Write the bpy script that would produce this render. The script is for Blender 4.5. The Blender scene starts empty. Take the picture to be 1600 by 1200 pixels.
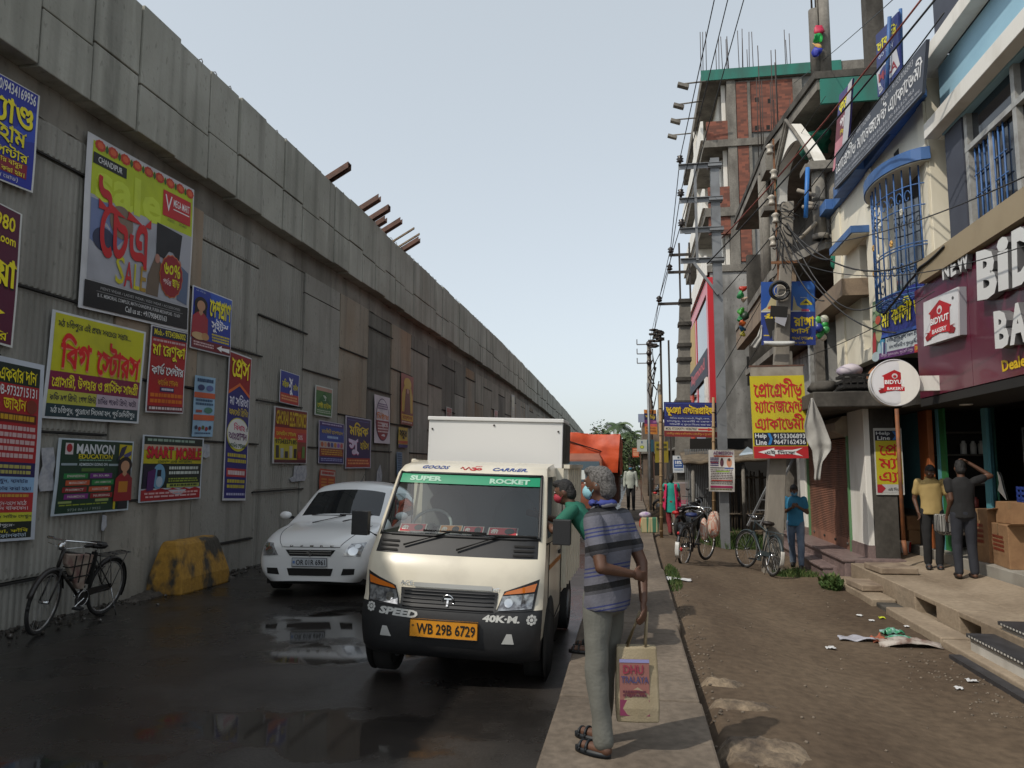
import bpy,bmesh,math,random
from math import sin,cos,pi,radians,sqrt,atan2
from mathutils import Vector,Matrix,noise
from mathutils.bvhtree import BVHTree
from mathutils.geometry import delaunay_2d_cdt
V = Vector
random.seed(7)
SC = bpy.context.scene
COL = SC.collection
# ------------------------------------------------------------------ camera
CAM_Z = 1.8
FPX = 1200.0                       # focal length in photograph pixels (1600 wide)
PITCH = math.atan(128 / 1200)
YAW = math.atan(190 / 1200 * cos(PITCH))
cam_d = bpy.data.cameras.new('camera')
cam = bpy.data.objects.new('camera',cam_d)
COL.objects.link(cam)
cam_d.sensor_width = 36
cam_d.lens = 36 * FPX / 1600
cam_d.clip_start = 0.05
cam_d.clip_end = 3000
cam.location = (0,0,CAM_Z)
cam.rotation_euler = (pi / 2 + PITCH,0,YAW)
SC.camera = cam
# ------------------------------------------------------------------ sky and sun
SUN_EL,SUN_AZ = radians(48),(-0.71,-0.70)
w = bpy.data.worlds.new('World')
SC.world = w
w.use_nodes = True
wn = w.node_tree
sky = wn.nodes.new('ShaderNodeTexSky')
sky.sky_type = 'NISHITA'
sky.sun_disc = False
sky.sun_elevation = SUN_EL
sky.sun_rotation = atan2(SUN_AZ[0],SUN_AZ[1])
sky.air_density = 1.0
sky.dust_density = 2.0
sky.ozone_density = 1.0
# thin high haze: the blue is washed out to a pale grey
hs = wn.nodes.new('ShaderNodeHueSaturation'); hs.inputs['Saturation'].default_value = .5
wn.links.new(sky.outputs[0],hs.inputs['Color'])
vm_ = wn.nodes.new('ShaderNodeMix'); vm_.data_type = 'RGBA'; vm_.inputs[0].default_value = .55; vm_.inputs[7].default_value = (3.25,3.6,3.75,1)
wn.links.new(hs.outputs[0],vm_.inputs[6])
wn.links.new(vm_.outputs[2],wn.nodes['Background'].inputs[0])
wn.nodes['Background'].inputs[1].default_value = 0.15
sl = bpy.data.lights.new('sun','SUN')
sl.energy = 2.0
sl.angle = radians(0.6)
sl.color = (1.0,0.93,0.82)
so = bpy.data.objects.new('sun',sl)
COL.objects.link(so)
so.location = (-30,-30,60)
so.rotation_euler = V((-SUN_AZ[0] * cos(SUN_EL),-SUN_AZ[1] * cos(SUN_EL),-sin(SUN_EL))).to_track_quat('-Z','Y').to_euler()
SC.view_settings.view_transform = 'Standard'
SC.view_settings.look = 'None'
SC.view_settings.exposure = 0.45
SC.view_settings.gamma = 1.0
SC.view_settings.use_curve_mapping = False
# ------------------------------------------------------------------ where a direction of view meets a plane of the place
_R = cam.rotation_euler.to_matrix()
def ray(px,py):
    return _R @ V(((px - 800) / FPX,(600 - py) / FPX,-1))
def onX(px,py,X):
    d = ray(px,py); t = X / d.x
    return V((X,t * d.y,CAM_Z + t * d.z))
def onY(px,py,Y):
    d = ray(px,py); t = Y / d.y
    return V((t * d.x,Y,CAM_Z + t * d.z))
def onZ(px,py,Z):
    d = ray(px,py); t = (Z - CAM_Z) / d.z
    return V((t * d.x,t * d.y,Z))
# ------------------------------------------------------------------ materials
def H(s):
    s = s.lstrip('#')
    c = [int(s[i:i + 2],16) / 255 for i in (0,2,4)]
    return tuple(x / 12.92 if x <= .04045 else ((x + .055) / 1.055) ** 2.4 for x in c)
_mats = {}
def mat(name,col,rough=.7,col2=None,sc=2.0,lo=.4,hi=.65,stretch=(1,1,1),bump=0,bsc=30.0,metal=0,spec=.5,coat=0,fine=.0,sub=None,detail=6):
    """procedural surface: two base colours mixed by world-space noise, fine grain and a bump"""
    if name in _mats: return _mats[name]
    m = bpy.data.materials.new(name); m.use_nodes = True
    nt = m.node_tree; N = nt.nodes; L = nt.links
    b = N['Principled BSDF']
    b.inputs['Roughness'].default_value = rough
    b.inputs['Metallic'].default_value = metal
    b.inputs['Specular IOR Level'].default_value = spec
    b.inputs['Coat Weight'].default_value = coat
    b.inputs['Base Color'].default_value = (*col,1)
    _mats[name] = m
    g = N.new('ShaderNodeNewGeometry'); mp = N.new('ShaderNodeMapping')
    mp.inputs['Scale'].default_value = stretch
    L.new(g.outputs['Position'],mp.inputs['Vector'])
    out = None
    if col2 is not None:
        n1 = N.new('ShaderNodeTexNoise'); n1.inputs['Scale'].default_value = sc; n1.inputs['Detail'].default_value = detail
        L.new(mp.outputs[0],n1.inputs['Vector'])
        r = N.new('ShaderNodeMapRange'); r.inputs[1].default_value = lo; r.inputs[2].default_value = hi
        L.new(n1.outputs['Fac'],r.inputs[0])
        mx = N.new('ShaderNodeMix'); mx.data_type = 'RGBA'
        mx.inputs[6].default_value = (*col,1); mx.inputs[7].default_value = (*col2,1)
        L.new(r.outputs[0],mx.inputs[0]); out = mx.outputs[2]
    if fine:
        n3 = N.new('ShaderNodeTexNoise'); n3.inputs['Scale'].default_value = bsc; n3.inputs['Detail'].default_value = 3
        L.new(g.outputs['Position'],n3.inputs['Vector'])
        r3 = N.new('ShaderNodeMapRange'); r3.inputs[1].default_value = .3; r3.inputs[2].default_value = .7
        r3.inputs[3].default_value = 1 - fine; r3.inputs[4].default_value = 1 + fine
        L.new(n3.outputs['Fac'],r3.inputs[0])
        vm = N.new('ShaderNodeVectorMath'); vm.operation = 'SCALE'
        if out is not None: L.new(out,vm.inputs[0])
        else: vm.inputs[0].default_value = col
        L.new(r3.outputs[0],vm.inputs['Scale']); out = vm.outputs[0]
    if out is not None: L.new(out,b.inputs['Base Color'])
    if bump:
        n2 = N.new('ShaderNodeTexNoise'); n2.inputs['Scale'].default_value = bsc; n2.inputs['Detail'].default_value = 4
        L.new(mp.outputs[0],n2.inputs['Vector'])
        bp = N.new('ShaderNodeBump'); bp.inputs['Strength'].default_value = bump; bp.inputs['Distance'].default_value = .02
        L.new(n2.outputs['Fac'],bp.inputs['Height']); L.new(bp.outputs[0],b.inputs['Normal'])
    return m
def P(col,rough=.55,name=None):
    """plain printed or painted colour, given as an sRGB hex string"""
    return mat(name or 'paint_' + col.strip('#').lower() + ('' if rough == .55 else '_%d' % int(rough * 100)),H(col),rough,tuple(c * .74 + .012 for c in H(col)),1.9,.46,.76)
def glass(name,col=(.9,.95,.95),rough=.02,alpha=.25,spec=.5):
    if name in _mats: return _mats[name]
    m = bpy.data.materials.new(name); m.use_nodes = True
    N = m.node_tree.nodes; L = m.node_tree.links
    out = N['Material Output']; N.remove(N['Principled BSDF'])
    gl = N.new('ShaderNodeBsdfGlossy'); gl.inputs['Roughness'].default_value = rough
    tr = N.new('ShaderNodeBsdfTransparent'); tr.inputs['Color'].default_value = (*col,1)
    fr = N.new('ShaderNodeFresnel'); fr.inputs['IOR'].default_value = 1.5
    ad = N.new('ShaderNodeMath'); ad.operation = 'ADD'; ad.inputs[1].default_value = alpha; ad.use_clamp = True
    L.new(fr.outputs[0],ad.inputs[0])
    mx = N.new('ShaderNodeMixShader')
    L.new(ad.outputs[0],mx.inputs[0]); L.new(tr.outputs[0],mx.inputs[1]); L.new(gl.outputs[0],mx.inputs[2]); L.new(mx.outputs[0],out.inputs[0])
    _mats[name] = m
    return m
# ------------------------------------------------------------------ mesh collecting
def tag(o,label=None,cat=None,group=None,kind=None):
    if label: o['label'] = label
    if cat: o['category'] = cat
    if group: o['group'] = group
    if kind: o['kind'] = kind
    return o
def empty(name,loc=(0,0,0),rz=0,label=None,cat=None,group=None):
    o = bpy.data.objects.new(name,None); COL.objects.link(o)
    o.location = loc; o.rotation_euler = (0,0,rz); o.empty_display_size = .2
    return tag(o,label,cat,group)
def frame_of(d):
    d = d.normalized()
    a = V((0,0,1)) if abs(d.z) < .95 else V((1,0,0))
    u = d.cross(a).normalized(); return u,u.cross(d).normalized()
SPLIT = {'pillar','pilaster','shutter_rail','pillar_foot','roof_column','ledge','step','ceiling_light','balcony_wall','shutter_lock','bamboo_post','band','post','first_floor_beam','letter','reflector','cornice','steel_frame','brick_infill','putlog_hole','column','capital','scaffold_prop','scarf_spot','chimney'}
class MB:
    LOCAL = False
    def __init__(s): s.v = []; s.f = []; s.m = []; s.s = []; s.mats = []
    def mi(s,m):
        if m not in s.mats: s.mats.append(m)
        return s.mats.index(m)
    def add(s,vs,fs,m,smooth=False):
        o = len(s.v); s.v += [V(p) for p in vs]; k = s.mi(m)
        for f in fs: s.f.append([o + i for i in f]); s.m.append(k); s.s.append(smooth)
        return s
    def bx(s,x0,x1,y0,y1,z0,z1,m):
        vs = [(x0,y0,z0),(x1,y0,z0),(x1,y1,z0),(x0,y1,z0),(x0,y0,z1),(x1,y0,z1),(x1,y1,z1),(x0,y1,z1)]
        return s.add(vs,[(3,2,1,0),(4,5,6,7),(0,1,5,4),(1,2,6,5),(2,3,7,6),(3,0,4,7)],m)
    def box(s,c,size,m,R=None):
        x,y,z = [k / 2 for k in size]
        vs = [V(p) for p in [(-x,-y,-z),(x,-y,-z),(x,y,-z),(-x,y,-z),(-x,-y,z),(x,-y,z),(x,y,z),(-x,y,z)]]
        if R is not None:
            if not isinstance(R,Matrix): R = Matrix.Rotation(R,3,'Z')
            vs = [R @ p for p in vs]
        return s.add([p + V(c) for p in vs],[(3,2,1,0),(4,5,6,7),(0,1,5,4),(1,2,6,5),(2,3,7,6),(3,0,4,7)],m)
    def beam(s,p0,p1,wd,ht,m):
        p0,p1 = V(p0),V(p1); u,v = frame_of(p1 - p0)
        vs = [p + u * a * wd / 2 + v * b * ht / 2 for p in (p0,p1) for a,b in ((-1,-1),(1,-1),(1,1),(-1,1))]
        return s.add(vs,[(3,2,1,0),(4,5,6,7),(0,1,5,4),(1,2,6,5),(2,3,7,6),(3,0,4,7)],m)
    def loft(s,rings,m,caps=True,smooth=True,closed=True):
        n = len(rings[0]); vs = [p for r in rings for p in r]; fs = []
        for i in range(len(rings) - 1):
            for j in range(n if closed else n - 1):
                k = (j + 1) % n
                fs.append((i * n + j,i * n + k,(i + 1) * n + k,(i + 1) * n + j))
        if caps:
            fs.append(tuple(range(n))[::-1]); fs.append(tuple((len(rings) - 1) * n + j for j in range(n)))
        return s.add(vs,fs,m,smooth)
    def cyl(s,p0,p1,r0,m,r1=None,n=12,caps=True,smooth=True):
        p0,p1 = V(p0),V(p1); u,v = frame_of(p1 - p0); r1 = r0 if r1 is None else r1
        return s.loft([[p + (u * cos(2 * pi * k / n) + v * sin(2 * pi * k / n)) * r for k in range(n)] for p,r in ((p0,r0),(p1,r1))],m,caps,smooth)
    def tube(s,pts,r,m,n=6,closed=False):
        pts = [V(p) for p in pts]; rings = []; u = None
        for i,p in enumerate(pts):
            a = pts[i - 1] if i or closed else p; b = pts[(i + 1) % len(pts)] if i < len(pts) - 1 or closed else p
            d = (b - a).normalized()
            if u is None: u,v = frame_of(d)
            else:
                u = (u - d * u.dot(d)).normalized(); v = d.cross(u)
            rr = r[i] if isinstance(r,(list,tuple)) else r
            rings.append([p + (u * cos(2 * pi * k / n) + v * sin(2 * pi * k / n)) * rr for k in range(n)])
        if closed: rings.append(rings[0])
        return s.loft(rings,m,not closed,True)
    def ring(s,c,axis,R,r,m,n=32,k=8):
        u,v = frame_of(V(axis))
        return s.tube([V(c) + (u * cos(2 * pi * i / n) + v * sin(2 * pi * i / n)) * R for i in range(n)],r,m,k,True)
    def ell(s,c,r,m,n=12,R=None,k=None):
        k = k or max(4,n // 2); rings = []
        for i in range(k + 1):
            a = -pi / 2 + pi * (i / k) * .998 + .001 * pi
            ring = []
            for j in range(n):
                b = 2 * pi * j / n
                p = V((r[0] * cos(a) * cos(b),r[1] * cos(a) * sin(b),r[2] * sin(a)))
                ring.append((R @ p if R is not None else p) + V(c))
            rings.append(ring)
        return s.loft(rings,m)
    def prism(s,poly,ext,m,smooth=False):
        poly = [V(p) for p in poly]; e = V(ext); n = len(poly)
        return s.add(poly + [p + e for p in poly],[tuple(range(n))[::-1],tuple(range(n,2 * n))] + [(i,(i + 1) % n,n + (i + 1) % n,n + i) for i in range(n)],m,smooth)
    def lathe(s,c,prof,m,n=20,axis=(0,0,1)):
        a = V(axis).normalized(); u,v = frame_of(a); c = V(c)
        return s.loft([[c + a * z + (u * cos(2 * pi * k / n) + v * sin(2 * pi * k / n)) * max(r,1e-4) for k in range(n)] for r,z in prof],m)
    def grid(s,fn,nu,nv,m,smooth=True):
        vs = [fn(i / nu,j / nv) for j in range(nv + 1) for i in range(nu + 1)]
        return s.add(vs,[(j * (nu + 1) + i,j * (nu + 1) + i + 1,(j + 1) * (nu + 1) + i + 1,(j + 1) * (nu + 1) + i) for j in range(nv) for i in range(nu)],m,smooth)
    def move(s,T):
        s.v = [T @ p for p in s.v]; return s
    def build(s,name,parent=None,label=None,cat=None,group=None,kind=None,bevel=0,subsurf=0,local=None,fixn=True,solid=0):
        local = s.LOCAL if local is None else local
        if name in SPLIT and parent is not None:          # pieces that do not touch are parts of their own
            root = list(range(len(s.v)))
            def find(i):
                while root[i] != i: root[i] = root[root[i]]; i = root[i]
                return i
            for f in s.f:
                for i in f[1:]: root[find(i)] = find(f[0])
            ids = sorted({find(f[0]) for f in s.f})
            if len(ids) > 1:
                for r in ids:
                    q = MB(); mp = {}
                    for f,k,sm in zip(s.f,s.m,s.s):
                        if find(f[0]) == r: q.f.append([mp.setdefault(i,len(mp)) for i in f]); q.m.append(k); q.s.append(sm)
                    q.v = [s.v[i] for i in mp]; q.mats = s.mats; o = q.build(name,parent,label,cat,group,kind,bevel,subsurf,local,fixn,solid)
                return o
        me = bpy.data.meshes.new(name)
        o = bpy.data.objects.new(name,me)
        base = V((0,0,0))
        if parent is None and s.v:
            xs = [p.x for p in s.v]; ys = [p.y for p in s.v]
            base = V(((min(xs) + max(xs)) / 2,(min(ys) + max(ys)) / 2,min(p.z for p in s.v)))
        me.from_pydata([p - base for p in s.v],[],s.f)
        for m in s.mats: me.materials.append(m)
        me.polygons.foreach_set('material_index',s.m)
        me.polygons.foreach_set('use_smooth',s.s)
        if fixn:
            b = bmesh.new(); b.from_mesh(me); bmesh.ops.recalc_face_normals(b,faces=b.faces); b.to_mesh(me); b.free()
        me.update()
        COL.objects.link(o); o.location = base
        if parent is not None:
            o.parent = parent
            if not local:
                o.matrix_parent_inverse = world_of(parent).inverted()
        if bevel:
            bm_ = o.modifiers.new('bevel','BEVEL'); bm_.width = bevel; bm_.segments = 2; bm_.limit_method = 'ANGLE'; bm_.angle_limit = radians(40)
        if solid:
            so_ = o.modifiers.new('solid','SOLIDIFY'); so_.thickness = solid; so_.offset = 0
        if subsurf:
            ss = o.modifiers.new('sub','SUBSURF'); ss.levels = ss.render_levels = subsurf
        return tag(o,label,cat,group,kind)
def world_of(o):
    M = Matrix.LocRotScale(o.location,o.rotation_euler,o.scale)
    if o.parent is not None: return world_of(o.parent) @ o.matrix_parent_inverse @ M
    return M
def copy_tree(o,parent=None):
    c = o.copy(); COL.objects.link(c)
    if parent is not None: c.parent = parent
    for ch in [x for x in COL.objects if x.parent == o]: copy_tree(ch,c)
    return c
# ------------------------------------------------------------------ lettering
_latin = {}
def latin(s,bold=.0):
    k = (s,bold)
    if k not in _latin:
        c = bpy.data.curves.new('lettering','FONT'); c.body = s; c.resolution_u = 2; c.offset = bold
        o = bpy.data.objects.new('lettering',c); COL.objects.link(o)
        dg = bpy.context.evaluated_depsgraph_get(); ev = o.evaluated_get(dg); me = ev.to_mesh()
        _latin[k] = ([(p.co.x,p.co.y,0) for p in me.vertices],[tuple(f.vertices) for f in me.polygons])
        ev.to_mesh_clear(); bpy.data.objects.remove(o); bpy.data.curves.remove(c)
    return _latin[k]
_bglyph = {}
def bglyph(g,bold):
    """one Bengali letter from its outline: every outer contour is filled by itself with its own counters"""
    k = (g,bold)
    if k not in _bglyph:
        raw = GLYPH[g]; i = 0; polys = []
        while i < len(raw):
            n = -raw[i]; i += 1; x = y = 0; pts = []
            for _ in range(n):
                q = raw[i]; i += 1
                x += ((q >> 1) % 128 - 64) * 8; y += ((q >> 8) - 64) * 8
                pts.append((x,y,q & 1))
            full = []
            for a in range(n):
                p,q = pts[a],pts[(a + 1) % n]
                full.append(p)
                if not p[2] and not q[2]: full.append(((p[0] + q[0]) / 2,(p[1] + q[1]) / 2,1))
            while not full[0][2]: full = full[1:] + full[:1]
            poly = []
            for a in range(len(full)):
                p = full[a]
                if p[2]: poly.append(p[:2])
                else:
                    u,v = full[a - 1],full[(a + 1) % len(full)]
                    for t in (.33,.67): poly.append(tuple((1 - t) ** 2 * u[d] + 2 * t * (1 - t) * p[d] + t * t * v[d] for d in (0,1)))
            poly = [(a / 1000,b / 1000) for a,b in poly]
            poly = [p for j,p in enumerate(poly) if (V(p) - V(poly[j - 1])).length > 1e-4]
            off = []; m = len(poly)
            for j in range(m):                     # grow the stroke outwards by the boldness
                d0 = (V(poly[j]) - V(poly[j - 1])).normalized(); d1 = (V(poly[(j + 1) % m]) - V(poly[j])).normalized()
                n0,n1 = V((-d0.y,d0.x)),V((-d1.y,d1.x)); nn = n0 + n1
                nn = nn / max(.5,nn.length_squared / 2) if nn.length > 1e-3 else n0
                off.append((poly[j][0] + nn.x * bold,poly[j][1] + nn.y * bold))
            polys.append(off)
        pts = [V(p) for o in polys for p in o]; ed = []; q = 0
        for o in polys: ed += [(q + j,q + (j + 1) % len(o)) for j in range(len(o))]; q += len(o)
        cv,_e,cf = delaunay_2d_cdt(pts,ed,[],0,1e-5)[:3]
        def wind(c):
            t = 0
            for o in polys:
                for j in range(len(o)):
                    (x0,y0),(x1,y1) = o[j - 1],o[j]
                    if (y0 > c.y) != (y1 > c.y) and c.x < (x1 - x0) * (c.y - y0) / (y1 - y0) + x0: t += 1 if y1 > y0 else -1
            return t
        vs = [(p.x,p.y,0) for p in cv]; fs = [tuple(f) for f in cf if wind(sum((cv[i] for i in f),V((0,0))) / len(f))]
        us = sorted({i for f in fs for i in f}); mp = {i: j for j,i in enumerate(us)}
        vs = [vs[i] for i in us]; fs = [tuple(mp[i] for i in f) for f in fs]
        _bglyph[k] = (vs,fs)
    return _bglyph[k]
def letters(s,bold=.0):
    """flat outline of a string: vertices and faces in em units"""
    if s not in WORDS: return latin(s,bold)
    vs = []; fs = []; pen = 0; L = WORDS[s]; i = 0
    while i < len(L):
        g = L[i]; i += 1; x0 = pen; y0 = 0
        if g == 0: pen += 260; continue
        if isinstance(g,str): a,b = latin(g,bold); pen += 560
        elif g < 0: a,b = bglyph(-g,bold); x0 += L[i]; y0 = L[i + 1]; i += 2
        else: a,b = bglyph(g,bold); pen += ADVANCE[g]
        o = len(vs); vs += [(x + x0 / 1000,y + y0 / 1000,z) for x,y,z in a]; fs += [tuple(o + k for k in f) for f in b]
    return vs,fs
class Panel:
    """a printed sheet: o = top left corner, ux = reading direction, uy = down, wd/ht in metres; places are fractions of the sheet"""
    def __init__(s,o,ux,uy,wd,ht,base,n=None,th=.006,wave=.0,seed=0,back=None,mb=None):
        s.o,s.ux,s.uy = V(o),V(ux).normalized(),V(uy).normalized()
        s.n = V(n).normalized() if n is not None else s.uy.cross(s.ux).normalized()
        s.wd,s.ht,s.wave,s.seed = wd,ht,wave,seed; s.mb = mb or MB(); s.th = th
        s.layer = 0
        m = P(base) if isinstance(base,str) else base
        k = 10 if wave else 1
        s.mb.grid(lambda a,b: s.pt(a,b,th),k,k,m); s.mb.grid(lambda a,b: s.pt(a,b,0),k,k,m if back is None else P(back))
        e = [s.pt(a,b,z) for z in (0,th) for a,b in [(i / k,0) for i in range(k)] + [(1,i / k) for i in range(k)] + [(1 - i / k,1) for i in range(k)] + [(0,1 - i / k) for i in range(k)]]
        q = len(e) // 2
        s.mb.add(e,[(i,(i + 1) % q,q + (i + 1) % q,q + i) for i in range(q)],m)
    def pt(s,u,v,z):
        p = s.o + s.ux * (u * s.wd) + s.uy * (v * s.ht)
        wv = s.wave * (sin(u * 5.3 + s.seed) * cos(v * 4.1 + s.seed * 2) + .6 * sin(v * 7 + u * 2 + s.seed)) if s.wave else 0
        return p + s.n * (z + wv)
    def up(s,k=1): s.layer += k; return s
    def rect(s,u0,v0,u1,v1,c,L=1):
        k = 6 if s.wave else 1
        s.mb.grid(lambda a,b: s.pt(u0 + (u1 - u0) * a,v0 + (v1 - v0) * b,s.th + .0025 * L),k,k,P(c) if isinstance(c,str) else c); return s
    def poly(s,pts,c,L=2):
        s.mb.add([s.pt(a,b,s.th + .0025 * L) for a,b in pts],[tuple(range(len(pts)))],P(c)); return s
    def oval(s,u,v,ru,rv,c,L=2,n=28,star=0):
        return s.poly([(u + ru * cos(2 * pi * i / n) * (1 - star * (i % 2)),v + rv * sin(2 * pi * i / n) * (1 - star * (i % 2))) for i in range(n)],c,L)
    def text(s,t,u0,v0,u1,v1,c,L=3,bold=.0,slant=0,shadow=None):
        vs,fs = letters(t,bold)
        if not vs: return s
        if slant: vs = [(x + y * slant,y,z) for x,y,z in vs]
        xa,xb = min(p[0] for p in vs),max(p[0] for p in vs); ya,yb = min(p[1] for p in vs),max(p[1] for p in vs)
        if shadow: 
            du = (u1 - u0) * .012; dv = (v1 - v0) * .05
            s.mb.add([s.pt(u0 + du + (x - xa) / (xb - xa) * (u1 - u0),v1 + dv - (y - ya) / (yb - ya) * (v1 - v0),s.th + .0025 * (L - .5) + .0004 * z) for x,y,z in vs],fs,P(shadow))
        s.mb.add([s.pt(u0 + (x - xa) / (xb - xa) * (u1 - u0),v1 - (y - ya) / (yb - ya) * (v1 - v0),s.th + .0025 * L + .0004 * z) for x,y,z in vs],fs,P(c) if isinstance(c,str) else c)
        return s
    def build(s,name,label=None,cat=None,group=None,parent=None):
        return s.mb.build(name,parent,label,cat,group,fixn=False)
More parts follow.
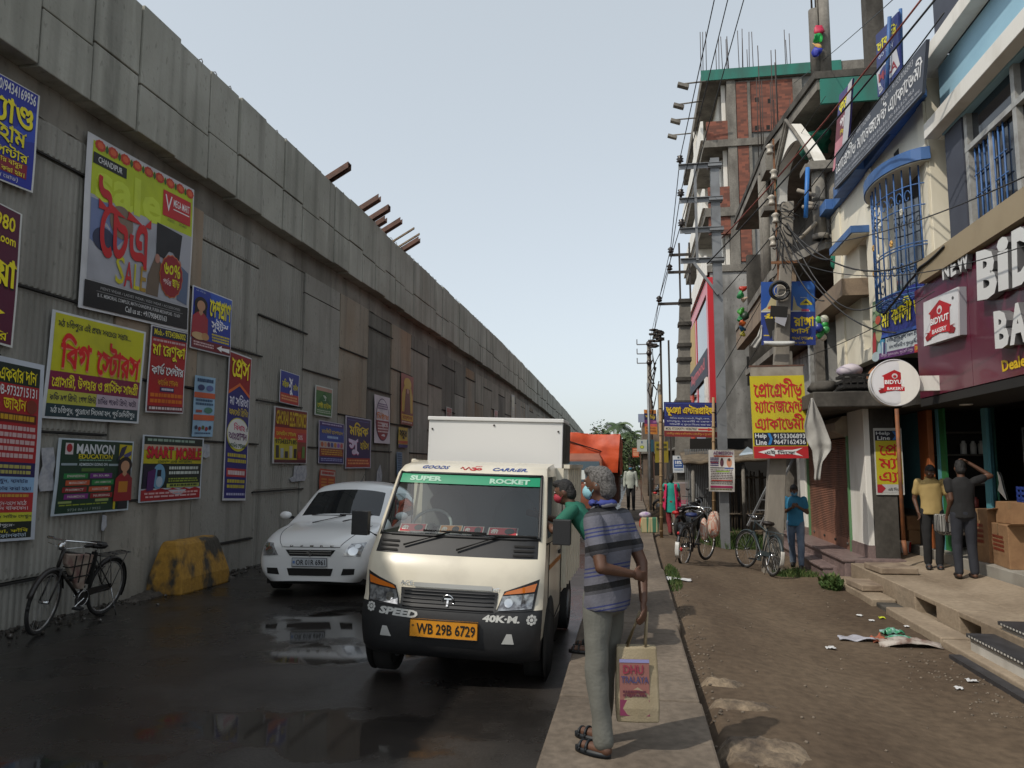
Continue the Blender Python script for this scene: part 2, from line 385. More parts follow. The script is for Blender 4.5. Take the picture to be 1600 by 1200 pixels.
# outlines of the Bengali letters used on the signs, and the words set from them
GLYPH = {5:[-17,32651,28033,14720,13942,15214,16499,16496,17774,19062,18047,17043,14720,14476,16527,16524,18574,18305,-13,32619,27009,15744,15994,16507,16508,17274,17025,17024,17284,16519,16518,15750],6:[-10,26527,15504,12956,12696,14729,15473,18550,19564,19304,17775,-16,32149,17792,18568,17552,16523,16522,15504,14474,15233,15232,14454,15472,16503,16502,17520,18552,-12,32165,15488,15244,16519,16520,17802,17537,17536,17782,16505,16504,15222],8:[-22,32767,20453,14209,16487,129,15233,16493,18296,19564,17525,18567,15752,13974,15493,17024,17280,17280,17025,28033,16385,16459,18817,-38,19423,16496,18528,21604,20599,17299,13192,12436,14488,16529,16526,17552,18568,17537,18560,18800,16501,16504,15480,15489,16512,15746,16001,15983,17278,17534,17025,17792,18058,17552,16523,16526,14742,13452,14721,14720,13428,14694,-9,31447,17534,18036,17013,17799,16269,15758,14732,14979],10:[-32,32731,20353,17792,17526,16503,16495,16496,17262,17017,17018,18554,17793,17024,17280,17025,16277,16254,16000,16257,15744,15490,16005,16002,16014,16525,16527,16526,16016,16005,16004,14726,15233,-44,32445,16532,15000,13964,15233,13696,13412,16485,16771,16010,15002,14490,15501,14709,18032,18534,18024,17764,17007,18821,16264,16016,16525,16530,17810,18056,17537,18304,18284,16499,16502,15990,15740,15745,16256,16000,16257,15983,17024,17534,17025,17792,18058,17556,-9,31405,17534,18036,17013,17799,16269,15758,14732,14979,-6,32767,20363,14209,16385,16503,18817],12:[-32,32767,20355,17790,17528,16501,16479,16496,17262,17019,17016,18554,17793,17024,17280,17027,16275,16256,16000,16257,15744,15490,16003,16004,16012,16525,16545,16524,16016,16007,16004,14724,15233,-50,32767,20407,14209,16421,10881,15488,15494,16517,16516,17548,18060,17799,16785,14984,13448,14977,14464,13170,14694,16493,16496,18020,19816,21868,20345,17299,11914,11156,13980,16533,16532,19092,18561,18048,18554,17277,17037,14968,14192,15472,16505,16506,17014,17023,16764,18298,18305,21633,16441,18817],16:[-70,32767,20355,16522,16014,16005,16006,14980,15233,897,16495,17534,17528,17270,16505,16504,16240,16240,16501,16504,17004,17774,19062,18817,17280,18050,17281,16277,15998,15232,15489,14976,14982,15498,16270,16521,16524,17044,16527,16522,15760,15495,28033,17536,17532,17023,17020,16503,16504,15472,14706,14714,15745,16256,15746,16006,16519,16514,16518,16515,14467,16254,16504,16507,16500,18286,18561,17792,19082,18834,18072],18:[-32,32767,20611,16530,13974,14209,14976,14196,14698,15731,18809,17296,18324,18049,17792,17782,16503,16502,15728,15220,15224,16001,16000,15750,16265,14205,17008,18034,18049,17536,18828,18320,17816,-24,23807,16557,13952,13154,16487,16494,18016,20070,22122,20601,17299,11914,10904,13728,16535,16528,18068,18561,17536,18292,17015,17813,15754,13964],20:[-20,32767,20431,14209,16433,14465,16001,1409,16493,18296,19814,18784,16749,19577,18328,19376,17821,14971,19073,16407,18817,-14,31465,15749,15988,14948,14952,15733,16270,14494,13720,14729,16509,17280,18048,17537,-23,25855,16577,15488,14458,15472,16501,16508,16504,16511,18817,16514,16516,16517,16524,17798,17281,18304,18792,16999,18817,16276,14496,13714],21:[-24,32767,20403,14209,16487,129,15233,16493,17786,19054,18538,17766,17009,19323,15501,16022,14496,13974,15241,17280,18048,17281,32385,16525,14471,-17,31729,14464,13936,14950,16495,16757,17789,16788,17562,18572,17537,17536,18040,17273,18319,15498,13962,-23,30383,16496,18542,18049,17280,18052,17027,15763,16256,15484,16001,15744,15752,16519,16516,17036,18060,18053,16783,14979,14970,14450,15470],22:[-53,16633,30081,14471,18040,19056,18034,17010,16505,16498,14960,15227,16253,17028,17038,16523,16524,15246,14982,15489,14720,13420,14957,19059,17038,18580,17793,17024,17528,16505,16506,16244,15995,18541,18312,18832,18070,16525,16524,15252,14484,14731,16765,17024,18304,17537,19841,16525,14471,16539,14209,16487,129,15233],23:[-52,32767,20387,14209,16487,129,15233,16493,17784,19048,18270,16495,19319,17030,17548,17546,17031,16273,16252,16506,16511,16498,17516,18294,17793,17792,18574,17807,15507,15730,14708,15489,15232,15502,16521,16518,17036,17289,14733,15734,14956,14702,15739,17021,16028,13990,14479,17280,17534,17281,28801,16397,18817],25:[-58,32767,20371,14209,16413,15489,14463,16256,14976,15745,11137,14976,15492,16259,15748,16521,16524,17808,17287,17544,18568,17793,17536,17270,16505,16511,16502,17010,16761,17020,17526,17277,19331,15238,14988,15760,16527,16517,16522,16266,16005,16262,14982,15233,14720,12912,15223,15478,15210,16501,16502,17268,17021,17020,18298,18305,28033,16487,18817],26:[-39,26623,16541,14720,13942,14958,15724,16245,17277,16270,15770,15002,15505,14711,17772,18264,17748,16747,18819,16264,16272,16523,16534,18076,18828,17793,18048,18288,16497,16512,16508,16511,18557,16516,16520,16515,16526,15508,14730,14724,-46,23481,16504,17012,17021,17020,18042,18049,22913,16533,15233,14977,16256,15744,16001,14465,15744,15746,16259,16004,16521,16524,17550,17802,17281,17024,17016,16507,16513,16498,17516,17529,18565,16004,15498,16014,16523,16525,16516,16258,16259,16262,15238,15489,14976,14194,14950,-6,32639,18049,18817,16639,16563,14209],27:[-58,18661,16498,17764,19560,21356,20091,17299,12424,11670,14236,16529,16532,18578,18561,17536,18044,17023,16529,15480,14962,15726,16503,16502,17520,18296,17793,18048,19344,17555,16508,16498,16507,16437,18817,16639,16621,14209,16435,16506,16502,16509,15466,14444,14712,16001,15488,15752,16517,16522,17552,17545,15767,15746,14724,15489,14976,13684,14696,-27,23295,16587,14976,13444,14725,15983,18300,20090,18561,18048,19334,17539,16494,17508,18800,18041,17045,15492,15244,15508,16527,16516,16774,16517,14219,14970,13946],29:[-76,32767,20355,16522,16014,16005,16004,15238,15233,15745,10625,16001,16000,14976,16001,10369,16495,17534,17528,17270,16505,16504,16240,16240,16501,16504,17004,17774,19062,18817,17280,18050,17281,16277,15998,15232,15489,14976,14982,15498,16270,16521,16524,17044,16527,16522,15760,15495,28033,17536,17532,17023,17020,16503,16504,15472,14706,14714,15745,16256,15746,16006,16519,16514,16518,16515,14467,16254,16504,16507,16500,18286,18561,17792,19082,18834,18072,-22,32767,19921,16528,14482,14977,15488,14714,14960,15983,18557,17038,17546,17537,17280,17272,16505,16502,14444,14713,19839,17802,18068,-25,22015,16593,16496,18030,18041,19063,18317,14724,14218,15504,16521,16520,17290,17537,17280,17784,17015,17807,16262,15498,14984,15233,15488,14712,15472],30:[-45,32767,20371,14209,16413,5505,14976,15490,16259,15748,16521,16522,17810,17287,17544,18824,17537,17536,17528,16503,16510,16504,16511,18557,16774,16778,16519,16520,15504,14728,14977,14464,13168,15223,15478,15210,16501,16502,17268,17021,17020,18298,18305,28033,16487,18817,-32,32739,20353,17792,17528,16501,16491,16496,17262,17017,17018,18554,17793,17024,17280,17025,16277,16254,16000,16257,15744,15490,16005,16002,16014,16525,16533,16524,16016,16007,16004,14724,15233],31:[-41,16583,16498,17768,19054,18045,19077,16788,18328,19080,18305,17280,18302,17277,16451,18817,16565,17784,18806,17793,17792,18828,17547,14735,15480,15224,15489,15744,14220,15241,16591,14209,16469,16508,16504,16511,14226,11926,13441,14208,13170,14436,-22,18887,16526,18068,19080,18049,17792,19320,19568,18547,16517,15490,14724,15233,15232,14202,14450,14952,15983,18565,14722,14220,15508],32:[-50,32767,20407,14209,16421,10881,15488,15494,16517,16516,17548,18060,17799,16785,14984,13448,14977,14464,13170,14694,16493,16496,18020,19816,21868,20345,17299,11914,11156,13980,16533,16532,19092,18561,18048,18554,17277,17037,14968,14192,15472,16505,16506,17014,17023,16764,18298,18305,21633,16441,18817],34:[-41,32767,20385,14209,16487,129,15233,16493,30081,14469,18806,19052,18028,16503,16504,15476,15226,15745,15488,14984,15760,16271,13953,16750,17768,19056,18561,18048,19084,17812,16523,16526,15252,14484,14733,16765,17022,18304,17281,20097,16527,14469],35:[-40,18151,16492,19036,22372,21367,17299,12424,11414,14236,16531,16524,17296,17800,18310,17537,17792,18808,17776,16505,16500,15224,15745,16256,15746,16001,15983,17278,17534,17025,17792,18314,17552,16525,16528,14488,13452,14209,14464,13428,14436,-6,32767,20407,14209,16385,16459,18817],36:[-23,32767,20391,14209,16487,129,15233,16493,18294,19558,18784,17003,19325,15501,16020,14496,13976,15239,17280,18048,17281,32385,16527,14471,-32,32693,20353,16528,15254,14218,14977,13952,13408,15973,17013,17789,16788,17816,18316,17537,18048,17778,16499,16500,15476,15745,16000,15748,16263,14453,17020,17528,17788,17281,17536,18570,17556],37:[-35,32767,20381,14209,16399,7041,17021,18058,19098,18590,17297,14481,15228,14458,14206,15233,14976,13444,14725,15983,18300,20090,18561,17792,18820,18308,17029,16515,15730,14436,13672,14707,17777,27265,16491,18817],39:[-38,32767,20381,14209,16487,129,15233,16493,24193,14725,18040,18796,18028,16503,16502,15220,15233,15488,15242,16013,14199,17264,19312,18305,18048,18572,17554,16521,16526,15254,14738,14985,16511,17278,18048,17025,22401,16403,18817],40:[-65,32767,20409,14209,16487,129,15233,16493,29313,14471,18294,19310,18032,17522,16503,16502,15472,14962,15485,16509,16772,16776,16519,16526,14478,14977,16256,16000,16255,16765,16772,17284,17288,17027,20129,14989,7737,18291,19093,15225,15737,17028,17796,17281,17280,17530,16505,16508,16248,15997,19055,18058,19092,18072,16525,16526,15000,13972,14477,16765,17278,18304,17537,20609,16527,14469],41:[-67,32767,20439,14209,16385,16461,16765,16268,14996,14994,15751,14723,15990,15212,15470,15739,17021,16020,15006,14232,14987,17024,17792,17025,27521,16515,16526,16026,14998,15497,15750,14472,15233,15488,14458,15472,16501,16508,16504,16511,18817,16514,16516,16517,16524,17798,17281,18048,19046,16747,2689,16495,18292,19048,18528,17001,19321,17032,17808,17810,17033,17272,18022,17009,18569,16001,16491,18817],42:[-19,32767,20379,14209,16487,129,15233,16493,18552,19558,18782,16749,19577,18584,19378,17565,15227,18817,16405,18817,-13,31723,15751,15724,13910,15215,16014,14750,13722,14729,16511,17278,18048,17537],43:[-26,17899,16496,18018,19560,21612,20345,17299,12170,11414,14236,16533,16524,17812,18568,17793,17536,18046,17786,17023,19085,14728,13194,14721,14464,13426,14438,-23,25825,16496,18286,18305,17280,18052,17027,15765,15998,15740,16001,15488,15752,16519,16518,17034,18060,18057,17041,14719,14968,14450,15470,-6,32767,20409,14209,16385,16457,18817],44:[-39,32767,20385,14209,16487,129,15233,16493,20865,14725,18296,19310,18284,16501,16504,15220,15489,15488,14988,16011,13947,17268,18030,18552,17793,18048,18572,17554,16523,16526,15256,13968,15241,16253,17280,18046,17281,25217,16399,18817,-15,26827,16512,16000,16257,17263,18558,18552,17772,16753,18819,16013,16524,15508,14732,13702],45:[-23,32767,20387,14209,16485,129,15233,16495,18292,19304,18270,17001,19321,17032,17808,17810,17033,17272,18022,17009,18569,16001,16491,18817,-22,32755,18049,16433,16763,16268,14996,14994,15751,14723,15990,15212,15470,15739,17021,16022,15008,13976,14733,16509,17024,18304,17025],46:[-19,32767,20379,14209,16487,129,15233,16493,18552,19558,18782,16749,19577,18584,19378,17565,15227,18817,16405,18817,-13,31723,15751,15724,13910,15215,16014,14750,13722,14729,16511,17278,18048,17537,-12,16303,16506,17528,17537,17280,17544,16519,16518,15498,15489,15744,15478],47:[-58,32767,20413,14209,16485,129,15233,16495,27265,15747,17530,17524,16505,16508,16248,15484,15489,16256,16000,16257,16241,17790,18552,17266,16507,16504,15992,15226,16001,14976,14990,15759,14203,17012,18028,19062,18049,18048,18570,17556,16523,16526,15250,15241,16509,17540,17550,16521,16520,15756,15753,15999,17024,18048,17025,19329,16385,16499,18817],48:[-16,32767,20399,14209,16487,129,15233,16493,32641,16769,17027,17278,17536,17281,19073,16527,14471,-24,32731,20609,16522,15504,14734,15493,12927,19064,19052,16499,16504,14964,15233,15232,14992,16275,13951,16752,18026,18806,18049,18304,18570,17808,-24,32661,20609,16522,15250,14220,14721,14976,14198,14956,16497,19071,16524,17552,17798,17025,18048,18034,16501,16506,16248,16251,19071,16518,16778],50:[-47,32767,20399,14209,16487,129,15233,16495,27777,14471,17784,18036,16509,16508,15994,14968,14971,14968,14454,15732,16505,16504,17268,18036,18041,17553,14982,15498,16517,16518,17288,18056,18055,17543,18310,17804,16521,16520,15502,15241,16509,17022,18048,17025,19585,16385,16511,18817,-14,25285,18558,19066,17275,17274,17258,16753,18821,16013,16272,15506,15244,14214,14977],51:[-44,32445,16532,15000,13964,15233,13696,13412,16485,16771,16010,15002,14490,15501,14709,18032,18534,18024,17764,17007,18821,16264,16016,16525,16530,17810,18056,17537,18304,18284,16499,16502,15990,15740,15745,16256,16000,16257,15983,17024,17534,17025,17792,18058,17556,-9,31405,17534,18036,17013,17799,16269,15758,14732,14979,-6,32767,20363,14209,16385,16503,18817],54:[-23,32709,20353,14209,16487,129,15233,16495,31617,17532,18036,16505,16511,18817,16517,16518,15500,15493,16512,17792,17025,18817,16525,14471],55:[-36,32709,20353,14209,16487,129,15233,16495,32641,18049,16487,18817,16535,17020,17784,17277,18314,19604,18586,16531,16526,15512,15000,14488,14989,14967,18286,18788,17512,16499,16498,15468,14192,15227,16002,15240,16005],56:[-51,32709,18049,16487,129,15233,16495,32641,18049,16487,18817,16539,18558,19314,18024,17250,16497,16496,15980,15732,16001,16000,16012,16519,16537,16526,16016,16005,15748,14980,15233,16497,17280,17534,16765,16766,16504,16507,16489,16502,17008,16765,17016,17788,17281,18304,18848,16547,16562,11960,11651,16537],57:[-35,7993,16506,17264,18036,17793,18048,18580,16531,16528,15004,13982,14993,14709,18288,18788,17768,16501,16504,15734,15745,15488,16010,16519,16522,17292,18052,18052,17281,18561,16531,14721,15744,13948,14456,14956],58:[-34,8789,16504,17008,18040,17793,18048,18068,16525,18049,16533,14465,14969,16510,16508,16509,16504,15992,16001,15744,16008,16519,16522,17808,17545,16012,14492,15499,14711,17528,17772,17017,15996,15732,15986],59:[-20,13865,17032,17814,17556,17037,14471,15992,15982,15472,16249,16767,16274,15518,15000,15753,14713,17522,18024,17252,16755],61:[-34,32729,20353,14209,16509,16248,14958,14192,13174,14721,14208,13706,15504,16521,16520,16776,17029,14475,15738,15984,16505,16496,18792,20082,19073,19328,20624,19610,17041,15473,16508,16500,16507,16479,18817],62:[-32,32711,20353,17792,17528,16501,16509,16496,17262,17019,17016,18554,17793,17024,17280,17027,16275,16256,15998,16257,15744,15492,16003,16004,16012,16525,16515,16524,16016,16007,16004,14724,15233,-34,32729,20353,14209,16509,16248,14958,14192,13174,14721,14208,13706,15504,16521,16520,16776,17029,14475,15738,15984,16505,16496,18792,20082,19073,19328,20624,19610,17041,15473,16508,16500,16507,16479,18817],66:[-49,32711,20609,16526,15252,14472,15233,14464,13932,16495,16502,17260,17015,18825,16008,15758,16521,16520,17032,17542,17281,17536,17780,16501,16500,15214,14712,15233,15232,14472,14742,15253,15760,14996,14988,14470,15491,15983,17278,18044,17526,17774,17267,17772,18788,19572,18305,18304,19598,18330],68:[-50,32767,20407,14209,16421,10881,15488,15494,16517,16516,17548,18060,17799,16785,14984,13448,14977,14464,13170,14694,16493,16496,18020,19816,21868,20345,17299,11914,11156,13980,16533,16532,19092,18561,18048,18554,17277,17037,14968,14192,15472,16505,16506,17014,17023,16764,18298,18305,21633,16441,18817,-12,11739,16506,17528,17537,17280,17544,16519,16520,15496,15745,15488,15480],70:[-23,32767,20387,14209,16485,129,15233,16495,18292,19304,18270,17001,19321,17032,17808,17810,17033,17272,18022,17009,18569,16001,16491,18817,-22,32755,18049,16433,16763,16268,14996,14994,15751,14723,15990,15212,15470,15739,17021,16022,15008,13976,14733,16509,17024,18304,17025,-12,16301,16506,17528,17537,17280,17544,16521,16518,15496,15489,15744,15480],75:[-16,19401,16496,18024,19826,18817,18560,19852,18586,16533,16532,14488,13450,14465,14720,12916,14438,-16,31693,16500,15216,14198,14977,15232,14216,15246,16525,16524,17808,19082,18049,17792,18808,17520],81:[-57,17879,16500,17768,19308,21614,20603,17043,13446,12172,13710,15250,16525,16528,19090,19073,17792,18554,17023,16523,14972,14708,15476,16505,16506,17016,16765,17020,18042,18305,18049,17536,17278,17016,16507,18819,16522,16014,16005,16004,15234,15489,13441,15744,15748,16517,16516,17032,18056,18053,17039,15494,14470,14468,15489,14464,13172,14696],131:[-5,32577,22913,23507,14475,9777],163:[-40,26365,16496,18792,18555,16517,15486,14456,14962,16505,16504,17268,18034,18043,17807,14984,15496,16519,16518,17546,19078,18561,16529,15236,14470,14986,15500,16523,16520,17802,17537,17792,18804,17275,17045,16004,14984,14724,15489,14464,13932,-6,32767,20399,14209,16385,16467,18817],202:[-34,32707,20353,14209,16495,17297,15478,14708,14718,15233,15488,14212,13956,15233,15232,14460,14708,14958,15985,18811,17040,18064,18308,17537,17792,19068,18812,17537,17792,18308,18312,17545,15749,16467,18817],203:[-6,32767,20463,14209,16385,16403,18817,-76,32759,17281,16522,16012,16005,16006,14980,15233,16001,16256,15488,16001,16001,6785,16495,18046,17780,16503,16504,16242,16240,16501,16506,17006,17520,19062,18561,17024,18304,17027,16277,15998,15232,15745,14720,14984,16016,16519,16522,16782,16782,16521,16522,15756,15495,25473,17280,17278,16765,16768,16760,16509,16504,15732,15995,15996,15226,16001,16000,15748,16521,16516,16516,16517,14211,16508,16248,16507,16502,18030,18561,17536,18568,17545,17544,17556,-22,30207,16577,16528,14482,14721,15488,14458,14702,15985,18811,17036,17806,17537,17536,17526,16507,16504,14446,14713,17783,18826,18838],205:[-54,32767,20411,14209,16487,129,15233,16493,30081,14471,18040,19056,18034,17010,16505,16498,14960,15227,16253,17028,17038,16523,16524,15246,14982,15489,14720,13678,14957,18805,17292,18322,17793,17024,17528,16505,16506,16244,15995,18541,18312,18832,18070,16525,16524,15252,14484,14731,16765,17024,18302,17537,19841,16527,14471,-35,15359,16545,16495,17788,17778,16503,16504,16240,16240,16505,16504,17004,17778,18806,18561,17024,17792,17027,16275,16000,15488,15745,15232,14984,15758,16523,16520,16782,16782,16521,16522,16014,15495,16769,16533],219:[-71,32759,17281,16522,16012,16005,16006,14980,15233,3969,16495,18046,17780,16503,16504,16242,16240,16501,16506,17006,17520,19062,18561,17024,18304,17027,16277,15998,15232,15745,14720,14984,16016,16519,16522,16782,16782,16521,16520,15760,15493,25473,17280,17278,16765,16768,16760,16509,16504,15732,15995,15996,15226,16001,16000,15748,16521,16516,16516,16517,14211,16508,16248,16507,16502,18030,18561,17536,18568,17545,17544,17556,-6,32767,20409,14209,16385,16457,18817],221:[-36,32767,20409,14209,16401,7041,17021,18574,20138,17819,14481,15228,14458,13948,14977,15232,13954,14468,14981,15981,19837,17790,19070,18305,17792,18818,18310,17027,16517,15730,14436,13670,14707,17779,27265,16461,18817,-31,19691,16520,15762,15497,13441,17790,18030,16501,16504,15986,15982,16503,16504,17008,17778,18552,18049,17024,17792,16771,16277,15998,15744,16001,15488,15238,15756,16521,16520,17038,17040],224:[-65,32767,20419,14209,16485,129,15233,16495,29313,14471,18292,19312,18032,17522,16503,16502,15472,14962,15483,16511,16772,16776,16519,16526,14478,14977,16256,15998,16257,16765,16772,17284,17286,17029,20129,14989,7737,18291,19093,15225,15737,17028,17796,17281,17280,17528,16507,16508,16248,15997,19055,18058,19092,18072,16525,16526,14998,13974,14477,16765,17278,18304,17537,20609,16525,14471,-34,15359,16551,16495,17278,17784,17014,16505,16500,15976,16499,16502,17004,17776,18806,18561,17024,17536,17283,16275,16000,15486,15745,15232,14986,15760,16525,16524,17046,16525,16522,15760,15751,19329,16533],232:[-14,32767,20403,14209,16487,4737,16749,26753,17027,17278,17536,17281,19073,16527,14471,-24,32735,20609,16522,15504,14734,15493,12927,19064,19052,16499,16502,14964,15233,15232,14992,16277,13951,16750,18028,18806,18049,18304,18570,17808,-24,32665,20609,16522,15250,14220,14721,14976,14198,14956,16497,19071,16524,17552,17796,17025,18048,18036,16499,16506,16248,16251,19071,16516,16780,-34,15359,16537,16493,17790,17776,16503,16504,16242,16242,16505,16504,17008,17522,18552,18049,17024,17282,17025,16277,16256,15742,16001,15488,15238,16012,16521,16522,17042,16525,16520,15762,15751,21633,16533],307:[-66,19385,16504,18032,18041,17551,15492,15752,16517,16518,17544,17287,17284,17538,17025,17792,18552,17524,16505,16504,15736,15745,16256,15744,16259,15983,17022,17790,17025,17536,18058,17296,16521,16528,14996,13452,14209,16256,15744,16255,17525,17800,18578,18072,17043,14479,15226,13432,14977,14976,13700,14981,15983,18300,19834,18305,17792,19078,17797,16265,16502,15214,14700,14713,14968,14964,15734,-10,32659,19585,16269,15756,14734,14977,16493,17536,18036,17013,-22,30457,16496,18792,18809,17047,14978,15498,16010,16517,16522,17544,17281,17024,17276,16765,16791,16002,15746,16001,14976,14966,15728,-9,32767,20411,14209,16477,16511,16457,16509,16425,18817],332:[-40,32721,20353,16524,15252,14983,18831,17041,15752,13964,14977,14720,13940,14442,15731,18809,17552,18580,18305,17280,18044,17017,17293,12135,16497,18048,18546,16503,16504,15480,15489,15232,15502,16269,13951,16748,19048,18817,18048,18314,17296,-24,17651,16494,18016,20068,22380,20601,17299,11914,10392,13984,16535,16528,18068,18305,17792,18292,17015,17557,15754,14220,14977,14720,13938,14950],357:[-42,26367,16504,17012,17524,17273,17272,17018,16509,16508,15994,15745,16000,15494,16005,14707,17272,18552,17537,17792,18056,17292,16521,16522,15502,15753,15496,15500,16521,16520,17802,17537,17792,18806,17273,17045,16004,14984,14724,15489,15232,14456,15472,-6,32767,20409,14209,16385,16457,18817,-39,14827,16490,18522,21348,20597,17043,13450,12438,14492,16533,16534,18836,18305,17536,18040,17524,16505,16506,15992,15484,16001,16256,15746,16257,15983,17022,17792,17025,17536,18312,17298,16521,16528,14998,13962,14977,14464,13682,14950],365:[-37,32767,20381,14209,16487,4993,16493,20353,14725,18038,18794,18028,16503,16504,15478,15489,15744,15496,16011,14199,17268,18800,18305,17792,18312,17552,16525,16524,15256,14228,15243,16507,17024,18048,17025,20609,16403,18817,-24,23225,16526,14998,14226,14987,13949,18040,19052,18030,16501,16504,15482,16001,15744,15752,16009,14455,16760,17780,18040,17537,17792,18058,17552,-10,23039,16515,8833,16493,18817,17793,17280,18048,17537,17281],370:[-22,31665,16524,15506,14990,15497,13441,18294,19046,16501,16504,15476,15233,15744,15242,16009,14201,17266,19056,18305,18048,18314,17554,-50,32767,20441,14209,16413,5505,14976,15490,16259,15748,16521,16522,17810,17287,17544,18824,17537,17536,17528,16503,16510,16504,16511,18557,16774,16778,16519,16520,15504,14728,14977,14464,13168,15223,15478,15210,16501,16502,17268,17021,17020,18298,18305,21121,17281,17280,17792,17025,20097,16417,18817,-32,32767,20395,17792,17528,16501,16491,16496,17262,17017,17018,18554,17793,17024,17280,17025,16277,16254,16000,16257,15744,15490,16005,16002,16014,16525,16533,16524,16016,16007,16004,14724,15233],380:[-40,32713,20609,16528,15000,13208,13967,15219,18296,18800,18034,17008,16505,16502,15984,15218,15995,16511,16772,16778,16519,16524,14476,15489,16256,15744,16257,14437,17286,17542,17537,17024,17530,16505,16508,16248,16253,18799,17802,18580,17816,-10,31741,9019,18291,18841,16515,17028,17028,17030,17029,19613,-14,32767,20409,14209,16487,6273,16493,21633,18307,17278,18304,17537,20609,16527,14469,-45,23749,16522,15506,15493,17282,17290,16519,16520,15500,15753,17015,17024,17024,17025,17793,16533,8321,16493,21633,13961,17274,17526,16507,16506,15736,15745,16256,16002,16257,16241,18302,18292,16503,16504,15480,16001,15488,15498,16013,14201,17266,18796,18305,18048,18580],413:[-55,32767,20413,14209,16485,5761,16495,21377,15491,17530,17524,16505,16508,16248,15484,15489,16256,16000,16257,16497,18302,18542,16501,16502,15478,15489,15232,15246,16011,14203,17012,17776,18806,18049,17536,18570,17554,16523,16528,15506,14985,16509,17540,17550,16521,16520,15756,15753,15999,17024,18048,17025,18561,16385,16499,18817,-45,22985,16522,15504,15495,17282,17034,16519,16520,15756,15497,17015,17024,17280,17025,18049,16533,7553,16493,22145,13705,17530,17524,16509,16506,15736,15489,16256,16000,16259,16497,18046,18292,16503,16504,15480,16001,15488,15498,16013,14201,17264,18798,18305,18048,18836],423:[-18,32709,20097,16536,13724,14209,14976,14198,14958,15724,16501,16500,17768,18804,18561,17792,18568,18066,17300,-15,32709,18049,16502,15726,14710,15489,14976,14736,16529,16522,17554,18058,17793,18048,18032,-9,32673,18049,15508,13480,14735,14713,18544,19544,17259,-11,32767,20371,14209,16469,16993,15977,16504,16494,16505,16501,18817,-32,32739,20353,17792,17526,16503,16491,16496,17262,17019,17018,18552,17793,17024,17282,17025,16275,16256,16000,16257,15744,15490,16003,16004,16012,16527,16529,16526,16016,16007,16004,14724,15233,-31,16077,16490,19304,18561,17792,18570,18068,17295,16279,15216,14954,14968,15489,15488,15494,16012,16521,16522,17296,17800,17025,17024,17276,17019,18317,15756,14982,15489,15232,14196,14950],431:[-40,26621,16496,18536,18555,16517,15486,14456,14962,16505,16504,17268,18034,18043,17807,14984,15496,16519,16518,17546,19078,18561,16529,15236,14470,14986,15500,16523,16520,17802,17537,17792,18804,17275,17045,16004,14984,14724,15489,14464,14444,-6,32767,20433,14209,16385,16433,18817,-37,27903,16523,15489,16513,16272,15002,14224,14721,14976,14450,16497,16508,16506,16509,18819,16514,16516,16515,16522,17286,17281,17792,18284,17005,16769,6785,16495,17784,18538,17766,16755,19319,17812,18604,17045,15485,18305,-12,25847,15495,15984,14684,15731,17023,16020,14496,14987,17024,18048,17025],434:[-32,20657,16504,17268,18036,18041,17553,14982,15498,16517,16518,17288,18056,18055,17543,18310,17804,16521,16520,15502,15241,15489,14977,17528,18036,16509,16508,15994,14968,14971,14968,14454,15732,-14,25285,18558,19066,17275,17274,17258,16753,18821,16013,16272,15506,15244,14214,14977,-51,32767,20475,14209,16413,5505,14976,15490,16259,15748,16521,16522,17810,17287,17544,18824,17537,17536,17528,16503,16510,16504,16511,18557,16774,16778,16519,16520,15504,14728,14977,14464,13168,15223,15478,15210,16501,16502,17268,17021,17020,18298,18305,21121,17793,17024,17792,17281,19585,16385,16511,18817,-32,32767,20429,17792,17528,16501,16491,16496,17262,17017,17018,18554,17793,17024,17280,17025,16277,16254,16000,16257,15744,15490,16005,16002,16014,16525,16533,16524,16016,16007,16004,14724,15233],435:[-40,26367,16494,18794,18555,16515,15486,14456,14964,16503,16506,17266,18036,18041,17809,14984,15496,16519,16518,17544,19078,18561,16531,15234,14470,14986,15502,16521,16522,17800,17537,17792,18806,17273,17045,16004,14984,14726,15489,14464,14188,-6,32767,20411,14209,16385,16455,18817,-39,14829,16492,18524,20578,20343,17299,13448,12950,15004,16531,16536,18578,18305,17536,18042,17524,16503,16506,15992,15486,16001,16256,15744,16259,15981,17024,17790,17025,17536,18314,17296,16523,16528,14996,13962,14977,14464,13684,14948],454:[-23,32767,20431,14209,16435,8065,15999,16000,15234,15745,10369,16493,18552,19558,18782,16749,19577,18584,19378,17565,15227,18817,16405,18817,-13,31723,15751,15724,13910,15215,16014,14750,13722,14729,16511,17278,18048,17537,-25,21759,16547,16502,17520,18802,18301,18569,14980,14218,15500,16521,16516,17546,17537,17280,17532,17526,16759,18821,16268,15248,14476,14721,14720,13934,-12,16303,16506,17528,17537,17280,17544,16519,16518,15498,15489,15744,15478],591:[-6,32767,20369,16533,33,12929,16493,-12,25267,16494,19566,19073,19328,19602,16531,16530,13460,13953,13696,13422,-12,27315,16522,18312,18561,18304,18296,16503,16502,14712,14465,14720,14728,-13,16383,16543,16494,19566,19073,19328,19600,16533,16530,13458,13697,13952,13424,-13,18431,16543,16522,18312,18305,18560,18296,16503,16502,14712,14465,14720,14728],593:[-14,12225,19566,24430,20609,20608,23954,19603,16533,13424,8814,12417,12416,9104,13203],594:[-14,12181,19602,24210,20609,20608,23918,19823,16533,13460,8848,12417,12416,8816,13421],597:[-10,20145,16259,15484,13946,14200,15229,16497,18564,20358,18051],598:[-4,27277,16573,13953,16453],599:[-12,18323,17536,17544,16521,16518,15496,15489,15232,15480,16507,16504,17528],641:[-6,16561,32641,20353,16533,129,12929]}
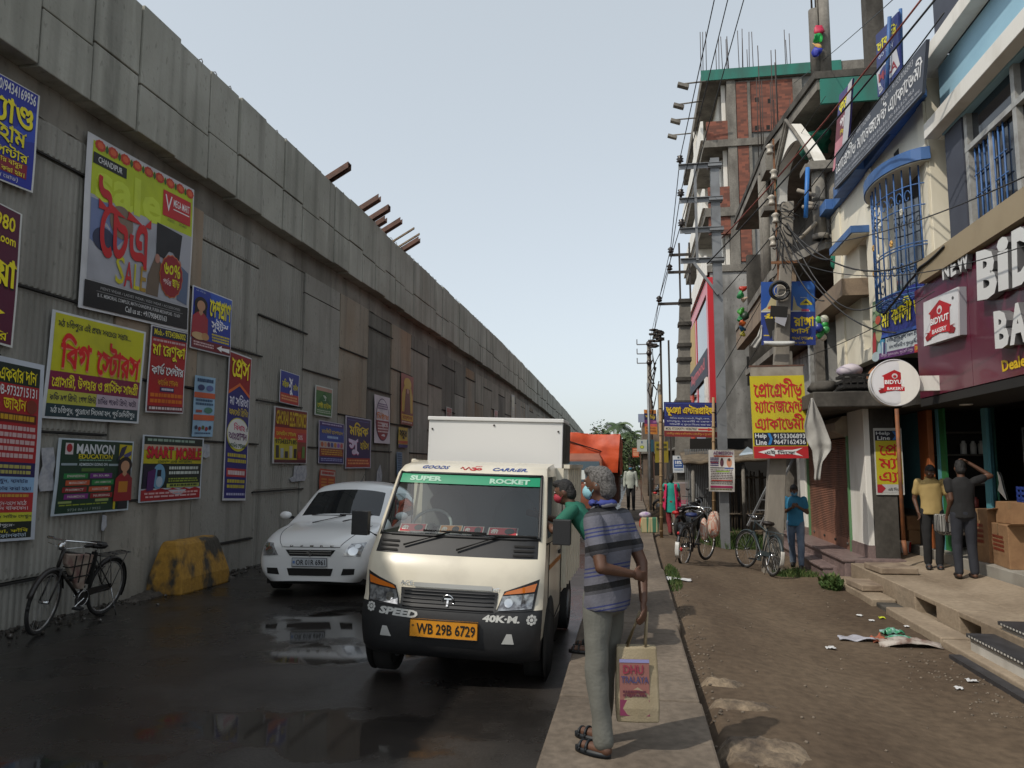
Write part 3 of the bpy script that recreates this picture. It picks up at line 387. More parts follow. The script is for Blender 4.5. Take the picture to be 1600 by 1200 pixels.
ADVANCE = {641:379,131:0,5:0,6:438,8:893,307:726,10:530,12:712,16:758,18:738,20:807,21:696,22:656,23:631,25:567,26:687,27:917,29:1019,30:567,31:591,32:712,413:731,34:620,35:707,36:645,37:603,163:681,39:604,40:716,41:838,42:596,43:721,44:622,423:565,46:596,47:731,48:677,45:626,50:682,434:983,51:530,431:813,54:266,55:266,56:266,57:0,58:0,59:0,435:728,61:346,62:346,66:525,68:712,70:626,454:803,202:255,203:930,332:738,205:727,75:592,591:828,593:419,594:419,81:592,597:263,598:340,599:268,219:715,221:720,224:755,357:721,232:692,365:604,370:848,380:716}
WORDS = {'(গ্রাম রোড)':[593,205,54,44,0,61,46,54,32,594],'D.ED(D.EL.ED), B.LIBS, D.PHARM, B.SC IT, HOSPITALITY MGMT, L.L.B, P.HD প্রভৃতি কোর্সের জন্য':['D',599,'E','D',593,'D',599,'E','L',599,'E','D',594,597,0,'B',599,'L','I','B','S',597,0,'D',599,'P','H','A','R','M',597,0,'B',599,'S','C',0,'I','T',597,0,'H','O','S','P','I','T','A','L','I','T','Y',0,'M','G','M','T',597,0,'L',599,'L',599,'B',597,0,'P',599,'H','D',0,224,43,-59,-115,0,55,35,0,61,20,54,61,50,131,46,0,27,39,202],'অন্নপ্রাশন':[8,365,224,54,48,39],'অফসেট প্রিন্টিং':[8,41,61,50,30,0,55,224,55,370,6],'অল ইণ্ডিয়া ( Distance ) রেজিস্টার্ড V.M.O.U.S.) এবং B.A, B.Com, B.Sc, M.Sc B.B.A, B.C.A, M.B.A':[8,47,0,10,55,332,70,54,0,593,0,'D','i','s','t','a','n','c','e',0,594,0,61,46,55,27,434,54,32,-131,-174,0,0,'V',599,'M',599,'O',599,'U',599,'S',599,594,0,16,42,6,0,'B',599,'A',597,0,'B',599,'C','o','m',597,0,'B',599,'S','c',597,0,'M',599,'S','c',0,'B',599,'B',599,'A',597,0,'B',599,'C',599,'A',597,0,'M',599,'B',599,'A'],'এই দিকে':[16,10,0,55,37,61,20],'একবার দান':[16,20,42,54,46,0,37,54,39],'এখানে সুলভে মূল্যে সকল প্রকার':[16,21,54,61,39,0,50,57,47,61,43,0,44,58,61,47,202,0,50,20,47,0,224,20,54,46],'এখানে-তলে মাঠে':[16,21,54,61,39,598,35,61,47,0,44,54,61,31],'এ্যা':[16,202,54],'এ্যাকাডেমী':[16,202,54,20,54,61,32,44,56],'ও':[18],'কফি মগ প্রিন্ট, গেগ প্রিন্ট, চাবির পকেট প্রিন্ট, ফটো':[20,55,41,0,44,22,0,55,224,370,597,0,61,22,22,0,55,224,370,597,0,25,54,55,42,46,0,40,61,20,30,0,55,224,370,597,0,41,61,30,54],'কম':[20,44],'কর':[20,46],'কহাম':[20,51,54,44],'কার্ড সেন্টার':[20,54,32,-131,-174,0,0,61,50,370,54,46],'কার্ডের শোরুম':[20,54,61,32,-131,-174,0,46,0,61,48,54,454,44],'কোলকাতা':[61,20,54,47,20,54,35,54],'গহনা শোরুম':[22,51,39,54,0,61,48,54,454,44],'গেষ্ট হাউস':[61,22,423,0,51,54,12,50],'গ্রোসারী, উপহার ও প্লাস্টিক সামগ্রী':[61,205,54,50,54,46,56,597,0,12,40,51,54,46,0,18,0,380,54,55,434,20,0,50,54,44,205,56],'চণ্ডীপুর, পুরাতন রোড, পূর্ব মেদিনীপুর':[25,332,56,40,57,46,597,0,40,57,46,54,35,39,0,61,46,54,32,597,0,40,58,42,131,0,61,44,55,37,39,56,40,57,46],'চণ্ডীপুরে-':[25,332,56,40,57,61,46,598],'চাকরি':[25,54,20,55,46],'চানাচুর, বেকারী ও কেক দব':[25,54,39,54,25,-57,-83,0,46,597,0,61,42,20,54,46,56,0,18,0,61,20,20,0,37,42],'চাল,পাইকারী ও খুচরো বিক্রয়':[25,54,47,597,40,54,10,20,54,46,56,0,18,0,21,57,25,61,46,54,0,55,42,203,70],'চৈত্র':[62,25,219],'ছাড়':[26,54,68],'জরুরি করা হয়।':[27,454,55,46,0,20,46,54,0,51,70,641],'জাহান':[27,54,51,54,39],'তার বাবুর':[35,54,46,0,42,54,42,57,46],'দীঘা, কাঁথি':[37,56,23,54,597,0,20,54,-5,-61,0,55,36],'দেখুন, ব্যবহার':[61,37,21,57,39,597,0,42,202,42,51,54,46],'দেশপ্রাণ':[61,37,48,224,54,34],'নতুন থাকবেন।':[39,35,-57,-108,0,39,0,36,54,20,61,42,39,641],'পর':[40,46],'পর্যন্ত':[40,45,131,357],'পাইকারী ও খুচরো বিক্রয় করা হয়।':[40,54,10,20,54,46,56,0,18,0,21,57,25,61,46,54,0,55,42,203,70,0,20,46,54,0,51,70,641],'প্রেস':[61,224,50],'প্রো':[61,224,54],'প্রোগ্রেসীভ':[61,224,54,61,205,50,56,43],'প্রোগ্রেসীভ ম্যানেজমেন্ট এ্যাকাডেমী':[61,224,54,61,205,50,56,43,0,44,202,54,61,39,27,61,44,370,0,16,202,54,20,54,61,32,44,56],'ফোন-':[61,41,54,39,598],'বিগ':[55,42,22],'বিচার করা হয়।':[55,42,25,54,46,0,20,46,54,0,51,70,641],'বিবাহ':[55,42,42,54,51],'বিভিন্ন প্রকার চকলেট, বিস্কুট, কেক,':[55,42,55,43,365,0,224,20,54,46,0,25,20,61,47,30,597,0,55,42,431,-57,-172,0,30,597,0,61,20,20,597],'ভূঞ্যা এন্টারপ্রাইজ':[43,-58,-115,0,29,202,54,0,16,370,54,46,224,54,10,27],'মঠ চণ্ডিপুর':[44,31,0,25,55,332,40,57,46],'মঠ চণ্ডিপুর, পুরোনো সিনেমা হল, পূর্ব মেদিনীপুর':[44,31,0,25,55,332,40,57,46,597,0,40,57,61,46,54,61,39,54,0,55,50,61,39,44,54,0,51,47,597,0,40,58,42,131,0,61,44,55,37,39,56,40,57,46],'মঠ চণ্ডিপুরে এই প্রথম সবচেয়ে সস্তায়...':[44,31,0,25,55,332,40,57,61,46,0,16,10,0,224,36,44,0,50,42,61,25,61,70,0,50,435,54,70,599,599,599],'মঠচণ্ডীপুর বাজার ও কালিকাপাড় ও মঠচণ্ডীপুর ও পূর্ব মেদিনীপুর':[44,31,25,332,56,40,57,46,0,42,54,27,54,46,0,18,0,20,54,55,47,20,54,40,54,68,0,18,0,44,31,25,332,56,40,57,46,0,18,0,40,58,42,131,0,61,44,55,37,39,56,40,57,46],'মল্লিক':[44,55,413,20],'মহোৎসব':[44,61,51,54,66,50,42],'মা কালী ভ':[44,54,0,20,54,47,56,0,43],'মা রেণুকা':[44,54,0,61,46,34,57,20,54],'মা সরিতা':[44,54,0,50,55,46,35,54],'মাতঙ্গিনী হাসপাতাল':[44,54,35,55,307,39,56,0,51,54,50,40,54,35,54,47],'মাসে সাইড দেখুন':[44,54,61,50,0,50,54,10,32,0,61,37,21,57,39],'মিয়া':[55,44,70,54],'মিষ্টান্ন':[55,44,423,54,365],'মোবাইল শোরুম':[61,44,54,42,54,10,47,0,61,48,54,454,44],'ম্যা':[44,202,54],'ম্যানেজমেন্ট':[44,202,54,61,39,27,61,44,370],'র নেই।':[46,0,61,39,10,641],'রাঙ্গা':[46,54,307,54],'লাকি':[47,54,55,20],'লার্স':[47,54,50,131],'ল্যাণ্ড':[47,202,54,332],'শাড়ি':[48,54,55,68],'শিখুন':[55,48,21,57,39],'শ্রী':[232,56],'সমুদ্র':[50,44,57,221],'সু':[50,57],'সুইটস্':[50,57,10,30,163],'সেন্টার':[61,50,370,54,46],'সেলস্ এণ্ড সার্ভিসিং':[61,50,47,163,0,16,332,0,50,54,55,43,-131,-165,0,55,50,6],'সোনারায়-মঠচণ্ডীপুর':[61,50,54,39,54,46,54,70,598,44,31,25,332,56,40,57,46],'স্টোরস':[61,434,54,46,50],'হাউস':[51,54,12,50],'৬০ কম':[81,75,0,20,44],'৬০%':[81,75,591]}
# ================================================================== surfaces of the setting
def wall_mat(name,c1,c2,stain,s_lo=.56,s_hi=.75):
    """cast concrete: cloudy tone, vertical run-off streaks, rusty wash, fine pores"""
    m = bpy.data.materials.new(name); m.use_nodes = True; nt = m.node_tree; N = nt.nodes; L = nt.links
    b = N['Principled BSDF']; b.inputs['Roughness'].default_value = .88; b.inputs['Specular IOR Level'].default_value = .25
    g = N.new('ShaderNodeNewGeometry')
    def nz(sc,st,lo,hi,det=6):
        mp = N.new('ShaderNodeMapping'); mp.inputs['Scale'].default_value = st; L.new(g.outputs['Position'],mp.inputs[0])
        n = N.new('ShaderNodeTexNoise'); n.inputs['Scale'].default_value = sc; n.inputs['Detail'].default_value = det; L.new(mp.outputs[0],n.inputs[0])
        r = N.new('ShaderNodeMapRange'); r.inputs[1].default_value = lo; r.inputs[2].default_value = hi; L.new(n.outputs['Fac'],r.inputs[0]); return r.outputs[0]
    def mix(f,a,c,k=1.0):
        x = N.new('ShaderNodeMix'); x.data_type = 'RGBA'
        if k != 1:
            q = N.new('ShaderNodeMath'); q.operation = 'MULTIPLY'; q.inputs[1].default_value = k; L.new(f,q.inputs[0]); f = q.outputs[0]
        L.new(f,x.inputs[0])
        if isinstance(a,tuple): x.inputs[6].default_value = (*a,1)
        else: L.new(a,x.inputs[6])
        x.inputs[7].default_value = (*c,1); return x.outputs[2]
    o = mix(nz(.9,(1,1,.8),.35,.65),c1,c2)
    o = mix(nz(1.3,(1,2.2,.12),.5,.75),o,tuple(x * .45 for x in c1),.75)
    o = mix(nz(.5,(1,.8,.22),s_lo,s_hi),o,stain,.8)
    o = mix(nz(14,(1,1,.5),.62,.72,3),o,tuple(x * .5 for x in c1),.5)
    o = mix(nz(2.3,(1,1.6,.3),.62,.8),o,tuple(min(1,x * 1.5) for x in c2),.4)
    L.new(o,b.inputs['Base Color'])
    n2 = N.new('ShaderNodeTexNoise'); n2.inputs['Scale'].default_value = 18; n2.inputs['Detail'].default_value = 6; L.new(g.outputs['Position'],n2.inputs[0])
    bp = N.new('ShaderNodeBump'); bp.inputs['Strength'].default_value = .35; bp.inputs['Distance'].default_value = .02; L.new(n2.outputs['Fac'],bp.inputs['Height']); L.new(bp.outputs[0],b.inputs['Normal'])
    _mats[name] = m; return m
W_A = wall_mat('panel_concrete_warm',(.255,.235,.20),(.335,.312,.268),(.32,.23,.155))
W_B = wall_mat('panel_concrete_grey',(.265,.252,.222),(.335,.322,.288),(.27,.23,.18),.62,.8)
W_C = wall_mat('panel_concrete_dark',(.15,.14,.122),(.21,.198,.172),(.22,.18,.14),.6,.8)
W_D = wall_mat('panel_concrete_rusty',(.265,.225,.175),(.33,.29,.235),(.35,.205,.115),.45,.7)
W_P = wall_mat('parapet_concrete',(.305,.298,.255),(.40,.39,.34),(.24,.22,.18),.55,.72)
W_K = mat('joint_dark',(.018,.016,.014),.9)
W_F = wall_mat('frieze_concrete',(.19,.175,.15),(.28,.26,.225),(.10,.09,.078),.5,.66)
def road_mat():
    m = bpy.data.materials.new('wet_asphalt'); m.use_nodes = True; nt = m.node_tree; N = nt.nodes; L = nt.links; b = N['Principled BSDF']
    g = N.new('ShaderNodeNewGeometry')
    n = N.new('ShaderNodeTexNoise'); n.inputs['Scale'].default_value = .55; n.inputs['Detail'].default_value = 7; n.inputs['Roughness'].default_value = .6; L.new(g.outputs['Position'],n.inputs[0])
    r = N.new('ShaderNodeMapRange'); r.inputs[1].default_value = .42; r.inputs[2].default_value = .62; r.inputs[3].default_value = .22; r.inputs[4].default_value = .5; L.new(n.outputs['Fac'],r.inputs[0]); L.new(r.outputs[0],b.inputs['Roughness'])
    mx = N.new('ShaderNodeMix'); mx.data_type = 'RGBA'; mx.inputs[6].default_value = (.016,.0145,.0135,1); mx.inputs[7].default_value = (.040,.034,.029,1)
    r2 = N.new('ShaderNodeMapRange'); r2.inputs[1].default_value = .4; r2.inputs[2].default_value = .66; L.new(n.outputs['Fac'],r2.inputs[0]); L.new(r2.outputs[0],mx.inputs[0])
    n3 = N.new('ShaderNodeTexNoise'); n3.inputs['Scale'].default_value = 60; n3.inputs['Detail'].default_value = 4; L.new(g.outputs['Position'],n3.inputs[0])
    vm = N.new('ShaderNodeVectorMath'); vm.operation = 'SCALE'; r3 = N.new('ShaderNodeMapRange'); r3.inputs[3].default_value = .6; r3.inputs[4].default_value = 1.5; L.new(n3.outputs['Fac'],r3.inputs[0])
    L.new(mx.outputs[2],vm.inputs[0]); L.new(r3.outputs[0],vm.inputs['Scale']); L.new(vm.outputs[0],b.inputs['Base Color'])
    # standing water: smooth dark film in the hollows of the road, ragged soft edges
    wet = None
    for (cx,cy,rx,ry) in ((-3.3,8.6,1.15,1.25),(-2.9,7.3,1.0,.5),(-2.2,5.2,1.5,.55),(-4.9,13,.7,1.3),(-3.4,4.2,.9,.5)):
        mp = N.new('ShaderNodeMapping'); mp.inputs['Location'].default_value = (-cx / rx,-cy / ry,0); mp.inputs['Scale'].default_value = (1 / rx,1 / ry,0); L.new(g.outputs['Position'],mp.inputs[0])
        ln = N.new('ShaderNodeVectorMath'); ln.operation = 'LENGTH'; L.new(mp.outputs[0],ln.inputs[0])
        if wet is None: wet = ln.outputs['Value']
        else: mn_ = N.new('ShaderNodeMath'); mn_.operation = 'MINIMUM'; L.new(wet,mn_.inputs[0]); L.new(ln.outputs['Value'],mn_.inputs[1]); wet = mn_.outputs[0]
    n4 = N.new('ShaderNodeTexNoise'); n4.inputs['Scale'].default_value = 2.2; n4.inputs['Detail'].default_value = 6; L.new(g.outputs['Position'],n4.inputs[0])
    ad = N.new('ShaderNodeMath'); ad.operation = 'MULTIPLY_ADD'; ad.inputs[1].default_value = 1.7; L.new(n4.outputs['Fac'],ad.inputs[0]); L.new(wet,ad.inputs[2])
    dry = N.new('ShaderNodeMapRange'); dry.interpolation_type = 'SMOOTHSTEP'; dry.inputs[1].default_value = 1.42; dry.inputs[2].default_value = 1.85; L.new(ad.outputs[0],dry.inputs[0])
    rg = N.new('ShaderNodeMix'); rg.inputs[2].default_value = .035; L.new(dry.outputs[0],rg.inputs[0]); L.new(r.outputs[0],rg.inputs[3]); L.new(rg.outputs[0],b.inputs['Roughness'])
    bst = N.new('ShaderNodeMapRange'); bst.inputs[3].default_value = .01; bst.inputs[4].default_value = .3; L.new(dry.outputs[0],bst.inputs[0])
    bp = N.new('ShaderNodeBump'); L.new(bst.outputs[0],bp.inputs['Strength']); bp.inputs['Distance'].default_value = .008; L.new(n3.outputs['Fac'],bp.inputs['Height']); L.new(bp.outputs[0],b.inputs['Normal'])
    b.inputs['Specular IOR Level'].default_value = .35
    return m
ROAD = road_mat()
DIRT = mat('packed_dirt',(.082,.058,.039),.92,(.130,.096,.065),.8,.36,.64,(1,.4,1),.5,12,spec=.2,fine=.2)
SLAB = mat('footpath_concrete',(.175,.142,.11),.85,(.085,.068,.053),1.1,.42,.68,(1,.6,1),.5,16,spec=.25,fine=.2)
SLAB_D = mat('footpath_edge',(.05,.043,.036),.9,bump=.6,bsc=12)
GRND = mat('far_ground',(.10,.08,.06),.95,(.06,.065,.035),.15,.45,.6)
TAN = mat('ramp_concrete',(.30,.24,.175),.85,(.20,.155,.11),1.6,.42,.66,(1,.5,1),.35,18,spec=.25,fine=.12)
GREYC = mat('old_concrete',(.21,.195,.17),.88,(.11,.10,.088),1.7,.42,.68,(1,1,.45),.45,14,spec=.25,fine=.14)
DARKC = mat('grimy_and_shaded_concrete',(.085,.078,.068),.9,(.035,.032,.028),1.6,.4,.66,(1,1,.35),.5,12,spec=.25,fine=.15)
# ------------------------------------------------------------------ ground, road, footpath, dirt verge
MB().add([(-400,-60,-.6),(400,-60,-.6),(400,900,-.6),(-400,900,-.6)],[(0,1,2,3)],GRND).build('ground',kind='structure')
rm = MB()
rm.grid(lambda a,b: V((-7.2 + 6.7 * a,-8 + 248 * b ** 1.6,.012 * noise.noise((a * 6,b * 40,1)) - .012)),30,200,ROAD)
rm.build('road',kind='structure')
SX0,SX1,SZ = -.56,.43,.2
fm = MB(); y = -3.0; rnd = random.Random(5)
while y < 150:
    ln = rnd.choice((2.6,3.4,4.3)) * (1 if y < 45 else 4)
    dz = rnd.uniform(-.008,.008); a = .02
    e = [rnd.uniform(-.02,.02) for _ in range(4)]
    fm.add([(SX0 + e[0],y,0),(SX1 + e[1],y,-.1),(SX1 + e[2],y + ln - .025,-.1),(SX0 + e[3],y + ln - .025,0),(SX0 + e[0],y,SZ + dz),(SX1 + e[1],y,SZ + dz),(SX1 + e[2],y + ln - .025,SZ + dz * .6),(SX0 + e[3],y + ln - .025,SZ + dz * .6)],
           [(4,5,6,7),(0,1,5,4),(1,2,6,5),(2,3,7,6),(3,0,4,7)],SLAB)
    y += ln
fm.build('footpath',kind='structure',bevel=.02)
def dirt_z(x,y):
    t = min(1,max(0,(x - .43) / 1.9)); t = t * t * (3 - 2 * t)
    z = .13 * (1 - t) - .11 * t
    z += .025 * noise.noise((x * .9,y * .5,3)) + .014 * noise.noise((x * 3,y * 2,5)) + .006 * noise.noise((x * 9,y * 9,9))
    edge = max(0,1 - (x - .43) / .13)
    nr = max(0,min(1,(7.5 - y) / 2.5))
    return z - edge * (.07 + .10 * nr) - .05 * nr * max(0,1 - abs(x - .6) / .5)
dm = MB()
dm.grid(lambda a,b: V((.40 + 11 * a * a * (.6 + .4 * a),-4 + 134 * b ** 1.9,dirt_z(.40 + 11 * a * a * (.6 + .4 * a),-4 + 134 * b ** 1.9))),90,330,DIRT)
dm.build('dirt_verge',kind='structure')
# broken lumps of concrete along the footpath edge, close by
LUMP = mat('broken_concrete',(.21,.16,.108),.95,(.085,.063,.045),4,.4,.58,bump=.9,bsc=26,fine=.25)
def lump(cx,cy,rx,ry,h,seed,z=None,m=None,k=16):
    b = MB()
    def fn(a,c):
        t = 2 * pi * a; r = c; q = 1 + .3 * noise.noise((cos(t) * 1.6,sin(t) * 1.6,seed)) + .14 * noise.noise((cos(t) * 4,sin(t) * 4,seed))
        x,y = cx + rx * r * q * cos(t),cy + ry * r * q * sin(t)
        zz = h * (1 - r ** 5) * (.75 + .5 * noise.noise((x * 4,y * 4,seed + 2))) + .02 * noise.noise((x * 16,y * 16,seed))
        return V((x,y,(dirt_z(x,y) if z is None else z) + zz - .02))
    b.grid(fn,36,k,m or LUMP); return b
for (px,py,rx,ry,h,sd,lb) in ((1130,1072,.2,.14,.05,1,'pale broken concrete lump by the dark crack, farthest of the lumps beside the footpath'),
                                    (1160,1108,.26,.12,.05,2,'flat sandy concrete lump in the middle of the three beside the footpath'),
                                    (1185,1180,.34,.26,.06,3,'large rough brown concrete lump at the bottom edge, nearest beside the footpath')):
    p = onZ(px,py,.06)
    lump(p.x,p.y,rx,ry,h,sd).build('concrete_lump',None,lb,'rubble','broken concrete lumps beside the footpath')
# ================================================================== flyover wall
WX,PX_ = -6.9,-6.65
def sag(y): return 0 if y < 35 else 1.66 * ((y - 35) / 67) ** 1.5
fly = empty('flyover_wall',(-7.6,5,0),0,'long grey concrete retaining wall of the flyover covered with posters','wall')
pm = MB(); jm = MB(); rb = MB(); rnd = random.Random(21)
pm.bx(-8.2,WX - .09,-6,106,-.4,6.2,W_K)
ymin,k = -2.7,0
cols = []
y = -4.7
while y < 104:
    cols.append((y,y + 2)); y += 2
for ci,(ya,yb) in enumerate(cols):
    odd = (ci % 2 == 0)
    js = [-.4] + ([1.32,3.02,4.62] if not odd else [.5,2.2,3.85,5.5]) + [5.95 - sag(ya) * .8]
    for a,b in zip(js[:-1],js[1:]):
        if b <= a + .1: continue
        key = rnd.random(); m = W_A if key < .34 else W_B if key < .64 else W_D if key < .82 else W_C
        rib = rnd.random() < .1
        if abs(ya - 13.3) < .1: rib = True; m = W_B
        if abs(ya - 7.3) < .1: rib = True; m = W_B
        if abs(ya - 9.3) < .1: rib = False; m = W_D if a > 2 else W_A
        if abs(ya - 11.3) < .1: rib = a > 3.5; m = W_B
        if abs(ya - 15.3) < .1: rib = False; m = W_B
        if abs(ya - 17.3) < .1: rib = False; m = W_D if a > 3 else W_A
        if abs(ya - 19.3) < .1: rib = a > 3; m = W_C
        if abs(ya - 21.3) < .1: rib = False; m = W_D if a > 3 else W_A
        x1 = WX + rnd.uniform(-.012,.012) - (.03 if rib else 0); g = .012
        pm.bx(WX - .1,x1,ya + g,yb - g,a + g,b - g,m)
        if rib:
            n = 21
            for i in range(n):
                yc = ya + .1 + 1.8 * i / 20
                rb.add([(x1,yc - .034,a + .03),(x1 + .015,yc - .014,a + .05),(x1 + .015,yc + .014,a + .05),(x1,yc + .034,a + .03),(x1,yc - .034,b - .03),(x1 + .015,yc - .014,b - .05),(x1 + .015,yc + .014,b - .05),(x1,yc + .034,b - .03)],[(0,1,5,4),(1,2,6,5),(2,3,7,6),(0,3,2,1),(4,5,6,7)],m)
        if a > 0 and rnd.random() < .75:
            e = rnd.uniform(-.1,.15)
            jm.beam((WX + .012,ya - e * .5,a + rnd.uniform(-.012,.012)),(WX + .012,yb + e,a + rnd.uniform(-.012,.012)),.03,.025,W_K)  # dark joint filler with the joint's shadow line put into its colour
pm.build('wall_panel',fly,bevel=.008); rb.build('panel_rib',fly); jm.build('joint_shadow_strip',fly)
fz = MB(); fz.grid(lambda a,b: V((WX - .02 + .05 * noise.noise((a * 400,b * 2,2)) + .02 * noise.noise((a * 1500,b * 6,3)),-6 + 111 * a,5.93 - sag(-6 + 111 * a) * .85 + (.5 + .03 * noise.noise((a * 300,0,0))) * b)),420,6,W_F)
fz.build('frieze',fly)
pp = MB(); y = -5.0; loops = MB(); i = 0
LOOPM = mat('rebar_dark',(.05,.042,.036),.7,metal=.3)
while y < 105:
    wd = rnd.choice((.86,.9,.95)); s0,s1 = sag(y),sag(y + wd)
    mid = 7.12 + rnd.uniform(-.07,.07); xo = rnd.uniform(-.02,.02); g = .011
    for (a,b,dx) in ((6.37 + rnd.uniform(-.025,.025),mid,xo),(mid,8.2 + rnd.uniform(-.02,.02),xo + rnd.uniform(-.015,.015))):
        X0,X1 = PX_ - .28,PX_ + dx
        vs = [(X0,y + g,a + g - s0 * .9),(X1,y + g,a + g - s0 * .9),(X1,y + wd - g,a + g - s1 * .9),(X0,y + wd - g,a + g - s1 * .9),(X0,y + g,b - g - s0),(X1,y + g,b - g - s0),(X1,y + wd - g,b - g - s1),(X0,y + wd - g,b - g - s1)]
        pp.add(vs,[(3,2,1,0),(4,5,6,7),(0,1,5,4),(1,2,6,5),(2,3,7,6),(3,0,4,7)],W_P)
    if y < 60:
        for q in (.25,.8):
            if rnd.random() < .8:
                yy = y + wd * q; z0 = 8.18 - sag(yy); t = rnd.uniform(-.5,.5)
                loops.tube([(PX_ - .12 + .05 * cos(t) * c,yy + .05 * sin(t) * c,z0 + h) for c,h in ((-.9,0),(-1,.07),(-.5,.12),(.5,.12),(1,.07),(.9,0))],.008,LOOPM,5)
    y += wd; i += 1
pp.bx(PX_ - .32,PX_ - .29,-5,36,6.36,6.9,W_K)
pp.build('parapet',fly,bevel=.012); loops.build('lifting_loop',fly)
# rusty steel channels lying across the parapet
RUST = mat('rusty_steel',(.13,.062,.042),.75,(.07,.04,.03),6,bump=.3,bsc=30)
WOODB = mat('weathered_timber',(.24,.18,.12),.8,(.12,.085,.055),5,stretch=(1,8,8))
chan = [(517,292,543,287),(567,336,594,323),(583,353,610,343),(592,366,603,362),(603,370,627,365),(617,385,637,379),(626,393,646,382),(633,402,650,396)]
chl = ['nearest rusty steel channel, alone and set apart from the others on the flyover parapet','dark rusty channel second from the near end on the parapet','rusty channel third along with its web turned up','short rusty offcut between the third and fifth channels','rusty channel fifth along the parapet','rusty channel sixth along, just before the thin bar','thin pale timber bar sticking out farthest between the last channels','last and farthest rusty channel on the flyover parapet']
for (a,b,c,d),lb in zip(chan,chl):
    p = onX(a,b,PX_); q = onX(c,d,PX_ + .8)
    yy = p.y; b_ = MB(); s = .05 if 'thin' in lb else .13
    L0,L1 = PX_ - 1.2,PX_ + (.22 if 'short' in lb else .5)
    z = 8.21
    if 'thin' in lb: b_.bx(L0,L1 + .15,yy - .03,yy + .03,z,z + .05,WOODB)
    else:
        b_.bx(L0,L1,yy - .1,yy - .085,z,z + .14,RUST); b_.bx(L0,L1,yy + .085,yy + .1,z,z + .14,RUST)
        if 'web' in lb or 'alone' in lb: b_.bx(L0,L1,yy - .084,yy + .084,z + .118,z + .135,RUST)
        else: b_.bx(L0,L1,yy - .084,yy + .084,z + .004,z + .019,RUST)
    b_.v = [V((PX_ + (p.x - PX_) * .87,p.y,p.z + (p.x - PX_) * .5)) for p in b_.v]
    b_.build('steel_channel',None,lb,'steel beam','beam ends sticking out over the flyover parapet')

# ================================================================== posters on the flyover wall
PW = WX + .045
def sheet(TL,TR,BL,base,seed=0,X=PW,wave=.0045,th=.004):
    a,b,c = onX(*TL,X),onX(*TR,X),onX(*BL,X)
    ux,uy = b - a,c - a
    return Panel(a,ux,uy,ux.length,uy.length,base,n=(1,0,0),th=th,wave=wave,seed=seed)
def scrib(p,u0,v0,u1,v1,rows,c,seed=1,fill=.62,L=2):
    """rows of print too small to read: broken dashes"""
    r = random.Random(seed); h = (v1 - v0) / rows
    for i in range(rows):
        u = u0 + r.uniform(0,.04) * (u1 - u0)
        while u < u1 - .02 * (u1 - u0):
            wd = r.uniform(.04,.13) * (u1 - u0); e = min(u + wd,u1)
            p.rect(u,v0 + i * h,e,v0 + (i + fill) * h,c,L); u = e + .018 * (u1 - u0)
def woman(p,u,v,hw,hh,dress,L=3,hold=None):
    """simple printed figure of a woman: hair, face, dress"""
    p.oval(u,v + hh * .17,hw * .42,hh * .19,'#1c1210',L)
    p.poly([(u - hw * .35,v + hh * .15),(u - hw * .42,v + hh * .55),(u + hw * .42,v + hh * .55),(u + hw * .35,v + hh * .15)],'#1c1210',L)
    p.poly([(u - hw * .5,v + hh * .48),(u - hw * .2,v + hh * .36),(u + hw * .2,v + hh * .36),(u + hw * .5,v + hh * .48),(u + hw * .55,v + hh),(u - hw * .55,v + hh)],dress,L + 1)
    p.oval(u,v + hh * .2,hw * .26,hh * .13,'#b98a6a',L + 1)
    p.poly([(u - hw * .1,v + hh * .3),(u + hw * .1,v + hh * .3),(u + hw * .14,v + hh * .38),(u,v + hh * .44),(u - hw * .14,v + hh * .38)],'#b98a6a',L + 2)
    if hold: p.rect(u - hw * .3,v + hh * .55,u + hw * .25,v + hh * .8,hold,L + 2)
def done(p,label): return p.build('poster',label,'poster','posters pasted on the flyover wall')
WH = '#d6d6d2'
# 1 blue sheet cut by the left edge
p = sheet((-75,73),(62,150),(-90,246),WH,1)
p.rect(.0,.01,.975,.985,'#23309a',1); p.poly([(.3,.3),(.97,.2),(.97,.5),(.5,.62)],'#2b49b8',2)
p.text('0/9434169956',.5,.03,.95,.14,'#e6e6e6',3,.015)
p.text('ল্যাণ্ড',.30,.18,.93,.44,'#f2e21c',4,.02,shadow='#101010')
p.text('কহাম',.36,.44,.86,.62,'#f2e21c',4,.02,shadow='#101010')
p.text('সেন্টার',.46,.62,.90,.75,'#f2e21c',4,.015,shadow='#101010')
p.rect(.3,.76,.9,.9,'#8a1730',2); p.text('তার বাবুর',.52,.765,.84,.83,'#f0e040',4,.01); p.text('জরুরি করা হয়।',.36,.83,.87,.895,'#f0e040',4,.01)
p.text('(গ্রাম রোড)',.46,.915,.8,.965,'#e0e0e0',3); done(p,'topmost blue poster with big yellow Bengali letters, cut off by the left edge')
# 2 maroon sheet below it
p = sheet((-75,280),(35,335),(-95,512),WH,2)
p.rect(0,.01,.97,.985,'#561233',1); p.text('2980',.5,.06,.9,.17,'#f0dc20',3,.02); p.text('Bed Room',.4,.2,.92,.27,'#f0dc20',3,.02)
p.text('মিয়া',.35,.31,.96,.58,'#f2e21c',4,.03,shadow='#101010'); p.poly([(.5,.7),(.84,.77),(.5,.84)],'#f2e21c',3); p.text('কর',.62,.9,.9,.965,'#f2e21c',3,.01)
done(p,'dark maroon poster with yellow letters below the blue one at the left edge')
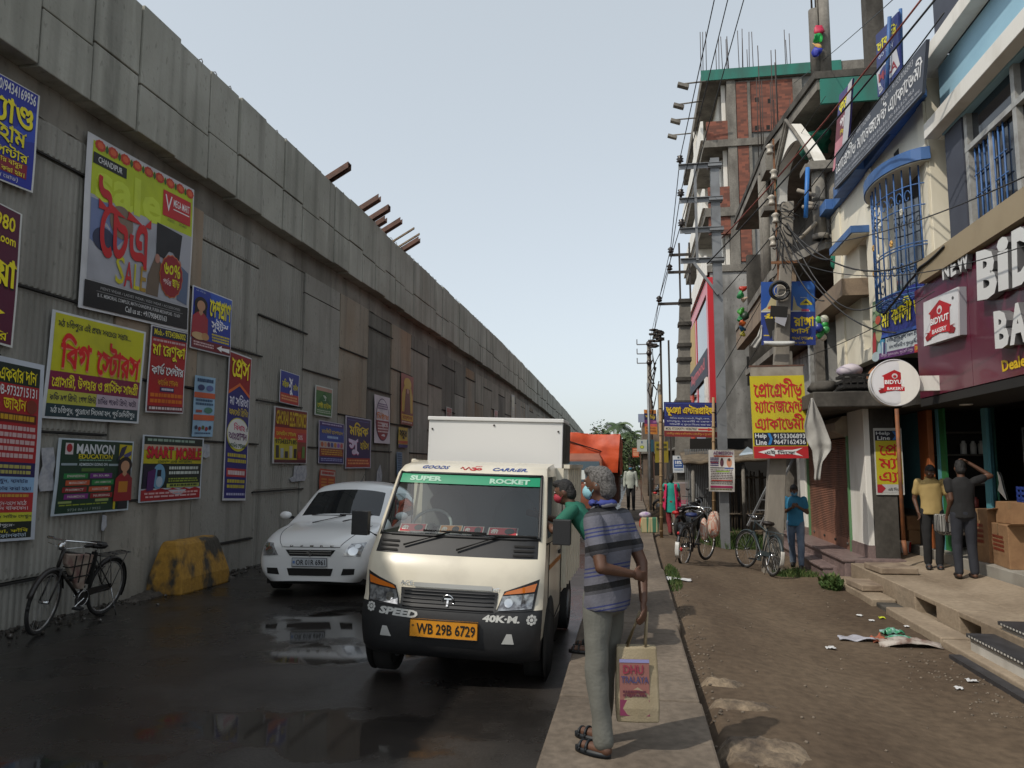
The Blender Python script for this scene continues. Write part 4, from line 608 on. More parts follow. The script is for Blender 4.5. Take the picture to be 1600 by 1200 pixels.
# 3 the large sale sheet
p = sheet((137,205),(303,297),(122,480),'#cfcfd2',3,wave=.009)
p.rect(.045,.03,.985,.34,'#b7c61c',1); p.rect(.045,.34,.985,.83,'#a9aab2',1)
p.text('sale',.08,.12,.66,.36,'#c6d63a',2,.03)
for i in range(9): p.oval(.10 + .106 * i,.045,.045,.034,'#c8402a',3,20,.12); p.oval(.10 + .106 * i,.045,.026,.02,'#e0653a',4,16,.1)
for i in range(8): p.poly([(.14 + .106 * i,.05),(.155 + .106 * i,.02),(.17 + .106 * i,.05),(.155 + .106 * i,.075)],'#3c6a2c',3)
p.rect(.05,.095,.33,.16,'#141414',3); p.text('CHANDIPUR',.09,.11,.29,.145,'#e8e8e8',4,.005)
p.rect(.67,.105,.96,.275,'#c41f26',3); p.text('V',.69,.13,.76,.235,'#f0f0f0',4); p.text('MEGA MART',.775,.14,.945,.19,'#f0f0f0',4,.01); p.rect(.775,.205,.945,.212,'#f0f0f0',4); p.text('STATES',.72,.285,.79,.3,'#3a3a20',4); p.text('STORES',.84,.285,.92,.3,'#3a3a20',4)
p.poly([(.05,.36),(.3,.36),(.36,.5),(.2,.66),(.05,.6)],'#6f7da6',2); p.oval(.16,.58,.09,.07,'#2f3550',3); p.oval(.3,.44,.1,.1,'#7d6a5a',3)
p.text('চৈত্র',.10,.21,.56,.68,'#c2141c',6,.02)
p.text('S',.26,.64,.335,.81,'#c9c022',5,.01); p.text('A',.335,.66,.41,.815,'#c8202a',5,.01); p.text('L',.42,.66,.475,.815,'#c9c022',5,.01); p.text('E',.48,.66,.535,.815,'#a8862a',5,.01)
p.poly([(.62,.34),(.88,.36),(.86,.55),(.79,.5),(.75,.5),(.70,.56),(.62,.55)],'#16161c',3)
p.poly([(.55,.7),(.62,.55),(.68,.6),(.66,.82),(.54,.82)],'#6a5a4a',3); p.poly([(.84,.55),(.97,.6),(.97,.82),(.86,.8)],'#5a6a86',3); p.oval(.635,.575,.025,.03,'#b07a6a',4); p.oval(.86,.565,.025,.03,'#b07a6a',4)
p.oval(.785,.66,.125,.145,'#c86a3a',5,32,.05); p.oval(.785,.66,.118,.138,'#8e1420',6,32,.05)
p.text('৬০%',.70,.575,.875,.66,'#d8d820',7,.02); p.text('পর্যন্ত',.70,.675,.785,.725,'#e0d0d0',7,.01); p.text('ছাড়',.795,.67,.875,.735,'#d8d820',7,.015)
p.rect(.03,.835,.985,.985,'#121214',4); p.text("MEN'S WEAR / LADIES WEAR / KIDS WEAR / ACCESSORIES",.15,.855,.9,.872,'#b0b0b0',5); p.rect(.12,.883,.93,.886,'#8a8a8a',5)
p.text('B. K. MEMORIAL COMPLEX, MATH CHANDIPUR, PURBA MEDINIPORE - 721659',.13,.895,.9,.92,'#c8c8c8',5,.01); p.text('Call us at : +917908430163',.36,.93,.76,.965,'#dcdcdc',5,.01)
done(p,'largest poster, yellow and white with a red Bengali word and a black foot')
# 4 yellow store sheet
p = sheet((82,483),(228,519),(64,653),'#cfd2d6',4)
p.rect(.03,.02,.975,.56,'#c3c01c',1); p.rect(.03,.56,.975,.735,'#7d1440',1); p.rect(.03,.735,.975,.86,'#b9b846',1); p.rect(.5,.735,.975,.86,'#b9a8b4',2); p.rect(.03,.86,.975,.98,'#16343c',1)
p.text('মঠ চণ্ডিপুরে এই প্রথম সবচেয়ে সস্তায়...',.06,.06,.82,.165,'#1a2030',3,.012)
p.text('বিগ',.10,.19,.40,.52,'#d4181c',4,.03,shadow='#e08a6a'); p.text('স্টোরস',.46,.2,.95,.54,'#d4181c',4,.03,shadow='#e08a6a')
p.text('গ্রোসারী, উপহার ও প্লাস্টিক সামগ্রী',.05,.58,.955,.72,'#ecdc2c',3,.02)
p.text('কফি মগ প্রিন্ট, গেগ প্রিন্ট, চাবির পকেট প্রিন্ট, ফটো',.05,.755,.95,.84,'#2c2040',3,.012)
p.text('মঠ চণ্ডিপুর, পুরোনো সিনেমা হল, পূর্ব মেদিনীপুর',.07,.875,.94,.965,'#d8dcdc',3,.012); done(p,'yellow poster with two big red Bengali words and a maroon band below')
# 5 red card centre sheet
p = sheet((236,507),(293,520),(227,644),'#c9c9cc',5)
p.rect(.03,.015,.975,.985,'#a3161a',1); p.rect(.03,.015,.975,.13,'#15163c',2); p.text('Mob.- 9734386002',.08,.03,.93,.105,'#dcd020',3,.02)
scrib(p,.06,.15,.95,.19,1,'#c8a0a0',3)
p.text('মা রেণুকা',.06,.2,.95,.39,'#e8dc20',3,.025,shadow='#401010'); p.text('কার্ড সেন্টার',.07,.42,.94,.56,'#e4e4e4',3,.02,shadow='#401010')
p.text('কার্ডের শোরুম',.25,.59,.8,.68,'#d8a020',3,.01); p.rect(.32,.7,.7,.755,'#2b1a50',2); scrib(p,.35,.712,.68,.75,1,'#c0c0d0',5,.7,3); scrib(p,.06,.775,.95,.91,2,'#c86a18',6); p.rect(.03,.92,.975,.985,'#5a1420',2); scrib(p,.06,.933,.95,.975,1,'#d0c0c0',7,.7,3)
done(p,'narrow red poster with yellow and white Bengali letters right of the yellow one')
# 6 sweets sheet
p = sheet((301,445),(363,469),(296,543),'#c8cad0',6)
p.rect(.025,.02,.98,.98,'#1d3796',1); p.poly([(.4,.02),(.98,.02),(.98,.5),(.6,.6)],'#2a55b6',2); p.rect(.025,.83,.98,.98,'#6a1420',3)
woman(p,.2,.16,.36,.66,'#a82a38',3); p.oval(.18,.78,.17,.06,'#c9a878',6); p.oval(.33,.77,.09,.06,'#b98a58',7)
p.text('দেশপ্রাণ',.4,.1,.96,.42,'#ece024',5,.03,shadow='#101020'); p.text('সুইটস্',.47,.42,.9,.66,'#e8e8ee',5,.02); p.text('মঠ চণ্ডিপুর',.07,.04,.3,.08,'#b0c0e0',3); scrib(p,.5,.68,.95,.82,3,'#c8b830',8); p.poly([(.62,.905),(.75,.85),(.74,.885),(.95,.875),(.95,.945),(.74,.925),(.75,.96)],'#e6e6e6',5); scrib(p,.06,.87,.55,.95,2,'#d0b0b0',9,.6,4)
done(p,'blue poster with a printed woman in pink and a white arrow')
# 7 tall press sheet
p = sheet((358,547),(393,560),(347,782),'#c8c8cc',7)
p.rect(.04,.01,.97,.985,'#20246e',1); p.poly([(.04,.01),(.97,.01),(.97,.27),(.5,.2),(.04,.27)],'#8c1216',2); p.poly([(.04,.27),(.5,.2),(.97,.27),(.97,.292),(.5,.222),(.04,.292)],'#d0632a',3)
p.text('প্রেস',.12,.03,.9,.175,'#ecdc1c',4,.02); p.text('মা সরিতা',.1,.28,.92,.36,'#d8d8e8',4,.02); p.text('অফসেট প্রিন্টিং',.1,.37,.93,.43,'#d0b840',4,.015)
p.oval(.52,.555,.47,.115,'#b9b42a',3); p.oval(.52,.55,.45,.103,'#d4d4d0',4); p.text('বিবাহ',.32,.475,.8,.53,'#c01c5a',5,.02); p.text('ও',.84,.5,.92,.525,'#2c2a5a',5,.01); p.text('অন্নপ্রাশন',.12,.54,.9,.595,'#5a1a5a',5,.02); p.text('কার্ডের শোরুম',.14,.605,.86,.645,'#1c4a2a',5,.02)
scrib(p,.12,.685,.92,.76,2,'#b8aa3c',3); p.rect(.1,.785,.94,.842,'#b03434',2); scrib(p,.15,.8,.9,.84,1,'#d8c8c8',4,.7,3); scrib(p,.12,.86,.92,.93,2,'#b8aa3c',5); scrib(p,.1,.95,.93,.975,1,'#a8a8c8',6)
done(p,'tall narrow poster, red on top and blue below with a white oval')
# 8 pale blue sheet
p = sheet((305,586),(337,591),(299,682),'#8fb2cc',8)
scrib(p,.1,.04,.9,.11,1,'#24486a',3,.8); p.rect(.0,.27,1,.36,'#c65a34',2); p.rect(0,.64,1,.73,'#c65a34',2); scrib(p,.08,.38,.92,.5,2,'#3a5a78',4); p.oval(.3,.19,.16,.05,'#2a3a6a',3); p.oval(.72,.19,.18,.05,'#5a6a9a',3); p.oval(.7,.56,.2,.05,'#4a7a6a',3); p.rect(.1,.56,.4,.6,'#a04a3a',3)
for i in range(5): p.oval(.15 + .17 * i,.85 + .02 * (i % 2),.07,.035,['#23324a','#8a2a2a','#4a5a2a','#8a2a2a','#23324a'][i],3)
scrib(p,.1,.93,.9,.97,1,'#3a5a78',4); done(p,'small pale blue leaflet with two orange bands')
# 9 tall sheet at the left edge
p = sheet((-60,542),(69,571),(-80,852),'#c2c8d2',9)
p.rect(0,.03,.945,.14,'#10241a',1); p.rect(0,.14,.945,.57,'#a41a22',1); p.rect(0,.57,.945,.65,'#201a52',1); p.rect(0,.65,.945,.735,'#8fb4d8',1); p.rect(0,.735,.945,.845,'#b02a2c',1); p.rect(0,.845,.945,.895,'#c4c436',1); p.rect(0,.895,.945,.985,'#121d16',1)
p.text('একবার দান',.44,.05,.9,.13,'#ecdc1c',3,.015); p.text('MOB-9732715131',.34,.15,.91,.205,'#e0e0e0',3,.012); p.text('জাহান',.5,.215,.78,.29,'#e8cc1c',3,.015); p.oval(.85,.255,.07,.04,'#7a3020',3); scrib(p,.42,.31,.9,.345,1,'#c89a1c',3,.8,3); p.rect(0,.3,.92,.352,'#5c1414',2)
scrib(p,.4,.37,.92,.56,5,'#c8a8a8',3); scrib(p,.4,.585,.9,.645,2,'#b0a85a',5); p.text('দেখুন, ব্যবহার',.42,.66,.86,.69,'#1c2a5a',3,.01); p.text('বিচার করা হয়।',.42,.695,.9,.725,'#1c2a5a',3,.01); scrib(p,.42,.745,.88,.77,1,'#d09a3a',6); p.text('এখানে-তলে মাঠে',.4,.775,.86,.805,'#e0d0d0',3,.01); p.text('নতুন থাকবেন।',.42,.81,.88,.838,'#e0d0d0',3,.01); p.text('মাসে সাইড দেখুন',.4,.852,.94,.88,'#1c1c30',3,.01); p.text('চণ্ডীপুরে-',.42,.9,.72,.925,'#d8d8d8',3,.01); p.text('দীঘা, কাঁথি',.42,.93,.9,.955,'#d8cc2c',3,.012); p.text('কোলকাতা',.52,.958,.88,.98,'#b8c8d8',3,.01)
done(p,'tall red, green and blue banded poster at the left edge above the bicycle')
# 10 education sheet
p = sheet((92,684),(209,690),(79,807),'#b9c4cc',10)
p.rect(.035,.02,.98,.975,'#0f3322',1); p.poly([(.79,.05),(.98,.06),(.98,.3),(.86,.3),(.79,.25)],'#b8a818',2); p.poly([(.77,.3),(.82,.1),(.9,.06),(.86,.2)],'#2c2a44',3); p.poly([(.86,.2),(.97,.14),(.97,.2),(.88,.26)],'#4a4878',3); p.rect(.77,.72,.8,.97,'#b8a818',2)
p.rect(.085,.06,.18,.21,'#c8c0c0',2); p.oval(.132,.125,.035,.055,'#9c1c28',3); p.text('MANVON',.22,.065,.72,.2,'#c9cdd0',3,.03); p.text('EDUCATION',.25,.2,.7,.265,'#c2b41c',3,.03); scrib(p,.26,.275,.7,.3,1,'#7a9a8a',3)
p.text('ADMISSION GOING ON',.26,.32,.64,.36,'#c0ccd0',3,.02); p.rect(.05,.325,.24,.355,'#8a9aa0',2); p.rect(.66,.33,.8,.36,'#8a9aa0',2); p.rect(.3,.39,.6,.435,'#4a6a2a',2)
cols_ = ['#1c7a3a','#6a2a7a','#b8502c','#1c7a3a','#8a1c20','#b8502c','#7a2a7a','#8a1c20']; nm_ = ['ENGINEERING','BBA, BCA, MBA','MANAGEMENT','LAW, ANIMATION','PHARMACY','AGRICULTURE','PARAMEDICAL','NURSING']
for i in range(8):
    u0 = .09 + (.33 if i % 2 else 0) + (.03 if i in (2,3,6,7) else 0); v0 = .46 + .09 * (i // 2); p.rect(u0,v0,u0 + .3,v0 + .068,cols_[i],2); p.text(nm_[i],u0 + .04,v0 + .018,u0 + .26,v0 + .05,'#d0c8c0',3,.01)
p.rect(.06,.82,.22,.85,'#8a9a5a',2); p.rect(.52,.81,.7,.845,'#8a9a5a',2); scrib(p,.06,.865,.7,.89,1,'#8a9a2a',5); p.text('9734 86-11 / 9932',.18,.92,.6,.955,'#8a9a90',3,.01)
woman(p,.89,.24,.24,.62,'#8e1c22',4,'#b8761c'); p.rect(.83,.84,.96,.97,'#18181c',4); done(p,'dark green education poster with a printed girl in red holding books')
# 11 mobile shop sheet
p = sheet((223,679),(318,685),(216,786),'#b9c0c8',11)
p.rect(.025,.02,.975,.14,'#12261c',1); p.rect(.025,.14,.975,.425,'#b8ac1c',1); p.rect(.025,.14,.975,.22,'#b8a08a',2); p.rect(.025,.425,.975,.8,'#10201a',1); p.poly([(.025,.98),(.025,.82)] + [(.025 + .095 * i,.80 if i % 2 else .83) for i in range(11)] + [(.975,.98)],'#a01c24',2)
scrib(p,.06,.05,.85,.11,1,'#8aa090',3); p.text('SMART',.06,.16,.48,.345,'#c01c2c',4,.04,shadow='#3a1010'); p.text('MOBILE',.52,.165,.95,.36,'#c01c2c',4,.04,shadow='#3a1010'); p.text('সেলস্ এণ্ড সার্ভিসিং',.24,.355,.8,.42,'#2a4a2a',4,.01)
p.oval(.27,.62,.1,.19,'#6a9ab8',2); p.rect(.04,.45,.2,.8,'#14142c',2); p.poly([(.1,.55),(.22,.5),(.2,.82),(.1,.84)],'#4a1c5a',3); p.rect(.24,.52,.3,.62,'#101020',4); p.oval(.28,.7,.05,.08,'#a8b8c8',4)
scrib(p,.42,.47,.94,.62,2,'#c0c8c0',4,.6); scrib(p,.42,.65,.93,.72,2,'#8a9a3a',4); p.rect(.4,.735,.95,.795,'#a8b05a',3); scrib(p,.43,.745,.92,.79,1,'#3a4a1c',6,.75,4); scrib(p,.06,.86,.93,.96,2,'#d0a0a0',7,.55,4)
done(p,'black and red phone shop poster with SMART MOBILE on a yellow band')
# 12-19 smaller sheets further along
p = sheet((438,577),(468,587),(436,628),'#c0c4cc',12)
p.rect(.03,.02,.97,.68,'#24348a',1); p.rect(.03,.68,.97,.98,'#a83028',1); p.text('মল্লিক',.1,.24,.42,.52,'#d8cc20',3,.02); p.text('সু',.42,.16,.64,.72,'#e4e4ee',4,.03); p.text('হাউস',.66,.3,.93,.54,'#d8cc20',3,.02); scrib(p,.08,.75,.9,.92,2,'#d09060',3); done(p,'small blue and red shoe shop poster above the electronics one')
p = sheet((428,634),(481,643),(425,724),'#b8b8ba',13)
p.rect(.04,.02,.97,.36,'#6c1418',1); p.rect(.04,.36,.97,.57,'#b8441c',1); p.rect(.04,.54,.68,.93,'#b0a41c',1); p.rect(.68,.57,.97,.93,'#7a3a2a',1); p.rect(.04,.93,.97,.985,'#4a1020',2)
p.text('GHORAI',.06,.06,.4,.31,'#c8a81c',3,.03); p.text('ELECTRONICS',.44,.06,.95,.33,'#c8a81c',3,.03); p.text('মোবাইল শোরুম',.08,.41,.64,.51,'#d8b83c',3,.02); p.rect(.68,.43,.96,.6,'#b03038',2); p.text('50%',.7,.47,.84,.56,'#d8c0c0',3,.02); p.text('9734357185',.06,.57,.66,.65,'#1c1c1c',4,.02)
for i in range(7): p.rect(.08 + .125 * i,.68 + .05 * (i % 3),.165 + .125 * i,.9,['#2a2a2a','#9aa0a4','#1c1c1c','#b0a8a0','#1c1c1c','#a03a2a','#5a7a3a'][i],3)
done(p,'red and yellow electronics poster with a phone number and appliances')
p = sheet((493,601),(520,608),(491,648),'#c0c6c0',14)
p.rect(.05,.04,.95,.96,'#3a6a34',1); p.rect(.05,.04,.95,.16,'#b08a7a',2); p.poly([(.15,.55),(.5,.18),(.85,.55)],'#1c5a28',2); p.text('শ্রী',.36,.3,.62,.48,'#d8dcd0',3,.01); p.text('গেষ্ট হাউস',.12,.52,.9,.74,'#d0c428',3,.02); scrib(p,.1,.8,.9,.92,2,'#a8b8a0',4); done(p,'small green guest house poster with a white edge')
p = sheet((498,656),(538,663),(497,724),'#a8a4b4',15)
p.rect(.03,.02,.97,.12,'#3a246a',1); p.rect(.03,.12,.97,.47,'#26428e',1); p.rect(.03,.47,.97,.63,'#b0a8a8',1); p.rect(.03,.63,.97,.83,'#7e2820',1); p.rect(.03,.83,.97,.98,'#1e2060',1)
p.text('মাতঙ্গিনী হাসপাতাল',.1,.17,.93,.3,'#c4a83c',3,.015); scrib(p,.32,.34,.74,.42,1,'#9ab4d8',3,.7); scrib(p,.08,.05,.9,.1,1,'#b0a8c8',2)
for i in range(7): p.oval(.12 + .125 * i,.55,.05,.06,['#b05a3a','#c88a6a','#6a2a4a','#3a4a8a','#b0743a','#8a5ab0','#c05a5a'][i],3)
scrib(p,.08,.66,.92,.81,3,'#c0903c',4); scrib(p,.06,.87,.94,.95,2,'#8a90c0',5); done(p,'blue and brown hospital poster with a row of small faces')
p = sheet((540,649),(580,656),(539,732),'#a9a6b4',16)
p.rect(.04,.02,.965,.8,'#2c2054',1); p.rect(.04,.8,.965,.975,'#9a3226',1); p.text('মল্লিক',.13,.1,.87,.38,'#d0b42c',3,.03); p.text('সু',.1,.42,.5,.74,'#d4c4dc',3,.05,shadow='#b04a7a'); p.text('হাউস',.54,.43,.9,.64,'#d0b42c',3,.03); scrib(p,.08,.83,.9,.94,2,'#d08a5a',4); p.rect(.08,.065,.9,.08,'#4a4a84',2); done(p,'dark purple shoe shop poster with large yellow and pink letters')
p = sheet((585,616),(609,622),(585,692),'#c6bcc4',17)
p.oval(.5,.5,.44,.45,'#4a2a50',2,36); p.oval(.5,.5,.41,.43,'#c8bec6',3,36); p.poly([(.5 + .41 * cos(pi * i / 18),.52 + .41 * sin(pi * i / 18)) for i in range(19)],'#8a2c34',4); scrib(p,.2,.16,.8,.3,3,'#6a4a7a',3,.5,5); p.text('মিষ্টান্ন',.1,.35,.9,.5,'#c8702c',5,.02); scrib(p,.16,.56,.84,.8,4,'#d0b8b8',4,.5,6); done(p,'white poster with one tall purple-edged oval on it')
p = sheet((627,582),(646,590),(626,662),'#8a4030',18)
p.oval(.5,.18,.3,.12,'#b8942c',2); p.poly([(.06,.75),(.06,.4),(.2,.26),(.35,.2),(.28,.75)],'#b8942c',2); p.poly([(.94,.75),(.94,.4),(.8,.26),(.65,.2),(.72,.75)],'#b8942c',2); p.poly([(.25,.8),(.3,.45),(.42,.28),(.58,.28),(.7,.45),(.75,.8)],'#6a3024',3); p.oval(.5,.33,.1,.05,'#a87a68',4); p.rect(.04,.8,.96,.92,'#c89a1c',3); p.text('মহোৎসব',.1,.815,.9,.9,'#8a1c14',4,.02); scrib(p,.08,.935,.9,.98,1,'#c8a8a0',3); done(p,'tall brown and gold festival poster, higher than its neighbours')
p = sheet((623,667),(637,669),(622,699),'#b89a2c',19)
p.text('সমুদ্র',.08,.12,.92,.58,'#1c1410',3,.03); p.rect(0,.66,1,.8,'#b0502c',2); p.rect(0,.84,1,1,'#3c2c6a',2); done(p,'little yellow poster with black letters just left of the mini truck box')
p = sheet((500,732),(524,735),(498,775),'#a8452c',20)
p.rect(.04,.06,.96,.24,'#b8a8a0',2); scrib(p,.12,.09,.88,.21,1,'#a8302c',3,.8,3); scrib(p,.1,.34,.44,.9,5,'#c8843c',4); scrib(p,.54,.34,.92,.9,5,'#c8843c',5); done(p,'orange notice partly hidden behind the roof of the white car')
p = sheet((620,706),(628,707),(620,742),'#7d94ae',22); scrib(p,.1,.05,.9,.95,9,'#46607c',4); done(p,'thin pale blue strip of paper low on the wall beside the mini truck')
for a,b,c,cc,lb in (((697,635),(706,638),(697,652),'#9a4a40','faded red square notice just above the truck box, nearest of the far ones'),((772,640),(778,642),(772,656),'#b0706c','faint pink notice far along the wall'),((799,616),(804,618),(799,656),'#b8b09a','tall pale banner paper farthest along the wall')):
    p = sheet(a,b,c,'#a8a29c',30); p.rect(.1,.08,.9,.5,cc,2); scrib(p,.1,.56,.9,.92,3,cc,5); done(p,lb)
# torn remains of pasted paper
PAPER = mat('torn_paper',(.42,.42,.44),.9,(.28,.29,.33),9,fine=.1)
for i,(poly,lb) in enumerate((([(64,700),(83,699),(86,722),(82,742),(85,766),(62,768),(58,752),(66,728)],'torn white paper left of the green education poster'),
                 ([(460,728),(478,727),(479,742),(476,751),(455,753),(452,748),(458,744)],'torn pinkish paper below the electronics poster'),
                 ([(318,694),(327,695),(327,713),(321,716),(317,714)],'small white scrap right of the phone shop poster'),
                 ([(589,737),(594,726),(597,741),(596,752),(588,752)],'pointed grey scrap low on the wall right of the purple poster'),
                 ([(160,804),(166,806),(166,822),(161,830),(158,828)],'thin white drip of paper under the green education poster'))):
    b = MB(); pts = [onX(x,y,PW - .02) for x,y in poly]; b.prism(pts,(.006,0,0),PAPER)
    b.build('torn_paper',None,lb,'paper scrap','torn paper left on the flyover wall')

# ================================================================== buildings along the right side
CREAM = mat('cream_wall',(.74,.69,.56),.75,(.60,.55,.43),1.2,.45,.7,(1,1,.3),.15,20)
BLUE = mat('sky_blue_wall',(.30,.50,.62),.7,(.27,.46,.58),1.5,bump=.1,bsc=25)
WHITE = mat('white_paint_wall',(.72,.70,.65),.75,(.55,.52,.46),1.8,.5,.72,(1,1,.35),.15,20)
TRIM = mat('blue_trim',(.045,.125,.32),.55,(.03,.085,.22),3)
SLATE = mat('slate_wall',(.055,.062,.085),.7,(.045,.05,.07),2)
MAROON = mat('maroon_sheet',(.115,.010,.032),.28,(.10,.008,.028),1.5,coat=.2)
BEIGE = mat('beige_cladding',(.32,.25,.15),.5,(.28,.215,.125),2)
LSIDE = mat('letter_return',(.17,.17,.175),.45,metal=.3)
SILVER = mat('silver_letter',(.66,.66,.65),.45)
ALU = mat('aluminium_frame',(.42,.42,.40),.5,(.3,.29,.27),8,metal=.3)
TINT = mat('tinted_glass',(.012,.016,.024),.06,spec=.6)
BLACK = mat('black_and_deep_shade',(.012,.011,.010),.9)  # own colour of black parts, and shade painted into openings and interiors
ORANGE = mat('orange_paint',(.34,.10,.03),.6,(.26,.075,.02),3)
GREENP = mat('green_paint',(.025,.17,.05),.6,(.02,.13,.04),3)
CYAN = mat('cyan_paint',(.10,.29,.34),.65,(.085,.25,.30),2)
GRANITE = mat('pink_granite',(.20,.145,.135),.5,(.145,.105,.10),8,fine=.15)
TEAL = mat('teal_paint',(.02,.17,.13),.75,(.03,.12,.095),2,stretch=(1,1,.4))
GLASS = glass('shop_glass',(.75,.82,.84),.03,.06)
CARD = mat('cardboard',(.27,.155,.075),.85,(.22,.12,.058),5,fine=.06)
def brick_mat():
    m = bpy.data.materials.new('brick_wall'); m.use_nodes = True; nt = m.node_tree; N = nt.nodes; L = nt.links; b = N['Principled BSDF']; b.inputs['Roughness'].default_value = .9
    g = N.new('ShaderNodeNewGeometry'); s = N.new('ShaderNodeSeparateXYZ'); L.new(g.outputs['Position'],s.inputs[0])
    a = N.new('ShaderNodeMath'); a.operation = 'ADD'; L.new(s.outputs[0],a.inputs[0]); L.new(s.outputs[1],a.inputs[1])
    c = N.new('ShaderNodeCombineXYZ'); L.new(a.outputs[0],c.inputs[0]); L.new(s.outputs[2],c.inputs[1])
    t = N.new('ShaderNodeTexBrick'); t.inputs['Scale'].default_value = 1; t.inputs['Brick Width'].default_value = .27; t.inputs['Row Height'].default_value = .10; t.inputs['Mortar Size'].default_value = .018
    t.inputs['Color1'].default_value = (.24,.085,.055,1); t.inputs['Color2'].default_value = (.11,.048,.036,1); t.inputs['Mortar'].default_value = (.16,.14,.12,1); t.inputs[6].default_value = -.1
    L.new(c.outputs[0],t.inputs[0]); L.new(t.outputs[0],b.inputs['Base Color'])
    bp = N.new('ShaderNodeBump'); bp.inputs['Strength'].default_value = .6; bp.inputs['Distance'].default_value = .02; bp.invert = True; L.new(t.outputs['Fac'],bp.inputs['Height']); L.new(bp.outputs[0],b.inputs['Normal'])
    return m
BRICK = brick_mat()
def pxbox(pts,X,depth,m,b=None):
    """wall piece whose outline is seen at these places of the photo on the plane x = X, with real thickness"""
    b = b or MB(); b.prism([onX(x,y,X) for x,y in pts],(depth,0,0),m); return b
# ------------------------------------------------------------------ stepped ledges in front of the shops
lm = MB()
def strip(x0,x1,y0,y1,z0,z1,m,b): b.bx(x0,x1,y0,y1,z0,z1,m)
for (ya,yb) in ((2,9.0),(9.03,10.85),(11.45,13.7)): strip(3.2,3.52,ya,yb,-.5,-.025 + .01 * sin(ya * 5),TAN,lm)
strip(3.26,3.52,10.84,11.46,-.5,-.06,DARKC,lm)
lm.build('drain_kerb',kind='structure',bevel=.015)
b = MB()
ys = [5,8.85,9.4,10.05,10.75,13.7]
for i in range(5):
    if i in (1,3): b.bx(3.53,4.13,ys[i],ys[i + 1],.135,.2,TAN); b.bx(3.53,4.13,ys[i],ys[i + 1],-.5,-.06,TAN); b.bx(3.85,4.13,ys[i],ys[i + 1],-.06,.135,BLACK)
    else: b.bx(3.53,4.13,ys[i],ys[i + 1],-.5,.2,TAN)
b.add([(4.13,5,.2),(4.86,5,.27),(4.86,14.9,.27),(4.42,14.9,.23),(4.13,13.7,.2),(4.13,5,-.5),(4.86,5,-.5),(4.86,14.9,-.5),(4.42,14.9,-.5),(4.13,13.7,-.5)],[(0,1,2,3,4),(9,8,7,6,5)] + [(i,(i + 1) % 5,5 + (i + 1) % 5,5 + i) for i in range(5)],TAN)
b.build('shop_ledge',kind='structure',bevel=.012)
MB().bx(4.87,9,5,16.0,-.5,.42,mat('plinth_concrete',(.30,.285,.25),.8,(.22,.2,.17),2,bump=.2)).build('shop_plinth',kind='structure',bevel=.01)
for (x0,x1,y0,y1,z0,lb) in ((3.22,3.62,12.05,12.75,-.015,'loose stone slab on the drain kerb, the lower of the two near the weeds'),(3.56,4.1,12.3,13.0,.205,'loose stone slab on the ledge, the upper of the two near the granite steps')):
    MB().box(((x0 + x1) / 2,(y0 + y1) / 2,z0 + .05),(x1 - x0,y1 - y0,.09),mat('stone_slab',(.27,.21,.15),.9,(.17,.125,.09),4,bump=.5,bsc=14),.06).build('stone_slab',None,lb,'stone slab','loose stone slabs by the drain',bevel=.015)
# white and black stairs at the right edge
DOTB = mat('black_terrazzo',(.03,.03,.033),.45,(.05,.05,.055),9); RISER = mat('white_riser',(.52,.50,.46),.6,(.4,.38,.34),3,stretch=(1,1,.3))
stair = empty('shop_stairs',(3.6,7.5,-.1),0,'white stairs with black dotted treads at the right edge','stairs')
for i in range(4):
    x0,zt,ye = 3.30 + .25 * i,.13 + .15 * i,8.55 - .12 * i
    MB().bx(x0,4.4,4.5,ye - .02,-.3 if i == 0 else zt - .15,zt - .035,RISER).build('riser',stair)
    t = MB(); t.bx(x0 - .03,4.4,4.5,ye,zt - .034,zt,DOTB)
    yy = 5.0
    while yy < ye - .03: t.box((x0 - .031,yy,zt - .017),(.004,.03,.016),RISER); yy += .062
    t.build('tread',stair)
MB().bx(3.08,3.19,4.5,8.5,-.4,-.07,DOTB).build('stair_footing',stair)
# ------------------------------------------------------------------ bakery building
bak = empty('bakery_building',(5.2,10,0),0,'light blue building with white ledges and a maroon bakery front','building')
b = MB(); b.bx(5.0,5.1,14.41,15.9,1.02,2.75,CYAN); b.bx(4.98,5.1,14.41,15.91,.421,1.02,GREYC); b.build('side_wall',bak)
MB().bx(4.93,5.02,13.97,14.4,.421,2.75,ORANGE).build('orange_pillar',bak,bevel=.01)
b = MB(); b.bx(5.05,5.08,13.85,13.94,.421,2.75,CYAN); b.build('pillar',bak); MB().bx(5.07,5.10,13.64,13.84,.421,2.75,GREENP).build('green_pillar',bak)
MB().bx(5.42,5.52,12.95,13.1,.421,2.7,CYAN).build('post',bak)
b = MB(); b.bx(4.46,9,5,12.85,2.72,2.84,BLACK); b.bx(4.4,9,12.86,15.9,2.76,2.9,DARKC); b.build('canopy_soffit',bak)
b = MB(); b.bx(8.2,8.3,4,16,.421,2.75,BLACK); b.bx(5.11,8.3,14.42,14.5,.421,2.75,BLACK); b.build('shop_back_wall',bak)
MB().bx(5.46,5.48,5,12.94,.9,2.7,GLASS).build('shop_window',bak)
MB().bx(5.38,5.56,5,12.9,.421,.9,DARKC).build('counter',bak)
fl = MB()
for i,(py,y) in enumerate(((1470,12.3),(1580,10.2))): fl.cyl((4.9,y,2.715),(4.9,y,2.70),.09,WHITE,n=16)
fl.build('ceiling_light',bak)
